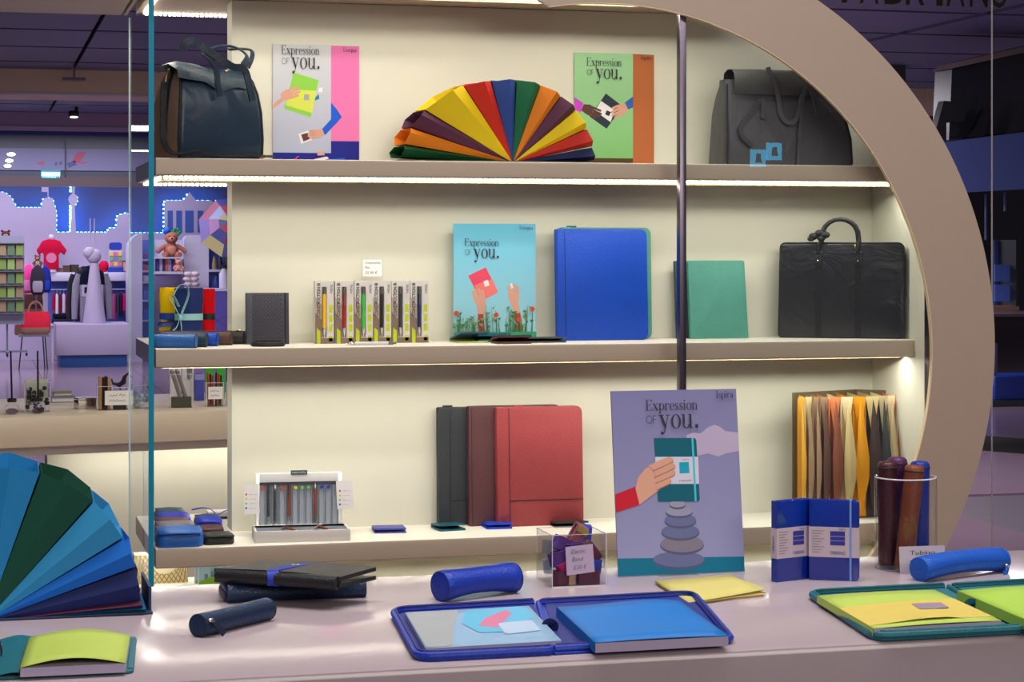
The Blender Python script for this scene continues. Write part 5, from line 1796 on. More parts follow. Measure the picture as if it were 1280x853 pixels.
def notebook(label, pa_, rz, w, h, t=.016, elastic=True):
    T = thing('notebook', label, 'notebook', pa_, rz, 'pair of blue notebooks')
    pl = round_poly([(0, 0), (w, 0), (w, h), (0, h)], [.001, .008, .008, .001], 4)
    MB().prism(pl, 0, .0022, 0, 'xz').prism(pl, t - .0022, t, 0, 'xz').build('cover', M_nb, T, bevel=.0006)
    MB().box(-.0006, .0012, 0, t, 0, h).build('spine', M_nb, T)
    MB().box(.0015, w - .004, .0023, t - .0023, .002, h - .002).build('pages', M_paper, T)
    z0_, z1_ = h * .29, h * .665
    MB().box(-.0012, w + .0002, -.0005, t + .0005, z0_, z1_).build('paper_band', M_bandp, T)
    pr = MB()
    pr.poly([(w * .42, -.0008, h * .44), (w * .72, -.0008, h * .44), (w * .72, -.0008, h * .615), (w * .42, -.0008, h * .615)], 0)
    for k in range(2):
        z = h * (.495 + .055 * k)
        pr.poly([(w * .42, -.0011, z), (w * .72, -.0011, z), (w * .72, -.0011, z + .0005), (w * .42, -.0011, z + .0005)], 1)
    for k in range(9):
        z = h * (.61 - .033 * k)
        pr.poly([(w * .05, -.0008, z), (w * (.30 - .05 * (k % 3)), -.0008, z), (w * (.30 - .05 * (k % 3)), -.0008, z + .0014), (w * .05, -.0008, z + .0014)], 2)
    stuff(pr.build('print', [M_sq, M_paper, paper('band_grey', (140, 126, 146))], T, smooth=0))
    lt = MB()
    lt.text('FABRIANO', (w * .42, -.0010, h * .325), .0065, width=w * .30)
    serif(lt, 'Ispira', w * .60, h * .628, .005, 0, -.0010, width=w * .13)
    lt.text('FABRIANO', (-.0016, t * .75, h * .36), .006, right=(0, 0, 1), up=(0, -1, 0), width=h * .20)
    stuff(lt.build('lettering', M_sq, T, smooth=0))
    if elastic:
        MB().box(w * .81, w * .85, -.0012, t + .0012, -.0, h + .0008).build('elastic_band', mat('elastic_skyblue', (112, 150, 222), .6), T)
    return T


pa_ = PZ(1010.5, 725.2, ZC)
pb_ = PZ(1072.5, 727.5, ZC)
d = pb_ - pa_
hN = .150
notebook('blue notebook with a pale blue elastic, right one of the standing pair', pa_ + Vector((0.002, 0, 0)), math.atan2(d.y, d.x), d.length, hN)
pa_ = PZ(971.5, 728.5, ZC)
pb_ = PZ(1010.5, 724, ZC)
d = pb_ - pa_
notebook('blue notebook turned aside, left one of the standing pair', pa_, math.atan2(d.y, d.x), d.length * 1.18, hN, elastic=False)

# glass jar of pencil cases
c = PZ(1132, 711, ZC)
rj, hj = .0595, .177
T = thing('glass_jar', 'clear glass cylinder holding upright leather pencil cases', 'jar', (c.x, c.y, ZC))
MB().lathe([(rj * .96, 0), (rj, .003), (rj, hj)], 40, cap=(False, False)).build('wall', M_acryl, T)
MB().lathe([(rj - .003, hj), (rj - .003, .008)], 40, cap=(False, False)).build('inner_wall', M_acryl, T)
MB().lathe([(rj * .95, .0005), (rj * .95, .007)], 40).build('base', M_acryl, T)
MB().tube([((rj - .0015) * math.cos(2 * PI * k / 40), (rj - .0015) * math.sin(2 * PI * k / 40), hj) for k in range(41)], .0016, 6).build('rim', M_edge, T)
MB().tube([((rj - .002) * math.cos(2 * PI * k / 40), (rj - .002) * math.sin(2 * PI * k / 40), .003) for k in range(41)], .002, 6).build('foot_ring', glass('jar_foot', (.85, .93, .95), 1.5), T)


def upright(label, base, top, r, m, pull=None, zipm=None):
    A, B = c + Vector((0, 0, .008)) + Vector(base), c + Vector((0, 0, .008)) + Vector(top)
    o = thing('pencil_case', label, 'pencil case', A, 0, 'pencil cases in the jar')
    v = B - A
    L = v.length
    o.rotation_euler = v.to_track_quat('Z', 'Y').to_euler()
    rg = []
    for z, k in ((.0, .9), (.006, 1), (L * .5, .97), (L - .012, 1.0), (L - .004, 1.02)):
        rg.append([(r * k * math.cos(2 * PI * i / 20), r * k * math.sin(2 * PI * i / 20), z) for i in range(20)])
    MB().rings(rg).build('body', m, o, smooth=60)
    rg = [[(r * k * math.cos(2 * PI * i / 20), r * k * math.sin(2 * PI * i / 20), L + z) for i in range(20)] for z, k in ((-.004, 1.02), (.003, .98), (.007, .75), (.0085, .4))]
    MB().rings(rg).build('end_cap', m, o, smooth=60)
    MB().tube([(r * 1.02 * math.cos(2 * PI * i / 20), r * 1.02 * math.sin(2 * PI * i / 20), L - .004) for i in range(21)], .0014, 5).build('piping', L_seam, o)
    if pull:
        a = pull
        x, y = r * 1.06 * math.cos(a), r * 1.06 * math.sin(a)
        MB().ball((x, y, L - .022), .0045).tube([(x, y, L - .02), (x * 1.12, y * 1.12, L - .03)], .0018, 6).build('zip_slider', M_chrome, o)
        MB().tube([(x * 1.12, y * 1.12, L - .028), (x * 1.14, y * 1.14, L - .045), (x * 1.10, y * 1.10, L - .064)], 0, flat=(.009, .0022), up=(x, y, 0)).build('zip_pull', zipm or m, o)
    return o


upright('dark wine leather pencil case at the left of the glass jar', (-.034, .006, 0), (-.036, .006, .192), .0188, leather('dark_wine_leather', (66, 24, 34), .42), pull=-2.2)
upright('chestnut brown leather pencil case leaning at the front of the jar', (-.020, -.034, 0), (.004, -.030, .187), .0188, leather('tan_brown_leather', (120, 60, 38), .42), pull=-.5)
upright('royal blue leather pencil case at the right of the glass jar', (.030, .002, 0), (.034, .008, .190), .0188, leather('jar_blue_leather', (20, 44, 140), .42))
upright('violet leather pencil case at the back of the glass jar', (-.004, .036, 0), (.000, .036, .196), .0188, leather('violet_leather', (80, 30, 84), .42))
q = [PZ(1124, 718, ZC), PZ(1181, 716, ZC)]
d = q[1] - q[0]
w = d.length
T = thing('price_card', 'handwritten price card leaning on the glass jar', 'card', q[0] + Vector((0, -.004, 0)), math.atan2(d.y, d.x), rx=math.radians(-6))
MB().box(0, w, 0, .0006, 0, .052).build('card', paper('card_grey', (190, 182, 192)), T)
lt = MB()
lt.text('Tubino', (w * .22, -.0005, .036), .008, width=w * .55, shear=.15)
lt.text('24,00 €', (w * .20, -.0005, .018), .008, width=w * .6, shear=.15)
stuff(lt.build('lettering', M_ink, T, smooth=0))
# ------------------------------------------------------------------ on the rear counter
def abox(label, px, wpx, hpx, d=.07, group='clear boxes on the rear counter'):
    a, b = PZ(px - wpx / 2, 0 + RCY(px), ZC), PZ(px + wpx / 2, RCY(px + wpx), ZC)
    p = PZ(px, RCY(px), ZC)
    dd = p.x * ST + p.y * CT
    k = dd / F_PX
    w, h = wpx * k * 1.0, hpx * k
    T = thing('acrylic_box', label, 'box', (p.x, p.y + d / 2, ZC), 0, group)
    MB().box(-w / 2, w / 2, -d / 2, -d / 2 + .003, .003, h).box(-w / 2, w / 2, d / 2 - .003, d / 2, .003, h).box(-w / 2, -w / 2 + .003, -d / 2 + .003, d / 2 - .003, .003, h).box(w / 2 - .003, w / 2, -d / 2 + .003, d / 2 - .003, .003, h).box(-w / 2, w / 2, -d / 2, d / 2, 0, .003).build('case', M_acryl, T)
    e = MB()
    for sx in (-1, 1):
        e.box(sx * w / 2 - .0012, sx * w / 2 + .0012, -d / 2 - .0006, -d / 2 + .0006, .001, h)
    e.box(-w / 2, w / 2, -d / 2 - .0006, -d / 2 + .0006, h - .001, h + .001)
    stuff(e.build('edges', M_edge, T))
    return T, Vector((p.x, p.y + d / 2, ZC)), w, h, k


def RCY(px):
    return 514.5 - (px - 100) * .034


def card_on(T, w, d, x0, x1, z0, z1, m=None):
    MB().box(x0, x1, -d / 2 - .003, -d / 2 - .0022, z0, z1).build('price_card', m or M_note, T)
    lt = MB()
    for k in range(2):
        lt.scribble((x0 + (x1 - x0) * .15, -d / 2 - .0034, z1 - (z1 - z0) * (.42 + .38 * k)), (x1 - x0) * .6, (z1 - z0) * .2, 0, k + int(w * 1000))
    stuff(lt.build('lettering', M_pen, T, smooth=0))


for k, (px, lab) in enumerate(((15, 'glass ink bottle with an upright black dip pen, leftmost on the rear counter'), (48, 'glass ink bottle with an upright black dip pen before the box of clips'))):
    p = PZ(px, 519.5 - px * .03, ZC)
    T = thing('ink_bottle', lab, 'bottle', p + Vector((0, .03, 0)), 0, 'ink bottles on the rear counter')
    MB().lathe([(.018, 0), (.029, .004), (.031, .018), (.026, .032), (.014, .040), (.013, .046)], 8).build('bottle', M_acryl, T, smooth=0)
    MB().lathe([(.012, .002), (.022, .006), (.022, .016), (.010, .022)], 8).build('ink', glass('ink_tint', (.55, .5, .6), .4), T)
    MB().lathe([(.016, .046), (.017, .05), (.017, .058), (.012, .060)], 14).build('cap', M_black, T)
    MB().tube([(0, 0, .06), (-.004 + .002 * k, 0, .235)], [.0038, .0032], 8).build('pen_shaft', M_black, T)
T, c, w, h, k = abox('clear box of small black clips left on the rear counter', 47, 31, 38, .07)
rr = random.Random(5)
o = MB()
for i in range(34):
    x, y, z = rr.uniform(-w * .4, w * .4), rr.uniform(-.025, .03), rr.uniform(.008, h * .8)
    o.ball((x, y, z), rr.uniform(.005, .009), 0 if rr.random() < .75 else 1, 6, 4, (1, 1, rr.uniform(.6, 1.6)))
stuff(tag(o.build('clips', [M_black, mat('clip_grey', (150, 150, 158), .4)]), 'heap of small black clips in the clear box', 'clips', loc=c))
MB().box(-w * .45, w * .42, .027, .029, h * .3, h * 1.08).build('back_card', paper('card_sage', (196, 200, 184)), T)
for (x0, x1, y0_, lab, m, t) in ((64, 95, 506, 'dark grey book lying on the rear counter', M_dk, .022), (68, 92, 500, 'slim yellow edged book behind the silver box', mat('book_olive', (150, 136, 60), .5), .016)):
    a, b = PZ(x0, y0_ - 2, ZC), PZ(x1, y0_ - 2, ZC)
    T = thing('book', lab, 'book', ((a.x + b.x) / 2, a.y + .06 + (.10 if t < .02 else 0), ZC), 0, 'books on the rear counter')
    w = b.x - a.x
    MB().box(-w / 2, w / 2, -.05, .05, 0, .003).box(-w / 2, w / 2, -.05, .05, t - .003, t).box(-w / 2, -w / 2 + .003, -.05, .05, .003, t - .003).build('cover', m, T)
    MB().box(-w / 2 + .003, w / 2 - .003, -.047, .047, .003, t - .003).build('pages', M_paper, T)
p = PZ(107, 512, ZC)
T = thing('tin_box', 'silver metal box standing on the rear counter', 'box', (p.x, p.y + .04, ZC), .25)
MB().box(-.035, .035, -.03, .03, 0, .034).build('body', M_chrome, T, bevel=.002)
MB().box(-.0355, .0355, -.0305, .0305, .0343, .042).build('lid', M_chrome, T, bevel=.002)
T, c, w, h, k = abox('clear box of upright notebooks with a price card, rear counter', 131, 18, 30, .06)
for i, m in enumerate((P_('kraft', (186, 140, 92)), P_('black', (34, 32, 34)), P_('black', (34, 32, 34)), P_('kraft', (186, 140, 92)))):
    x = -w / 2 + .007 + i * (w - .012) / 4
    tag(MB().box(x, x + (w - .016) / 4, -.022, .02, .0035, .128 - .004 * (i % 2)).build('pocket_notebook', m), ['kraft brown pocket notebook, left end of the clear box', 'black pocket notebook beside the left kraft one', 'black pocket notebook beside the right kraft one', 'kraft brown pocket notebook, right end of the clear box'][i], 'notebook', 'pocket notebooks in the clear box', loc=c)
card_on(T, w, .06, w * .0, w * 1.9, .02, .075)
T, c, w, h, k = abox('clear box of dark bookmarks right of the upright notebooks', 150, 20, 28, .06)
tag(MB().box(-w * .4, w * .4, -.02, .02, .0035, .07).build('bookmark_pack', M_black), 'black pack of bookmarks in the clear box', 'bookmarks', loc=c)
tag(MB().tube([(-.03, 0, .118), (-.024, 0, .10), (0, 0, .094), (.016, 0, .105), (.02, 0, .125), (.034, 0, .138), (.05, 0, .12)], [.003, .005, .009, .011, .007, .005, .002], 8).tube([(.0, 0, .094), (.004, 0, .0705)], .002, 6).build('bird_clip', M_black), 'black curved clip standing on the bookmark pack', 'clip', loc=c)
T, c, w, h, k = abox('clear box of glassy stones seen through the side panel', 177, 22, 30, .06)
o = MB()
for i in range(16):
    o.ball((rr.uniform(-w * .35, w * .35), rr.uniform(-.02, .02), rr.uniform(.01, .07)), .010, 0, 7, 5)
stuff(tag(o.build('stones', mat('stone_teal', (120, 160, 176), .2)), 'pale teal stones heaped in the clear box', 'stones', loc=c))
T, c, w, h, k = abox('clear box holding two slanted silver pen tubes', 227, 27, 42, .07)
for i in range(2):
    x = -.012 + i * .022
    tag(MB().tube([(x + .018, -.012 + i * .02, .012), (x - .022, -.012 + i * .02, .138)], .0085, 10).ball((x - .0225, -.012 + i * .02, .139), .0095).build('pen_tube', mat('tube_silver', (156, 150, 150), .35, metal=.5)), ('silver pen tube leaning at the left in the clear box', 'silver pen tube leaning at the right in the clear box')[i], 'pen tube', 'silver pen tubes', loc=c)
MB().box(-w * .46, w * .46, -.024, .024, .0035, .04).build('foam_insert', mat('foam_olive', (70, 72, 52), .8), T)
for i, (px, lab) in enumerate(((219, 'white blister card behind the silver tubes, left one'), (235, 'white blister card with a clip, right one behind the tubes'))):
    p = PZ(px, RCY(px) - 9, ZC)
    T = thing('blister_card', lab, 'card', (p.x, p.y, ZC), 0, 'blister cards on the rear counter')
    MB().box(-.024, .024, 0, .003, 0, .152).build('board', M_paper, T)
    if i:
        MB().prism(rrect(.020, .056, .009, 4, .006, .115), -.004, 0, 0, 'xz').build('clip', M_dk, T)
p = PZ(249, RCY(249) - 8, ZC)
T = thing('slim_box', 'blue cardboard box standing on the rear counter', 'box', (p.x, p.y, ZC))
MB().box(-.016, .02, 0, .04, 0, .11).build('carton', paper('carton_blue', (74, 84, 176)), T, bevel=.001)
MB().box(-.0162, .0202, -.0004, .0404, .085, .11).build('lid', paper('carton_lilac', (150, 150, 214)), T)
T, c, w, h, k = abox('clear box of red and black pens with a price card', 269, 21, 30, .06)
for i in range(6):
    x = -w * .36 + i * w * .145
    m = (mat('pencil_red', (206, 28, 38), .4), M_black)[i % 2]
    tag(MB().tube([(x, (i % 3 - 1) * .012, .004), (x * 1.15, (i % 3 - 1) * .014, .132 - .006 * (i % 3))], .0042, 6).build('pencil', m), '%s pencil number %d from the left in the clear box' % (('red', 'black')[i % 2], i + 1) if False else ['red pencil, left end of the pencil box', 'black pencil beside the left red one', 'red pencil in the middle of the pencil box', 'black pencil right of the middle red one', 'red pencil right of centre in the pencil box', 'black pencil at the right end of the pencil box'][i], 'pencil', 'pencils in the clear box', loc=c)
card_on(T, w, .06, -w * .42, w * .45, .03, .078)
for i, (px, m) in enumerate(((262, mat('pack_green', (60, 170, 60), .5)), (276, mat('pack_green', (60, 170, 60), .5)))):
    p = PZ(px, RCY(px) - 10, ZC)
    tag(MB().box(-.018, .018, 0, .01, 0, .165).build('pen_pack', m), ('green topped pack behind the red pencils, left one', 'green topped pack behind the red pencils, right one')[i], 'pack', 'packs behind the pencils', loc=p)
T, c, w, h, k = abox('clear box of grey pencils at the partition edge', 293, 20, 30, .06)
for i in range(4):
    x = -w * .4 + i * w * .2
    tag(MB().tube([(x, 0, .004), (x, 0, .15)], .0045, 6).build('pencil', mat('pencil_grey', (92, 84, 90), .4)), ['grey pencil at the left of the box by the partition edge', 'grey pencil second from left in the box by the partition edge', 'grey pencil third from left in the box by the partition edge', 'grey pencil at the right of the box by the partition edge'][i], 'pencil', 'grey pencils', loc=c)

# ------------------------------------------------------------------ the souvenir shop opposite
YS = 29.3


def B(name, x0, y0, x1, y1, Y, d, m, parent=None, bevel=0, origin=None, **k):
    """a box standing in the picture frame x0..x1, y0..y1 with its front at depth Y."""
    a, b = PY(x0, y1, Y), PY(x1, y0, Y)
    off = origin or Vector((0, 0, 0))
    o = MB().box(a.x - off.x, b.x - off.x, Y - off.y, Y + d - off.y, a.z - off.z, b.z - off.z).build(name, m, parent, bevel=bevel, **k)
    return o


def base(x, y, Y):
    return PY(x, y, Y)


struct(MB().box(-9, 4.3, 29.62, 29.7, 0, 3.42).build('wall_back_shop', M_slate))
sky = [(-60, 239), (0, 239.7), (5.6, 240.4), (10, 243), (14, 246.7), (17, 251.7), (21, 259.4), (52, 259.4), (52.8, 250), (56.3, 247.4), (66, 247.4), (68, 255), (71, 266.4), (70.4, 290.4), (88, 290.4), (90, 257), (87, 254), (85.3, 249), (87, 244.5), (90.3, 242.5), (90.8, 230), (94, 230), (93.2, 242.6), (96, 244.5), (97.8, 249), (96.2, 254), (93.4, 257), (95, 290.4), (135, 290.4), (135.8, 285), (145.7, 284.7), (146.4, 271.4), (149, 268.6), (160, 265.7), (163, 291), (205.5, 291), (205.5, 253), (208, 250.5), (229, 250.5), (233, 246), (237, 240), (241, 246), (245, 250.5), (264, 250.5), (267, 254), (268.5, 262), (268.5, 291), (330, 291)]
bot = 448.5
pts = [PY(x, y, YS) for x, y in sky]
z0 = 0.001
poly = [(p.x, p.z) for p in pts] + [(pts[-1].x, z0), (pts[0].x, z0)]
T = thing('skyline_panel', 'lilac skyline cut-out panel edged with blue lights in the far shop', 'panel', (0, YS, 0))
MB().prism(poly, 0, .05, 0, 'xz').build('panel', M_lilac, T, smooth=0)
for x0, x1 in ((209.5, 216), (220.3, 227.5), (231.5, 242), (247, 253.8), (258, 264)):
    B('opening', x0, 263.5, x1, 290.5, YS - .006, .006, mat('opening_blue', (60, 92, 170), .6), T, origin=Vector((0, YS, 0)))
dots = MB()
for i in range(len(pts) - 1):
    a, b = pts[i], pts[i + 1]
    if sky[i][0] < -5 or 84 < sky[i][0] < 96 and sky[i][1] < 258 or sky[i + 1][0] > 269:
        continue
    L = (b - a).length
    n = max(1, int(L / .055))
    d = (b - a) / L
    nn = Vector((-d.z, 0, d.x))
    for k in range(n):
        p = a + d * L * (k + .5) / n + nn * -.006
        dots.box(p.x - .016, p.x + .016, .13, .15, p.z - .011, p.z + .011)
stuff(dots.build('light_strip', M_blueled, T, smooth=0, label='glowing blue light strip'))
for x, y0_, y1_ in ((89, 233, 242), (88.5, 258, 288)):
    d2 = MB()
    for k in range(int((y1_ - y0_) / 5) + 1):
        p = PY(x, y0_ + k * 5, YS)
        d2.box(p.x - .015, p.x + .01, .13, .15, p.z - .02, p.z + .02)
    stuff(d2.build('light_strip', M_blueled, T, smooth=0))
B('flag', 52, 234, 59.5, 240, YS, .03, M_lilac, T, origin=Vector((0, YS, 0)))
B('flag_pole', 59.4, 234, 60.6, 248, YS, .03, M_lilac, T, origin=Vector((0, YS, 0)))

# shop front: glazed header, rail, sign, exit light
M_head = mat('header_slate', (66, 76, 104), .3)
struct(B('trim_7', -60, 222.5, 330, 232, 27.3, .18, mat('rail_brown', (92, 76, 84), .4)))
struct(B('trim_8', -60, 172.5, 330, 222.5, 27.36, .04, M_head))
T = thing('shop_sign', 'pale blue printed banner above the entrance of the far shop', 'sign', base(-20, 212, 27.3))
og = T.location
B('board', -40, 187.5, 200, 212, 27.32, .035, mat('sign_pale', (132, 134, 178), .4), T, origin=og)
pr = MB()
for m, q in ((0, [(96, 191), (108, 190), (100, 203), (110, 202), (104, 205), (90, 202)]), (1, [(84, 204), (94, 201), (96, 206), (86, 210)]), (0, [(44, 204), (56, 202), (54, 207)]), (1, [(69, 203), (72, 203), (71, 207), (68, 207)]), (1, [(75, 202), (78, 202), (77, 206), (74, 206)])):
    g = [PY(x, y, 27.317) - og for x, y in q]
    A = sum(g[i - 1].x * g[i].z - g[i].x * g[i - 1].z for i in range(len(g)))
    pr.poly(g if A > 0 else g[::-1], m)
stuff(pr.build('print', [mat('sign_red', (196, 92, 120), .5), mat('sign_indigo', (92, 92, 160), .5)], T, smooth=0))
B('divider', 81.2, 176, 82.6, 222, 27.3, .02, mat('divider_dark', (40, 46, 70), .4), T, origin=og)
T = thing('exit_sign', 'bright cyan lit exit sign above the far shop entrance', 'sign', base(63, 222.4, 27.3))
og = T.location
B('housing', 51, 212.6, 76, 215, 27.29, .07, mat('exit_housing', (60, 170, 190), .4), T, origin=og)
B('lit_face', 52, 215, 75, 222.4, 27.3, .06, mat('exit_face', (150, 236, 250), .5, emit=2.2), T, origin=og)
for i, (x, y) in enumerate(((14, 193), (11.5, 201), (9.5, 207.5))):
    p = PY(x, y, 27.3)
    T = thing('downlight', ['topmost of three white oval lights at the far left', 'middle of three white oval lights at the far left', 'lowest of three white oval lights at the far left'][i], 'lamp', p, 0, 'oval lights')
    MB().prism(circ(0, 0, .052 - .004 * i, 16, .022), -.012, 0, 0, 'xz').build('lens', mat('lamp_lens', (255, 250, 250), .4, emit=3), T)
    MB().prism(circ(0, 0, .058 - .004 * i, 16, .026), 0, .02, 0, 'xz').build('ring', M_chrome, T)
# hanging glass banner and spotlight under the ceiling
T = thing('hanging_rod', 'dark rod with a crossbar hanging from the planked ceiling', 'rod', PY(93, 98, 20.4))
og = T.location
B('rod', 91.8, 8, 94, 97, 20.4, .02, M_dk, T, origin=og)
B('crossbar', 78, 97, 107, 99.5, 20.38, .05, M_dk, T, origin=og)
T = thing('spotlight', 'black ceiling spotlight with a lit lens left of the glass panel', 'lamp', PY(92, 146, 26.0))
MB().box(-.06, .06, -.1, .1, 0, .07).build('housing', M_black, T, bevel=.01)
MB().prism(circ(0, -.012, .05, 14, .012), -.115, -.1, 0, 'xz').build('lens', mat('lamp_lens', (255, 250, 250), .4, emit=3), T)
MB().tube([(.03, 0, .07), (.05, 0, .2)], .02, 8).build('arm', M_black, T)

# ledge, niches and pillar of the shop
M_wht = mat('shop_white', (206, 202, 224), .5)
M_niche = mat('niche_lit_blue', (92, 112, 206), .6)  # blue light inside the niches, put into their colour
T = thing('wall_shelf', 'white ledge along the far shop wall under the red shirt', 'shelf', base(100, 352, 28.95))
og = T.location
B('board', 57, 340.5, 160, 352, 28.95, .34, M_wht, T, origin=og, bevel=.01)
T = thing('clothes_niche', 'blue lit niche with a clothes rail below the white ledge', 'niche', base(110, 405, 29.2))
og = T.location
B('back', 60, 352.5, 161, 405, 29.26, .03, M_niche, T, origin=og)
B('rail', 63, 361, 160, 362.6, 29.0, .02, mat('rail_pale', (190, 200, 255), .3), T, origin=og)
T = thing('white_pillar', 'white panel with a rounded shoulder right of the jackets', 'pillar', base(170, 448, 28.4))
og = T.location
a, b = PY(160.5, 448, 28.4), PY(178, 292, 28.4)
zt = PY(170, 312, 28.4).z
MB().prism([(a.x - og.x, .001 - og.z), (b.x - og.x, .001 - og.z), (b.x - og.x, b.z - og.z)] + [(a.x - og.x + (b.x - a.x) * (1 - math.cos(t * PI / 12)) * 1.0, zt - og.z + (b.z - zt) * math.sin(t * PI / 12)) for t in range(5, -1, -1)], 0, .5, 0, 'xz').build('panel', mat('pillar_white', (222, 218, 240), .5), T, smooth=0)
T = thing('shop_shelving', 'blue lit shelving behind the glass side panel', 'shelf', base(186, 448, 28.8))
og = T.location
B('back', 178, 300, 192.5, 448, 28.98, .02, M_niche, T, origin=og)
for y in (324, 338, 352, 375, 400, 425):
    B('shelf_board', 178, y, 193, y + 2.5, 28.75, .22, M_wht, T, origin=og)
for i, (y, h, c_) in enumerate(((324, 8, (120, 70, 160)), (338, 7, (214, 90, 110)), (352, 8, (236, 236, 250)), (375, 12, (90, 130, 230)), (400, 14, (70, 100, 220)))):
    p = base(185, y, 28.8)
    tag(MB().box(-.06, .06, 0, .08, 0, h * .0108).build('boxed_souvenir', mat('souvenir_%d' % i, c_, .5), bevel=.004), ['violet', 'rose', 'white', 'sky blue', 'deep blue'][i] + ' boxed souvenir on the blue lit shelving', 'box', 'boxed souvenirs', loc=p)

# plinth with tower model and jackets
T = thing('shop_plinth', 'white display plinth with a blue base in the far shop', 'plinth', base(116, 453, 27.4))
og = T.location
a, b = PY(75, 453, 27.4), PY(159, 453, 27.4)
a2, b2 = PY(70, 453, 27.4), PY(162, 405, 27.4)
zb = PY(100, 444.5, 27.4).z
MB().box(a.x - og.x, b.x - og.x, .03, .9, 0.002 - og.z, zb - og.z).build('base', mat('plinth_blue', (20, 72, 140), .5), T)
MB().box(a2.x - og.x, b2.x - og.x, 0, .95, zb - og.z, b2.z - og.z).build('body', mat('plinth_lilac', (178, 168, 200), .5), T, bevel=.01)
zt = b2.z
T = thing('tower_model', 'white model of a tower with a ball and two antennas', 'model', Vector((XS(118, 27.75), 27.75, zt)))
kz = 27.75 / CT / F_PX * 1.02
MB().lathe([(13.2 * kz, 0), (4.6 * kz, 70 * kz)], 20).build('shaft', mat('tower_white', (184, 174, 204), .5), T)
MB().ball((-.01, 0, 78 * kz), 9 * kz, 0, 18, 12).ball((-.07, -.03, 82 * kz), 7 * kz, 0, 14, 10).build('ball', mat('tower_white', (184, 174, 204), .5), T)
for x in (-.055, .0):
    MB().tube([(x, 0, 86 * kz), (x, 0, 122 * kz)], .009, 6).build('antenna', mat('tower_white', (184, 174, 204), .5), T)
N_y, N_g, N_d = felt('jacket_navy', (18, 24, 46)), felt('jacket_grey', (140, 136, 152)), felt('jacket_dark', (44, 44, 54))


def jacket(label, cx_, Y, s, top, body, sleeve, chest=None):
    k = Y / CT / F_PX * 1.02 * s
    z = zt
    T = thing('jacket', label, 'jacket', Vector((XS(cx_, Y), Y, z)), 0, 'jackets on the plinth')
    H = 62
    def R(z_, w, d):
        return [(x * k, y * k, z_ * k) for x, y in rrect(w, d, min(w, d) * .4, 4)]
    MB().rings([R(1, 27, 9), R(8, 28, 10), R(30, 28, 10), R(44, 30, 10)]).build('body', body, T, smooth=60)
    MB().rings([R(44, 30.3, 10.3), R(54, 31, 10), R(60, 24, 8), R(63, 12, 6)]).build('yoke', top, T, smooth=60)
    for sx in (-1, 1):
        MB().tube([(sx * 14 * k, 0, 56 * k), (sx * 18 * k, 0, 44 * k), (sx * 19.5 * k, -.5 * k, 22 * k), (sx * 20 * k, -1 * k, 4 * k)], [4.5 * k, 4.6 * k, 4.2 * k, 3.2 * k], 10).build('sleeve', sleeve, T)
    MB().rings([[(x * k, y * k, (62 + h) * k) for x, y in circ(0, 0, r, 12, r * .7)] for h, r in ((-1, 6.5), (3, 6.2), (4, 5))]).build('collar', top, T)
    if chest:
        MB().box(-12 * k, 12 * k, -5.6 * k, -4.9 * k, 30 * k, 44 * k).build('chest_panel', chest, T)
        MB().box(-9 * k, -5 * k, -5.9 * k, -5.6 * k, 34 * k, 41 * k).build('badge', N_d, T)
    return T


jacket('grey jacket with a navy yoke behind the tower model', 115, 28.05, 1.0, N_y, N_g, N_g, felt('jacket_pale', (188, 182, 202)))
jacket('dark grey jacket half hidden left of the navy yoked one', 108, 28.28, .98, N_d, N_d, N_d)

# goods on the ledge
def bear(label, px, py, Y, s, col, face, hat=False, arms=1):
    """seated plush bear; (px, py) is its seat."""
    k = Y / CT / F_PX * 1.02 * s
    T = thing('teddy_bear', label, 'teddy bear', PY(px, py, Y), 0, 'plush bears')
    b = MB()
    b.ball((0, 0, 9 * k), 8.5 * k, 0, 14, 10, (1, .9, 1.1))
    b.ball((0, -1 * k, 23 * k), 7.5 * k, 0, 14, 10, (1.05, .95, .95))
    for sx in (-1, 1):
        b.ball((sx * 6 * k, 0, 29.5 * k), 2.6 * k, 0, 10, 7, (1, .6, 1))
        b.tube([(sx * 6.5 * k, -1 * k, 14 * k), (sx * 11 * k * arms, -3 * k, 9 * k), (sx * 13 * k * arms, -4 * k, 6 * k)], [2.6 * k, 2.8 * k, 2.4 * k], 10)
        b.tube([(sx * 5 * k, -3 * k, 4 * k), (sx * 8 * k, -9 * k, 3 * k), (sx * 9 * k, -12 * k, 3.4 * k)], [3.4 * k, 3.4 * k, 3.0 * k], 10)
    b.build('body', col, T)
    MB().ball((0, -7 * k, 21.5 * k), 3.6 * k, 0, 12, 8, (1.15, .9, .85)).build('muzzle', face, T)
    MB().ball((0, -7.5 * k, 9 * k), 5.2 * k, 0, 12, 8, (1, .35, 1)).build('belly', face, T)
    f = MB().ball((0, -10.3 * k, 22.6 * k), 1.1 * k)
    f.build('nose', M_black, T)
    for sx in (-1, 1):
        MB().ball((sx * 2.8 * k, -7.6 * k, 25 * k), .8 * k).build('eye', M_black, T)
    if hat:
        MB().ball((-5 * k, 0, 31 * k), 4.6 * k, 0, 12, 8).build('blue_bow', mat('bow_blue', (20, 104, 206), .6), T)
        g = MB()
        for a in range(6):
            g.ball((6 * k + 4 * k * math.cos(a * 1.05), 0, 30 * k + 3 * k * math.sin(a * 1.05)), 2.4 * k, 0, 8, 6)
        g.build('green_bow', mat('bow_green', (24, 150, 104), .6), T)
    return T


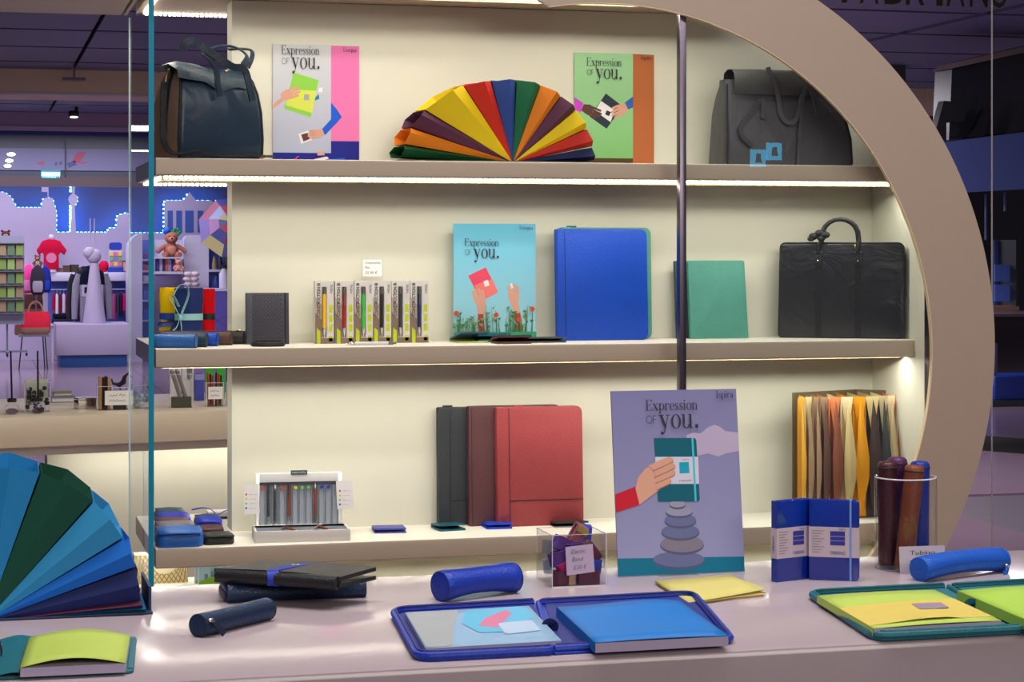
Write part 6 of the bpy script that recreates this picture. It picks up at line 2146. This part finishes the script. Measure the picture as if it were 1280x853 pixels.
bear('small brown plush bear sitting on top of the card rack', 7, 309, 27.9, .62, felt('bear_dark', (92, 54, 50)), felt('bear_cream', (220, 170, 150)))
bear('large tan plush bear with blue and green bows in the niche', 214, 322, 28.75, 1.0, felt('bear_tan', (176, 112, 92)), felt('bear_tan2', (204, 140, 116)), True, 1.25)
bear('small pale plush bear below the large tan bear', 223, 339, 28.55, .45, felt('bear_pink', (226, 160, 146)), felt('bear_cream', (220, 170, 150)))
k = 28.95 / CT / F_PX
T = thing('shirt_bust', 'red printed shirt on a white bust on the ledge', 'shirt', PY(64, 340.5, 29.0))
RD = felt('shirt_red', (204, 16, 62))
MB().prism([(x * k, z * k) for x, z in ((-9, 3), (9, 3), (8.5, 20), (11, 24), (15, 20), (18, 26), (10, 37), (4, 39), (-4, 39), (-10, 37), (-17, 26), (-14, 20), (-10, 24), (-8.5, 20))], -.06, .06, 0, 'xz').build('shirt', RD, T, bevel=.015)
MB().ball((0, 0, 41 * k), 3.4 * k, 0, 10, 8, (1, 1, 1.2)).build('neck', M_wht, T)
MB().prism(circ(.0, 17 * k, 6 * k, 14), -.064, -.06, 0, 'xz').build('print', mat('shirt_print', (214, 120, 160), .7), T)
MB().lathe([(.08, 0), (.08, 3 * k)], 14).build('stand', M_wht, T)
for i, (x, w_, h_, c_, lab) in enumerate(((75, 8, 5, (120, 96, 80), 'brown souvenir tin on the ledge beside the red shirt'), (84, 9, 8, (84, 62, 50), 'dark brown souvenir tin on the white ledge'), (93, 10, 9, (60, 46, 42), 'nearly black souvenir tin on the white ledge'), (101, 8, 6, (110, 90, 70), 'brown souvenir tin nearest the tower model'))):
    p = PY(x, 340.5, 29.0)
    T = thing('souvenir_tin', lab, 'tin', p, 0, 'souvenir tins')
    MB().box(-w_ * k / 2, w_ * k / 2, 0, .12, 0, h_ * k * .75).build('body', mat('tin_%d' % i, c_, .4), T)
    MB().box(-w_ * k / 2 - .004, w_ * k / 2 + .004, -.004, .124, h_ * k * .75 + .002, h_ * k).build('lid', mat('tin_lid_%d' % i, tuple(int(v * .8) for v in c_), .4), T)
p = PY(130, 340.5, 29.0)
T = thing('red_cap', 'red cap lying on the ledge right of the tower model', 'cap', p)
MB().ball((0, .05, .0), 6 * k, 0, 12, 8, (1, 1, 1.2)).xf(Matrix.Translation((0, 0, .0))).build('crown', RD, T)
T.location.z += .082
MB().box(-8 * k, 2 * k, -.05, .02, -.075, -.055).build('brim', RD, T, bevel=.005)
p = PY(144.5, 340.5, 29.0)
T = thing('magnet_stand', 'card stand of small souvenirs with a blue header on the ledge', 'stand', p)
MB().box(-8 * k, 8 * k, 0, .03, 6 * k, 26 * k).build('board', M_wht, T)
MB().prism(rrect(15 * k, 9 * k, 3 * k, 4, 0, 31 * k), -.005, .03, 0, 'xz').build('header', mat('header_blue', (20, 56, 170), .5), T)
MB().box(-9 * k, 9 * k, -.02, .05, 0, 6 * k).build('base', mat('header_blue', (20, 56, 170), .5), T)
for i in range(3):
    for j in range(3):
        MB().box((-7 + i * 5) * k, (-3 + i * 5) * k, -.02, 0, (7.5 + j * 6) * k, (12.5 + j * 6) * k).build('souvenir_card', mat('mag_%d' % ((i * 2 + j) % 4), [(226, 110, 140), (120, 170, 120), (230, 200, 110), (130, 120, 180)][(i * 2 + j) % 4], .5), T)
p = PY(157, 340.5, 29.0)
T = thing('small_painting', 'small brown framed picture at the right end of the ledge', 'frame', p)
MB().box(-4 * k, 4 * k, 0, .02, 0, 14 * k).build('frame', mat('frame_brown', (130, 84, 60), .5), T)
MB().box(-3 * k, 3 * k, -.004, 0, 1.5 * k, 12 * k).build('picture', mat('frame_pic', (220, 190, 170), .5), T)
# clothes on the rail
names = ['crimson', 'white', 'maroon', 'pale', 'red', 'ivory']
for i, (x, c_) in enumerate(((67, (170, 20, 60)), (71, (226, 220, 236)), (75, (120, 18, 50)), (79.5, (214, 206, 226)), (84, (186, 30, 70)), (87.5, (230, 224, 236)), (138, (224, 220, 240)), (142, (180, 70, 120)), (147, (70, 52, 80)), (151, (40, 34, 60)), (155, (214, 24, 120)), (159, (190, 30, 90)))):
    p = PY(x, 361, 29.01)
    T = thing('hanging_shirt', '%s shirt hanging on the rail, %s' % (['crimson', 'white', 'maroon', 'pale lilac', 'red', 'ivory', 'lilac white', 'rose', 'plum', 'dark navy', 'magenta', 'raspberry'][i], 'left of the tower model' if x < 100 else 'right of the tower model'), 'shirt', p, 0, 'shirts on the rail')
    h = 26 + (i * 7 % 5) * 2.5
    m = felt('cloth_%d' % i, c_)
    MB().rings([[(xx * k, yy * k, zz * k) for xx, yy in rrect(w_, 14, w_ * .4, 3)] for zz, w_ in ((-h, 3.6), (-h * .5, 3.4), (-8, 3.2), (-6, 1.5))]).build('cloth', m, T, smooth=60)
    MB().tube([(0, 0, -6 * k), (0, 0, -1 * k)], .006, 6).build('hanger', M_chrome, T)
p = PY(78, 405, 28.9)
T = thing('folded_clothes', 'dark folded clothes on a low table left of the plinth', 'clothes', p)
MB().box(-12 * k, 12 * k, 0, .2, 0, 6 * k).build('lower_fold', N_d, T, bevel=.02)
MB().box(-11 * k, 11 * k, 0, .2, 6.2 * k, 12 * k).build('upper_fold', N_y, T, bevel=.02)
T = thing('low_table', 'white low table under the dark folded clothes', 'table', base(78, 448, 28.85))
og = T.location
B('top', 64, 405, 92, 408, 28.85, .4, M_wht, T, origin=og)
for x in (65, 89):
    a, b = PY(x, 448, 28.9), PY(x + 2, 408, 28.9)
    MB().box(a.x - og.x, b.x - og.x, .05, .3, .001 - og.z, b.z - og.z).build('leg', M_wht, T)

# card rack at the left
T = thing('card_rack', 'wheeled wire rack of green picture cards at the left edge', 'rack', PY(9, 446, 26.6))
og = T.location
kk = 26.6 / CT / F_PX
M_wire = mat('wire_grey', (120, 122, 134), .4, metal=.6)
MB().box(-.33, .21, .0, .03, (446 - 408) * kk, (446 - 304) * kk).build('back_grid', mat('rack_grey', (136, 138, 160), .5), T)
MB().tube([(0, .05, .06), (0, .05, .6)], .012, 8).build('pole', M_dk, T)
MB().box(-.25, .25, .03, .07, .05, .075).box(-.02, .02, -.2, .25, .05, .075).build('foot', M_dk, T)
for x, y in ((-.24, .05), (.24, .05), (0, -.18), (0, .23)):
    MB().ball((x, y, .024), .024, 0, 10, 8, (.6, 1, 1)).build('caster', M_black, T)
for j in range(6):
    z = (446 - 396 + j * 16.5) * kk
    MB().box(-.33, .21, -.05, 0, z, z + .012).build('wire_shelf', M_wire, T)
for j in range(5):
    for i in range(5):
        z = (446 - 394 + j * 16.5) * kk + .004
        x = -.31 + i * .105
        m = mat('card_%d' % ((i * 3 + j * 2) % 4), [(120, 150, 70), (90, 120, 90), (150, 130, 100), (140, 170, 90)][(i * 3 + j * 2) % 4], .5)
        tag(MB().box(0, .085, -.03, -.024, .006, .14).build('picture_card', m), '%s picture card in the rack, %s row, %s' % (['olive', 'green', 'tan', 'lime green'][(i * 3 + j * 2) % 4], ['bottom', 'second lowest', 'middle', 'second highest', 'top'][j], ['leftmost', 'second from left', 'in the middle', 'second from right', 'rightmost'][i]), 'card', 'picture cards in the rack', loc=og + Vector((x, 0, z)))

# bags on a stand
T = thing('bag_stand', 'dark stand with thin legs carrying the red tote and backpacks', 'stand', Vector((XS(45, 27.2), 27.2, 0)))
og = T.location
kk = 27.2 / CT / F_PX * 1.02
zs = PY(45, 418.6, 27.05).z
MB().tube([(0, .2, zs), (0.02, .2, PY(47, 334, 27.3).z)], .012, 8).build('pole', M_dk, T)
for x in (-19, 10, 13):
    MB().tube([(x * kk, .02, 0), (x * kk * .8, .10, zs - .02)], .009, 6).build('leg', M_black, T)
MB().box(-20 * kk, 14 * kk, -.3, .28, zs - .02, zs).build('seat_board', M_dk, T)
for (px_, py_, Y_) in ((39, 380, 27.45), (36, 366, 27.15), (47, 368, 27.0), (57, 364, 27.2)):
    p = PY(px_, py_, Y_) - og
    MB().tube([(.01, .2, p.z), (p.x, p.y, p.z)], .008, 6).build('hook', M_dk, T)


def bag(label, px, py, Y, w, h, m, m2, handles=True, name='tote_bag', puff=.35):
    k = Y / CT / F_PX * 1.02
    T = thing(name, label, 'bag', PY(px, py, Y), 0, 'bags on the stand')
    W, H, D = w * k, h * k, w * k * puff
    MB().rings([[(x, y, z * H) for x, y in rrect(W * a, D * b, D * b * .35, 4)] for z, a, b in ((0, .85, .8), (.12, 1, 1), (.6, 1.02, .95), (1, .95, .6))]).build('body', m, T, smooth=60)
    MB().rings([[(x, y, z * H) for x, y in rrect(W * a * 1.01, D * b * 1.02, D * b * .35, 4)] for z, a, b in ((0.01, .85, .8), (.12, 1, 1), (.30, 1.01, .98))]).build('bottom_panel', m2, T, smooth=60)
    if handles:
        for y in (-D * .3, D * .3):
            MB().tube([(-W * .25 + W * .5 * (1 - math.cos(PI * q / 8)) / 2, y, H * .96 + H * .5 * math.sin(PI * q / 8)) for q in range(9)], 0, flat=(.02, .008), up=(0, 1, 0)).build('handle', m2, T)
    return T


def rucksack(label, px, py, Y, w, h, m, m2):
    k = Y / CT / F_PX * 1.02
    T = thing('backpack', label, 'backpack', PY(px, py, Y), 0, 'bags on the stand')
    W, H, D = w * k, h * k, w * k * .5
    MB().rings([[(x, y, z * H) for x, y in rrect(W * a, D * b, D * b * .4, 4)] for z, a, b in ((0, .6, .7), (.1, .9, 1), (.5, 1, 1), (.85, .8, .8), (1, .35, .4))]).build('body', m, T, smooth=60)
    MB().rings([[(x, y - D * .42, z * H) for x, y in rrect(W * a * .7, D * b * .4, D * b * .15, 4)] for z, a, b in ((.1, .8, .8), (.2, 1, 1), (.4, 1, 1), (.48, .8, .6))]).build('pocket', m2, T, smooth=60)
    MB().tube([(-W * .15, 0, H * .97), (0, 0, H * 1.15), (W * .15, 0, H * .97)], .01, 6).build('loop', m2, T)


bag('bright red tote bag with a tan bottom on the stand', 44.5, 418, 27.05, 33, 26, felt('tote_red', (230, 48, 74)), felt('tote_tan', (166, 124, 108)))
bag('brown shoulder bag hanging behind the red tote', 39, 394, 27.5, 26, 24, felt('bag_brown', (92, 60, 56)), felt('bag_brown2', (150, 110, 90)))
bag('tan crossbody bag at the left of the red tote', 26, 419, 27.35, 14, 12, felt('bag_tan', (130, 92, 82)), felt('bag_brown2', (150, 110, 90)))
rucksack('hot pink backpack, left one above the red tote', 36, 367, 27.15, 17, 33, felt('pack_pink', (226, 70, 150)), felt('pack_rose', (236, 130, 190)))
rucksack('charcoal backpack with a pale flap, middle one above the red tote', 47, 369, 27.0, 17, 34, felt('pack_charcoal', (52, 48, 60)), felt('pack_pale', (160, 150, 170)))
rucksack('blue backpack, right one above the red tote', 57, 366, 27.2, 13, 30, felt('pack_blue', (32, 44, 140)), felt('pack_blue2', (40, 70, 190)))
bear('tiny brown plush bear on top of the bag stand', 47, 333, 27.32, .42, felt('bear_brown2', (120, 76, 66)), felt('bear_cream', (220, 170, 150)))

# right part of the shop, seen between glass panel and partition
T = thing('bear_niche', 'white rounded niche with a shelf of books under the plush bear', 'niche', base(212, 345, 28.9))
og = T.location
B('back', 194, 300, 228, 345, 29.05, .02, M_wht, T, origin=og)
B('shelf_board', 192, 321.5, 229, 323.5, 28.55, .5, M_wht, T, origin=og)
B('shelf_board', 192, 339.5, 229, 343, 28.5, .55, M_wht, T, origin=og)
for i in range(7):
    p = PY(196 + i * 3.6, 339.5, 28.7)
    tag(MB().box(0, 3.2 * k, 0, .1, 0, (14 + (i * 3 % 4)) * k).build('paperback', paper('book_%d' % i, [(90, 80, 150), (200, 196, 220), (60, 60, 120), (226, 120, 90), (180, 176, 210), (70, 84, 170), (220, 100, 80)][i])), ['violet', 'white', 'navy', 'orange', 'lilac', 'blue', 'red'][i] + ' paperback standing under the large tan bear', 'book', 'paperbacks under the bear', loc=p)
T = thing('white_panel', 'tall white rounded panel under the right skyline in the far shop', 'panel', base(245, 448, 28.9))
og = T.location
a, b = PY(230, 448, 28.85), PY(261, 294, 28.85)
MB().prism(round_poly([(a.x - og.x, .001 - og.z), (b.x - og.x, .001 - og.z), (b.x - og.x, b.z - og.z), (a.x - og.x, b.z - og.z)], [0, 0, 0, .1], 5), -.05, .3, 0, 'xz').build('panel', mat('pillar_white', (222, 218, 240), .5), T)
T = thing('blue_cabinet', 'blue lit wall cabinet under the umbrella', 'cabinet', base(280, 448, 28.9))
og = T.location
B('back', 262, 303, 330, 448, 29.0, .02, M_niche, T, origin=og)
B('frame', 263.5, 299, 330, 304, 28.7, .3, M_wht, T, origin=og)
for y in (337, 360, 392):
    B('shelf_board', 262, y, 330, y + 3, 28.7, .3, M_wht, T, origin=og)
for i, (x, y, w_, h_, c_, lab) in enumerate(((268, 337, 6, 16, (150, 130, 90), 'brown figurine on the cabinet shelf'), (275, 337, 7, 18, (40, 44, 60), 'dark figurine on the cabinet shelf'), (283, 337, 7, 20, (30, 34, 50), 'black figurine on the cabinet shelf'), (270, 360, 8, 14, (60, 70, 160), 'blue mug on the middle cabinet shelf'), (279, 360, 8, 18, (30, 34, 60), 'dark mug on the middle cabinet shelf'), (282, 392, 7, 20, (196, 190, 220), 'white bottle on the lowest cabinet shelf'))):
    p = PY(x, y, 28.8)
    T = thing('souvenir', lab, 'souvenir', p, 0, 'cabinet souvenirs')
    MB().lathe([(w_ * k * .45, 0), (w_ * k * .5, h_ * k * .3), (w_ * k * .35, h_ * k * .7), (w_ * k * .2, h_ * k * .9)], 12).build('body', mat('fig_%d' % i, c_, .4), T)
    MB().lathe([(w_ * k * .2, h_ * k * .9), (w_ * k * .22, h_ * k)], 12).build('top', M_dk, T)
# leaning umbrella
T = thing('umbrella', 'patchwork umbrella of red, blue and yellow panels hanging open', 'umbrella', PY(290, 285, 28.05))
cols = [(150, 50, 90), (120, 100, 170), (200, 190, 130), (90, 100, 150), (190, 50, 80), (130, 150, 190), (170, 120, 170), (60, 70, 150)]
for g_ in range(8):
    a0, a1 = 2 * PI * g_ / 8, 2 * PI * (g_ + 1) / 8
    for j in range(3):
        r0, r1 = (.02 + .15 * j), (.17 + .15 * j)
        zf = lambda r: .22 * math.cos(min(1.5, r * 3.0))
        MB().poly([(r0 * math.cos(a0), r0 * math.sin(a0), zf(r0)), (r1 * math.cos(a0), r1 * math.sin(a0), zf(r1)), (r1 * math.cos(a1), r1 * math.sin(a1), zf(r1)), (r0 * math.cos(a1), r0 * math.sin(a1), zf(r0))]).build('canopy_panel', mat('umb_%d' % ((g_ + j * 3) % 8), cols[(g_ + j * 3) % 8], .5), T, smooth=0)
    MB().tube([(.02 * math.cos(a0), .02 * math.sin(a0), .21), (.47 * math.cos(a0), .47 * math.sin(a0), .22 * math.cos(1.41) - .002)], .004, 5).build('rib', M_chrome, T)
MB().tube([(0, 0, .22), (0, 0, -.4)], .007, 6).build('shaft', M_chrome, T)
T.rotation_euler = (math.radians(62), math.radians(-28), 0)
# pile of white plush cushions
for j in range(4):
    for i in range(2):
        p = PY(234 + i * 9 + (j % 2), 362 - j * 6.4, 28.5)
        tag(MB().ball((0, 0, 0), 4.6 * k, 0, 12, 8, (1.15, 1, .68)).build('plush_cushion', felt('plush_white', (226, 206, 214))), 'white plush cushion in the pile, %s, %s' % (['lowest', 'second lowest', 'second highest', 'topmost'][j], ['left', 'right'][i]), 'cushion', 'white plush cushions', loc=p)
T = thing('gift_table', 'blue draped gift table behind the pen rolls', 'table', base(270, 448, 27.6))
og = T.location
a, b = PY(228, 448, 27.6), PY(300, 364, 27.6)
MB().box(a.x - og.x, b.x - og.x, 0, .6, .001 - og.z, b.z - og.z).build('drape', mat('drape_blue', (92, 80, 176), .6), T)
MB().box(a.x - og.x, b.x - og.x, -.01, .61, b.z - og.z, b.z - og.z + .03).build('top', M_wht, T)
p = PY(281, 358, 27.7)
T = thing('drink_bottle', 'white drink bottle with a black cap behind the red pen roll', 'bottle', Vector((p.x, 27.8, PY(281, 363.8, 27.6).z + .031)))
MB().lathe([(.06, 0), (.065, .03), (.065, .2), (.03, .25), (.03, .27)], 14).build('body', M_wht, T)
MB().lathe([(.034, .27), (.034, .32)], 14).build('cap', M_black, T)

# ------------------------------------------------------------------ the dark hall on the right
T = thing('hall_kiosk', 'dark kiosk with a blue fascia beyond the round arch', 'kiosk', base(1230, 398, 14.6))
og = T.location
M_kb = mat('kiosk_blue', (58, 70, 122), .5)
M_kd = mat('kiosk_dark', (22, 22, 30), .4)


def BX(name, quad, Y, d, m, parent, og):
    g = [PY(x, y, Y) - og for x, y in quad]
    return MB().prism([(p.x, p.z) for p in g], Y - og.y, Y + d - og.y, 0, 'xz').build(name, m, parent, smooth=0)


BX('fascia', [(1165, 180), (1300, 163), (1300, 235.5), (1165, 243)], 14.6, .8, M_kb, T, og)
BX('back_wall', [(1165, 242), (1330, 236), (1330, 392), (1165, 395)], 16.2, .1, M_kd, T, og)
for x, y0_, y1_ in ((1232, 243, 300), (1256, 240, 264)):
    B('hanging_rod', x, y0_, x + 1.6, y1_, 15.0, .02, mat('rod_blue', (70, 84, 130), .4), T, origin=og)
B('deck', 1165, 392, 1340, 397, 14.4, 1.9, mat('deck_brown', (60, 44, 50), .5), T, origin=og)
T = thing('display_cabinet', 'small blue lit glass cabinet on the dark kiosk', 'cabinet', base(1257, 392, 15.2))
og = T.location
B('back', 1243, 300, 1271, 383, 15.5, .02, mat('cab_blue', (40, 58, 130), .5), T, origin=og)
B('base', 1241, 383, 1274, 392, 15.2, .4, mat('cab_base', (112, 76, 66), .5), T, origin=og)
for x in (1244, 1257.5):
    for y in (331, 356):
        B('drawer_front', x, y, x + 12, y + 21, 15.3, .03, mat('cab_pane', (62, 84, 158), .3), T, origin=og)
B('side', 1270, 300, 1273, 383, 15.2, .4, M_kd, T, origin=og)
T = thing('black_display', 'tall black display with a slanted pale top edge above the blue fascia', 'display', base(1230, 172, 15.0))
og = T.location
BX('panel', [(1186, 175), (1190, 86), (1300, 62), (1300, 160)], 15.05, .3, mat('panel_black', (30, 30, 40), .35), T, og)
BX('top_edge', [(1190, 85.5), (1197, 77.5), (1300, 53), (1300, 61.5)], 15.0, .35, mat('edge_taupe', (120, 104, 104), .5), T, og)
BX('brace', [(1212, 172), (1240, 116), (1243, 120), (1230, 170)], 14.9, .06, M_black, T, og)
BX('brace', [(1262, 166), (1279, 128), (1282, 134), (1276, 164)], 14.9, .06, M_black, T, og)
T = thing('black_speaker', 'small black box leaning left of the tall black display', 'box', base(1190, 176, 14.8))
og = T.location
BX('case', [(1166, 176), (1180, 126), (1212, 128), (1205, 152), (1183, 153), (1183, 175.5)], 14.82, .1, M_black, T, og)
T = thing('hall_column', 'dark square column end hanging behind the arch', 'column', base(1120, 110, 18))
og = T.location
B('column', 1090, 72, 1132, 104, 18, .3, mat('column_dark', (28, 26, 34), .5), T, origin=og)
o = struct(B('trim_9', 1100, 112, 1320, 127, 24, .3, mat('beam_pink', (190, 150, 170), .5)))
T = thing('hall_lamp', 'thin white lamp glowing under the dark ceiling right of the arch', 'lamp', PY(1142, 53, 17.0))
MB().prism(circ(0, 0, .10, 18, .016), -.02, .02, 0, 'xz').build('lens', mat('hall_lamp_lens', (226, 220, 255), .4, emit=2.2), T)
MB().box(-.11, .11, -.03, .03, .017, .03).build('housing', M_kd, T)
# black band and blue bench far back on the floor
a, b = PZ(1225, 549, 0), PZ(1330, 563, 0)
T = thing('floor_band', 'black strip lying across the stone floor right of the arch', 'strip', (0, 0, 0))
q = [PZ(1195, 543, 0), PZ(1380, 556, 0), PZ(1380, 576, 0), PZ(1195, 561, 0)]
MB().prism([(p.x, p.y) for p in q], .0005, .004).build('strip', mat('strip_black', (20, 19, 20), .5), T, smooth=0)
T = thing('blue_bench', 'blue upholstered bench beyond the black floor strip', 'bench', PZ(1262, 508, 0))
MB().box(-.16, .6, 0, .5, .06, .30).build('seat', mat('bench_blue', (22, 50, 140), .5), T, bevel=.02)
MB().box(-.6, .8, -.05, .55, 0, .06).build('base', mat('bench_base', (50, 52, 66), .4), T)
MB().box(-.12, -.08, .1, .14, .30, .62).box(.42, .46, .1, .14, .30, .62).build('back_post', mat('bench_post', (90, 90, 120), .4), T)
# hall sign of black letters with gold edges, its lower edge just in view
T = thing('hanging_letters', 'black gold-edged sign letters cut off by the upper right border', 'sign', PY(1085, 4, 10.0))
k10 = 10.0 / CT / F_PX
for i, ch in enumerate('FABRIANO'):
    if ch == 'I':
        continue
    x = (-42 + i * 31) * k10
    MB().text(ch, (x - .004, .006, -.004), .21, width=26 * k10 + .008).build('gold_edge', mat('letter_gold', (150, 120, 60), .4, metal=.6), T, smooth=0)
    MB().text(ch, (x, 0, 0), .2, width=26 * k10).build('letter', M_black, T, smooth=0)
x = (-42 + 4 * 31 + 9) * k10
MB().text('I', (x - .004, .006, -.004), .21, width=9 * k10 + .008).build('gold_edge', mat('letter_gold', (150, 120, 60), .4, metal=.6), T, smooth=0)
MB().text('I', (x, 0, 0), .2, width=9 * k10).build('letter', M_black, T, smooth=0)
MB().box(-.25, 1.2, .012, .02, .18, .20).build('carrier_bar', M_dk, T)

# exit sign of the mall behind the viewer: in the picture only as a mirror image in the glass door
v1 = PY(955, 194, 10.668 + 6.0)
T = thing('exit_sign', 'double cyan exit sign on a slim post, mirrored in the glass door', 'sign', Vector((v1.x, -6.0, 0)))
MB().tube([(0, 0, 0), (0, 0, v1.z + .05)], .02, 8).build('post', M_metal, T)
for s, dz in ((-1, -.03), (1, .03)):
    MB().box(s * .075 - .068, s * .075 + .068, .03, .06, v1.z + dz - .075, v1.z + dz + .075).build('lit_face', mat('exit_cyan', (60, 190, 240), .4, emit=8), T)
    MB().prism([(s * .075 - .03, v1.z + dz - .04), (s * .075 + .03, v1.z + dz - .04), (s * .075 + .02, v1.z + dz + .04), (s * .075 - .02, v1.z + dz + .04)], .061, .063, 0, 'xz').build('pictogram', mat('exit_green', (16, 110, 90), .4), T)
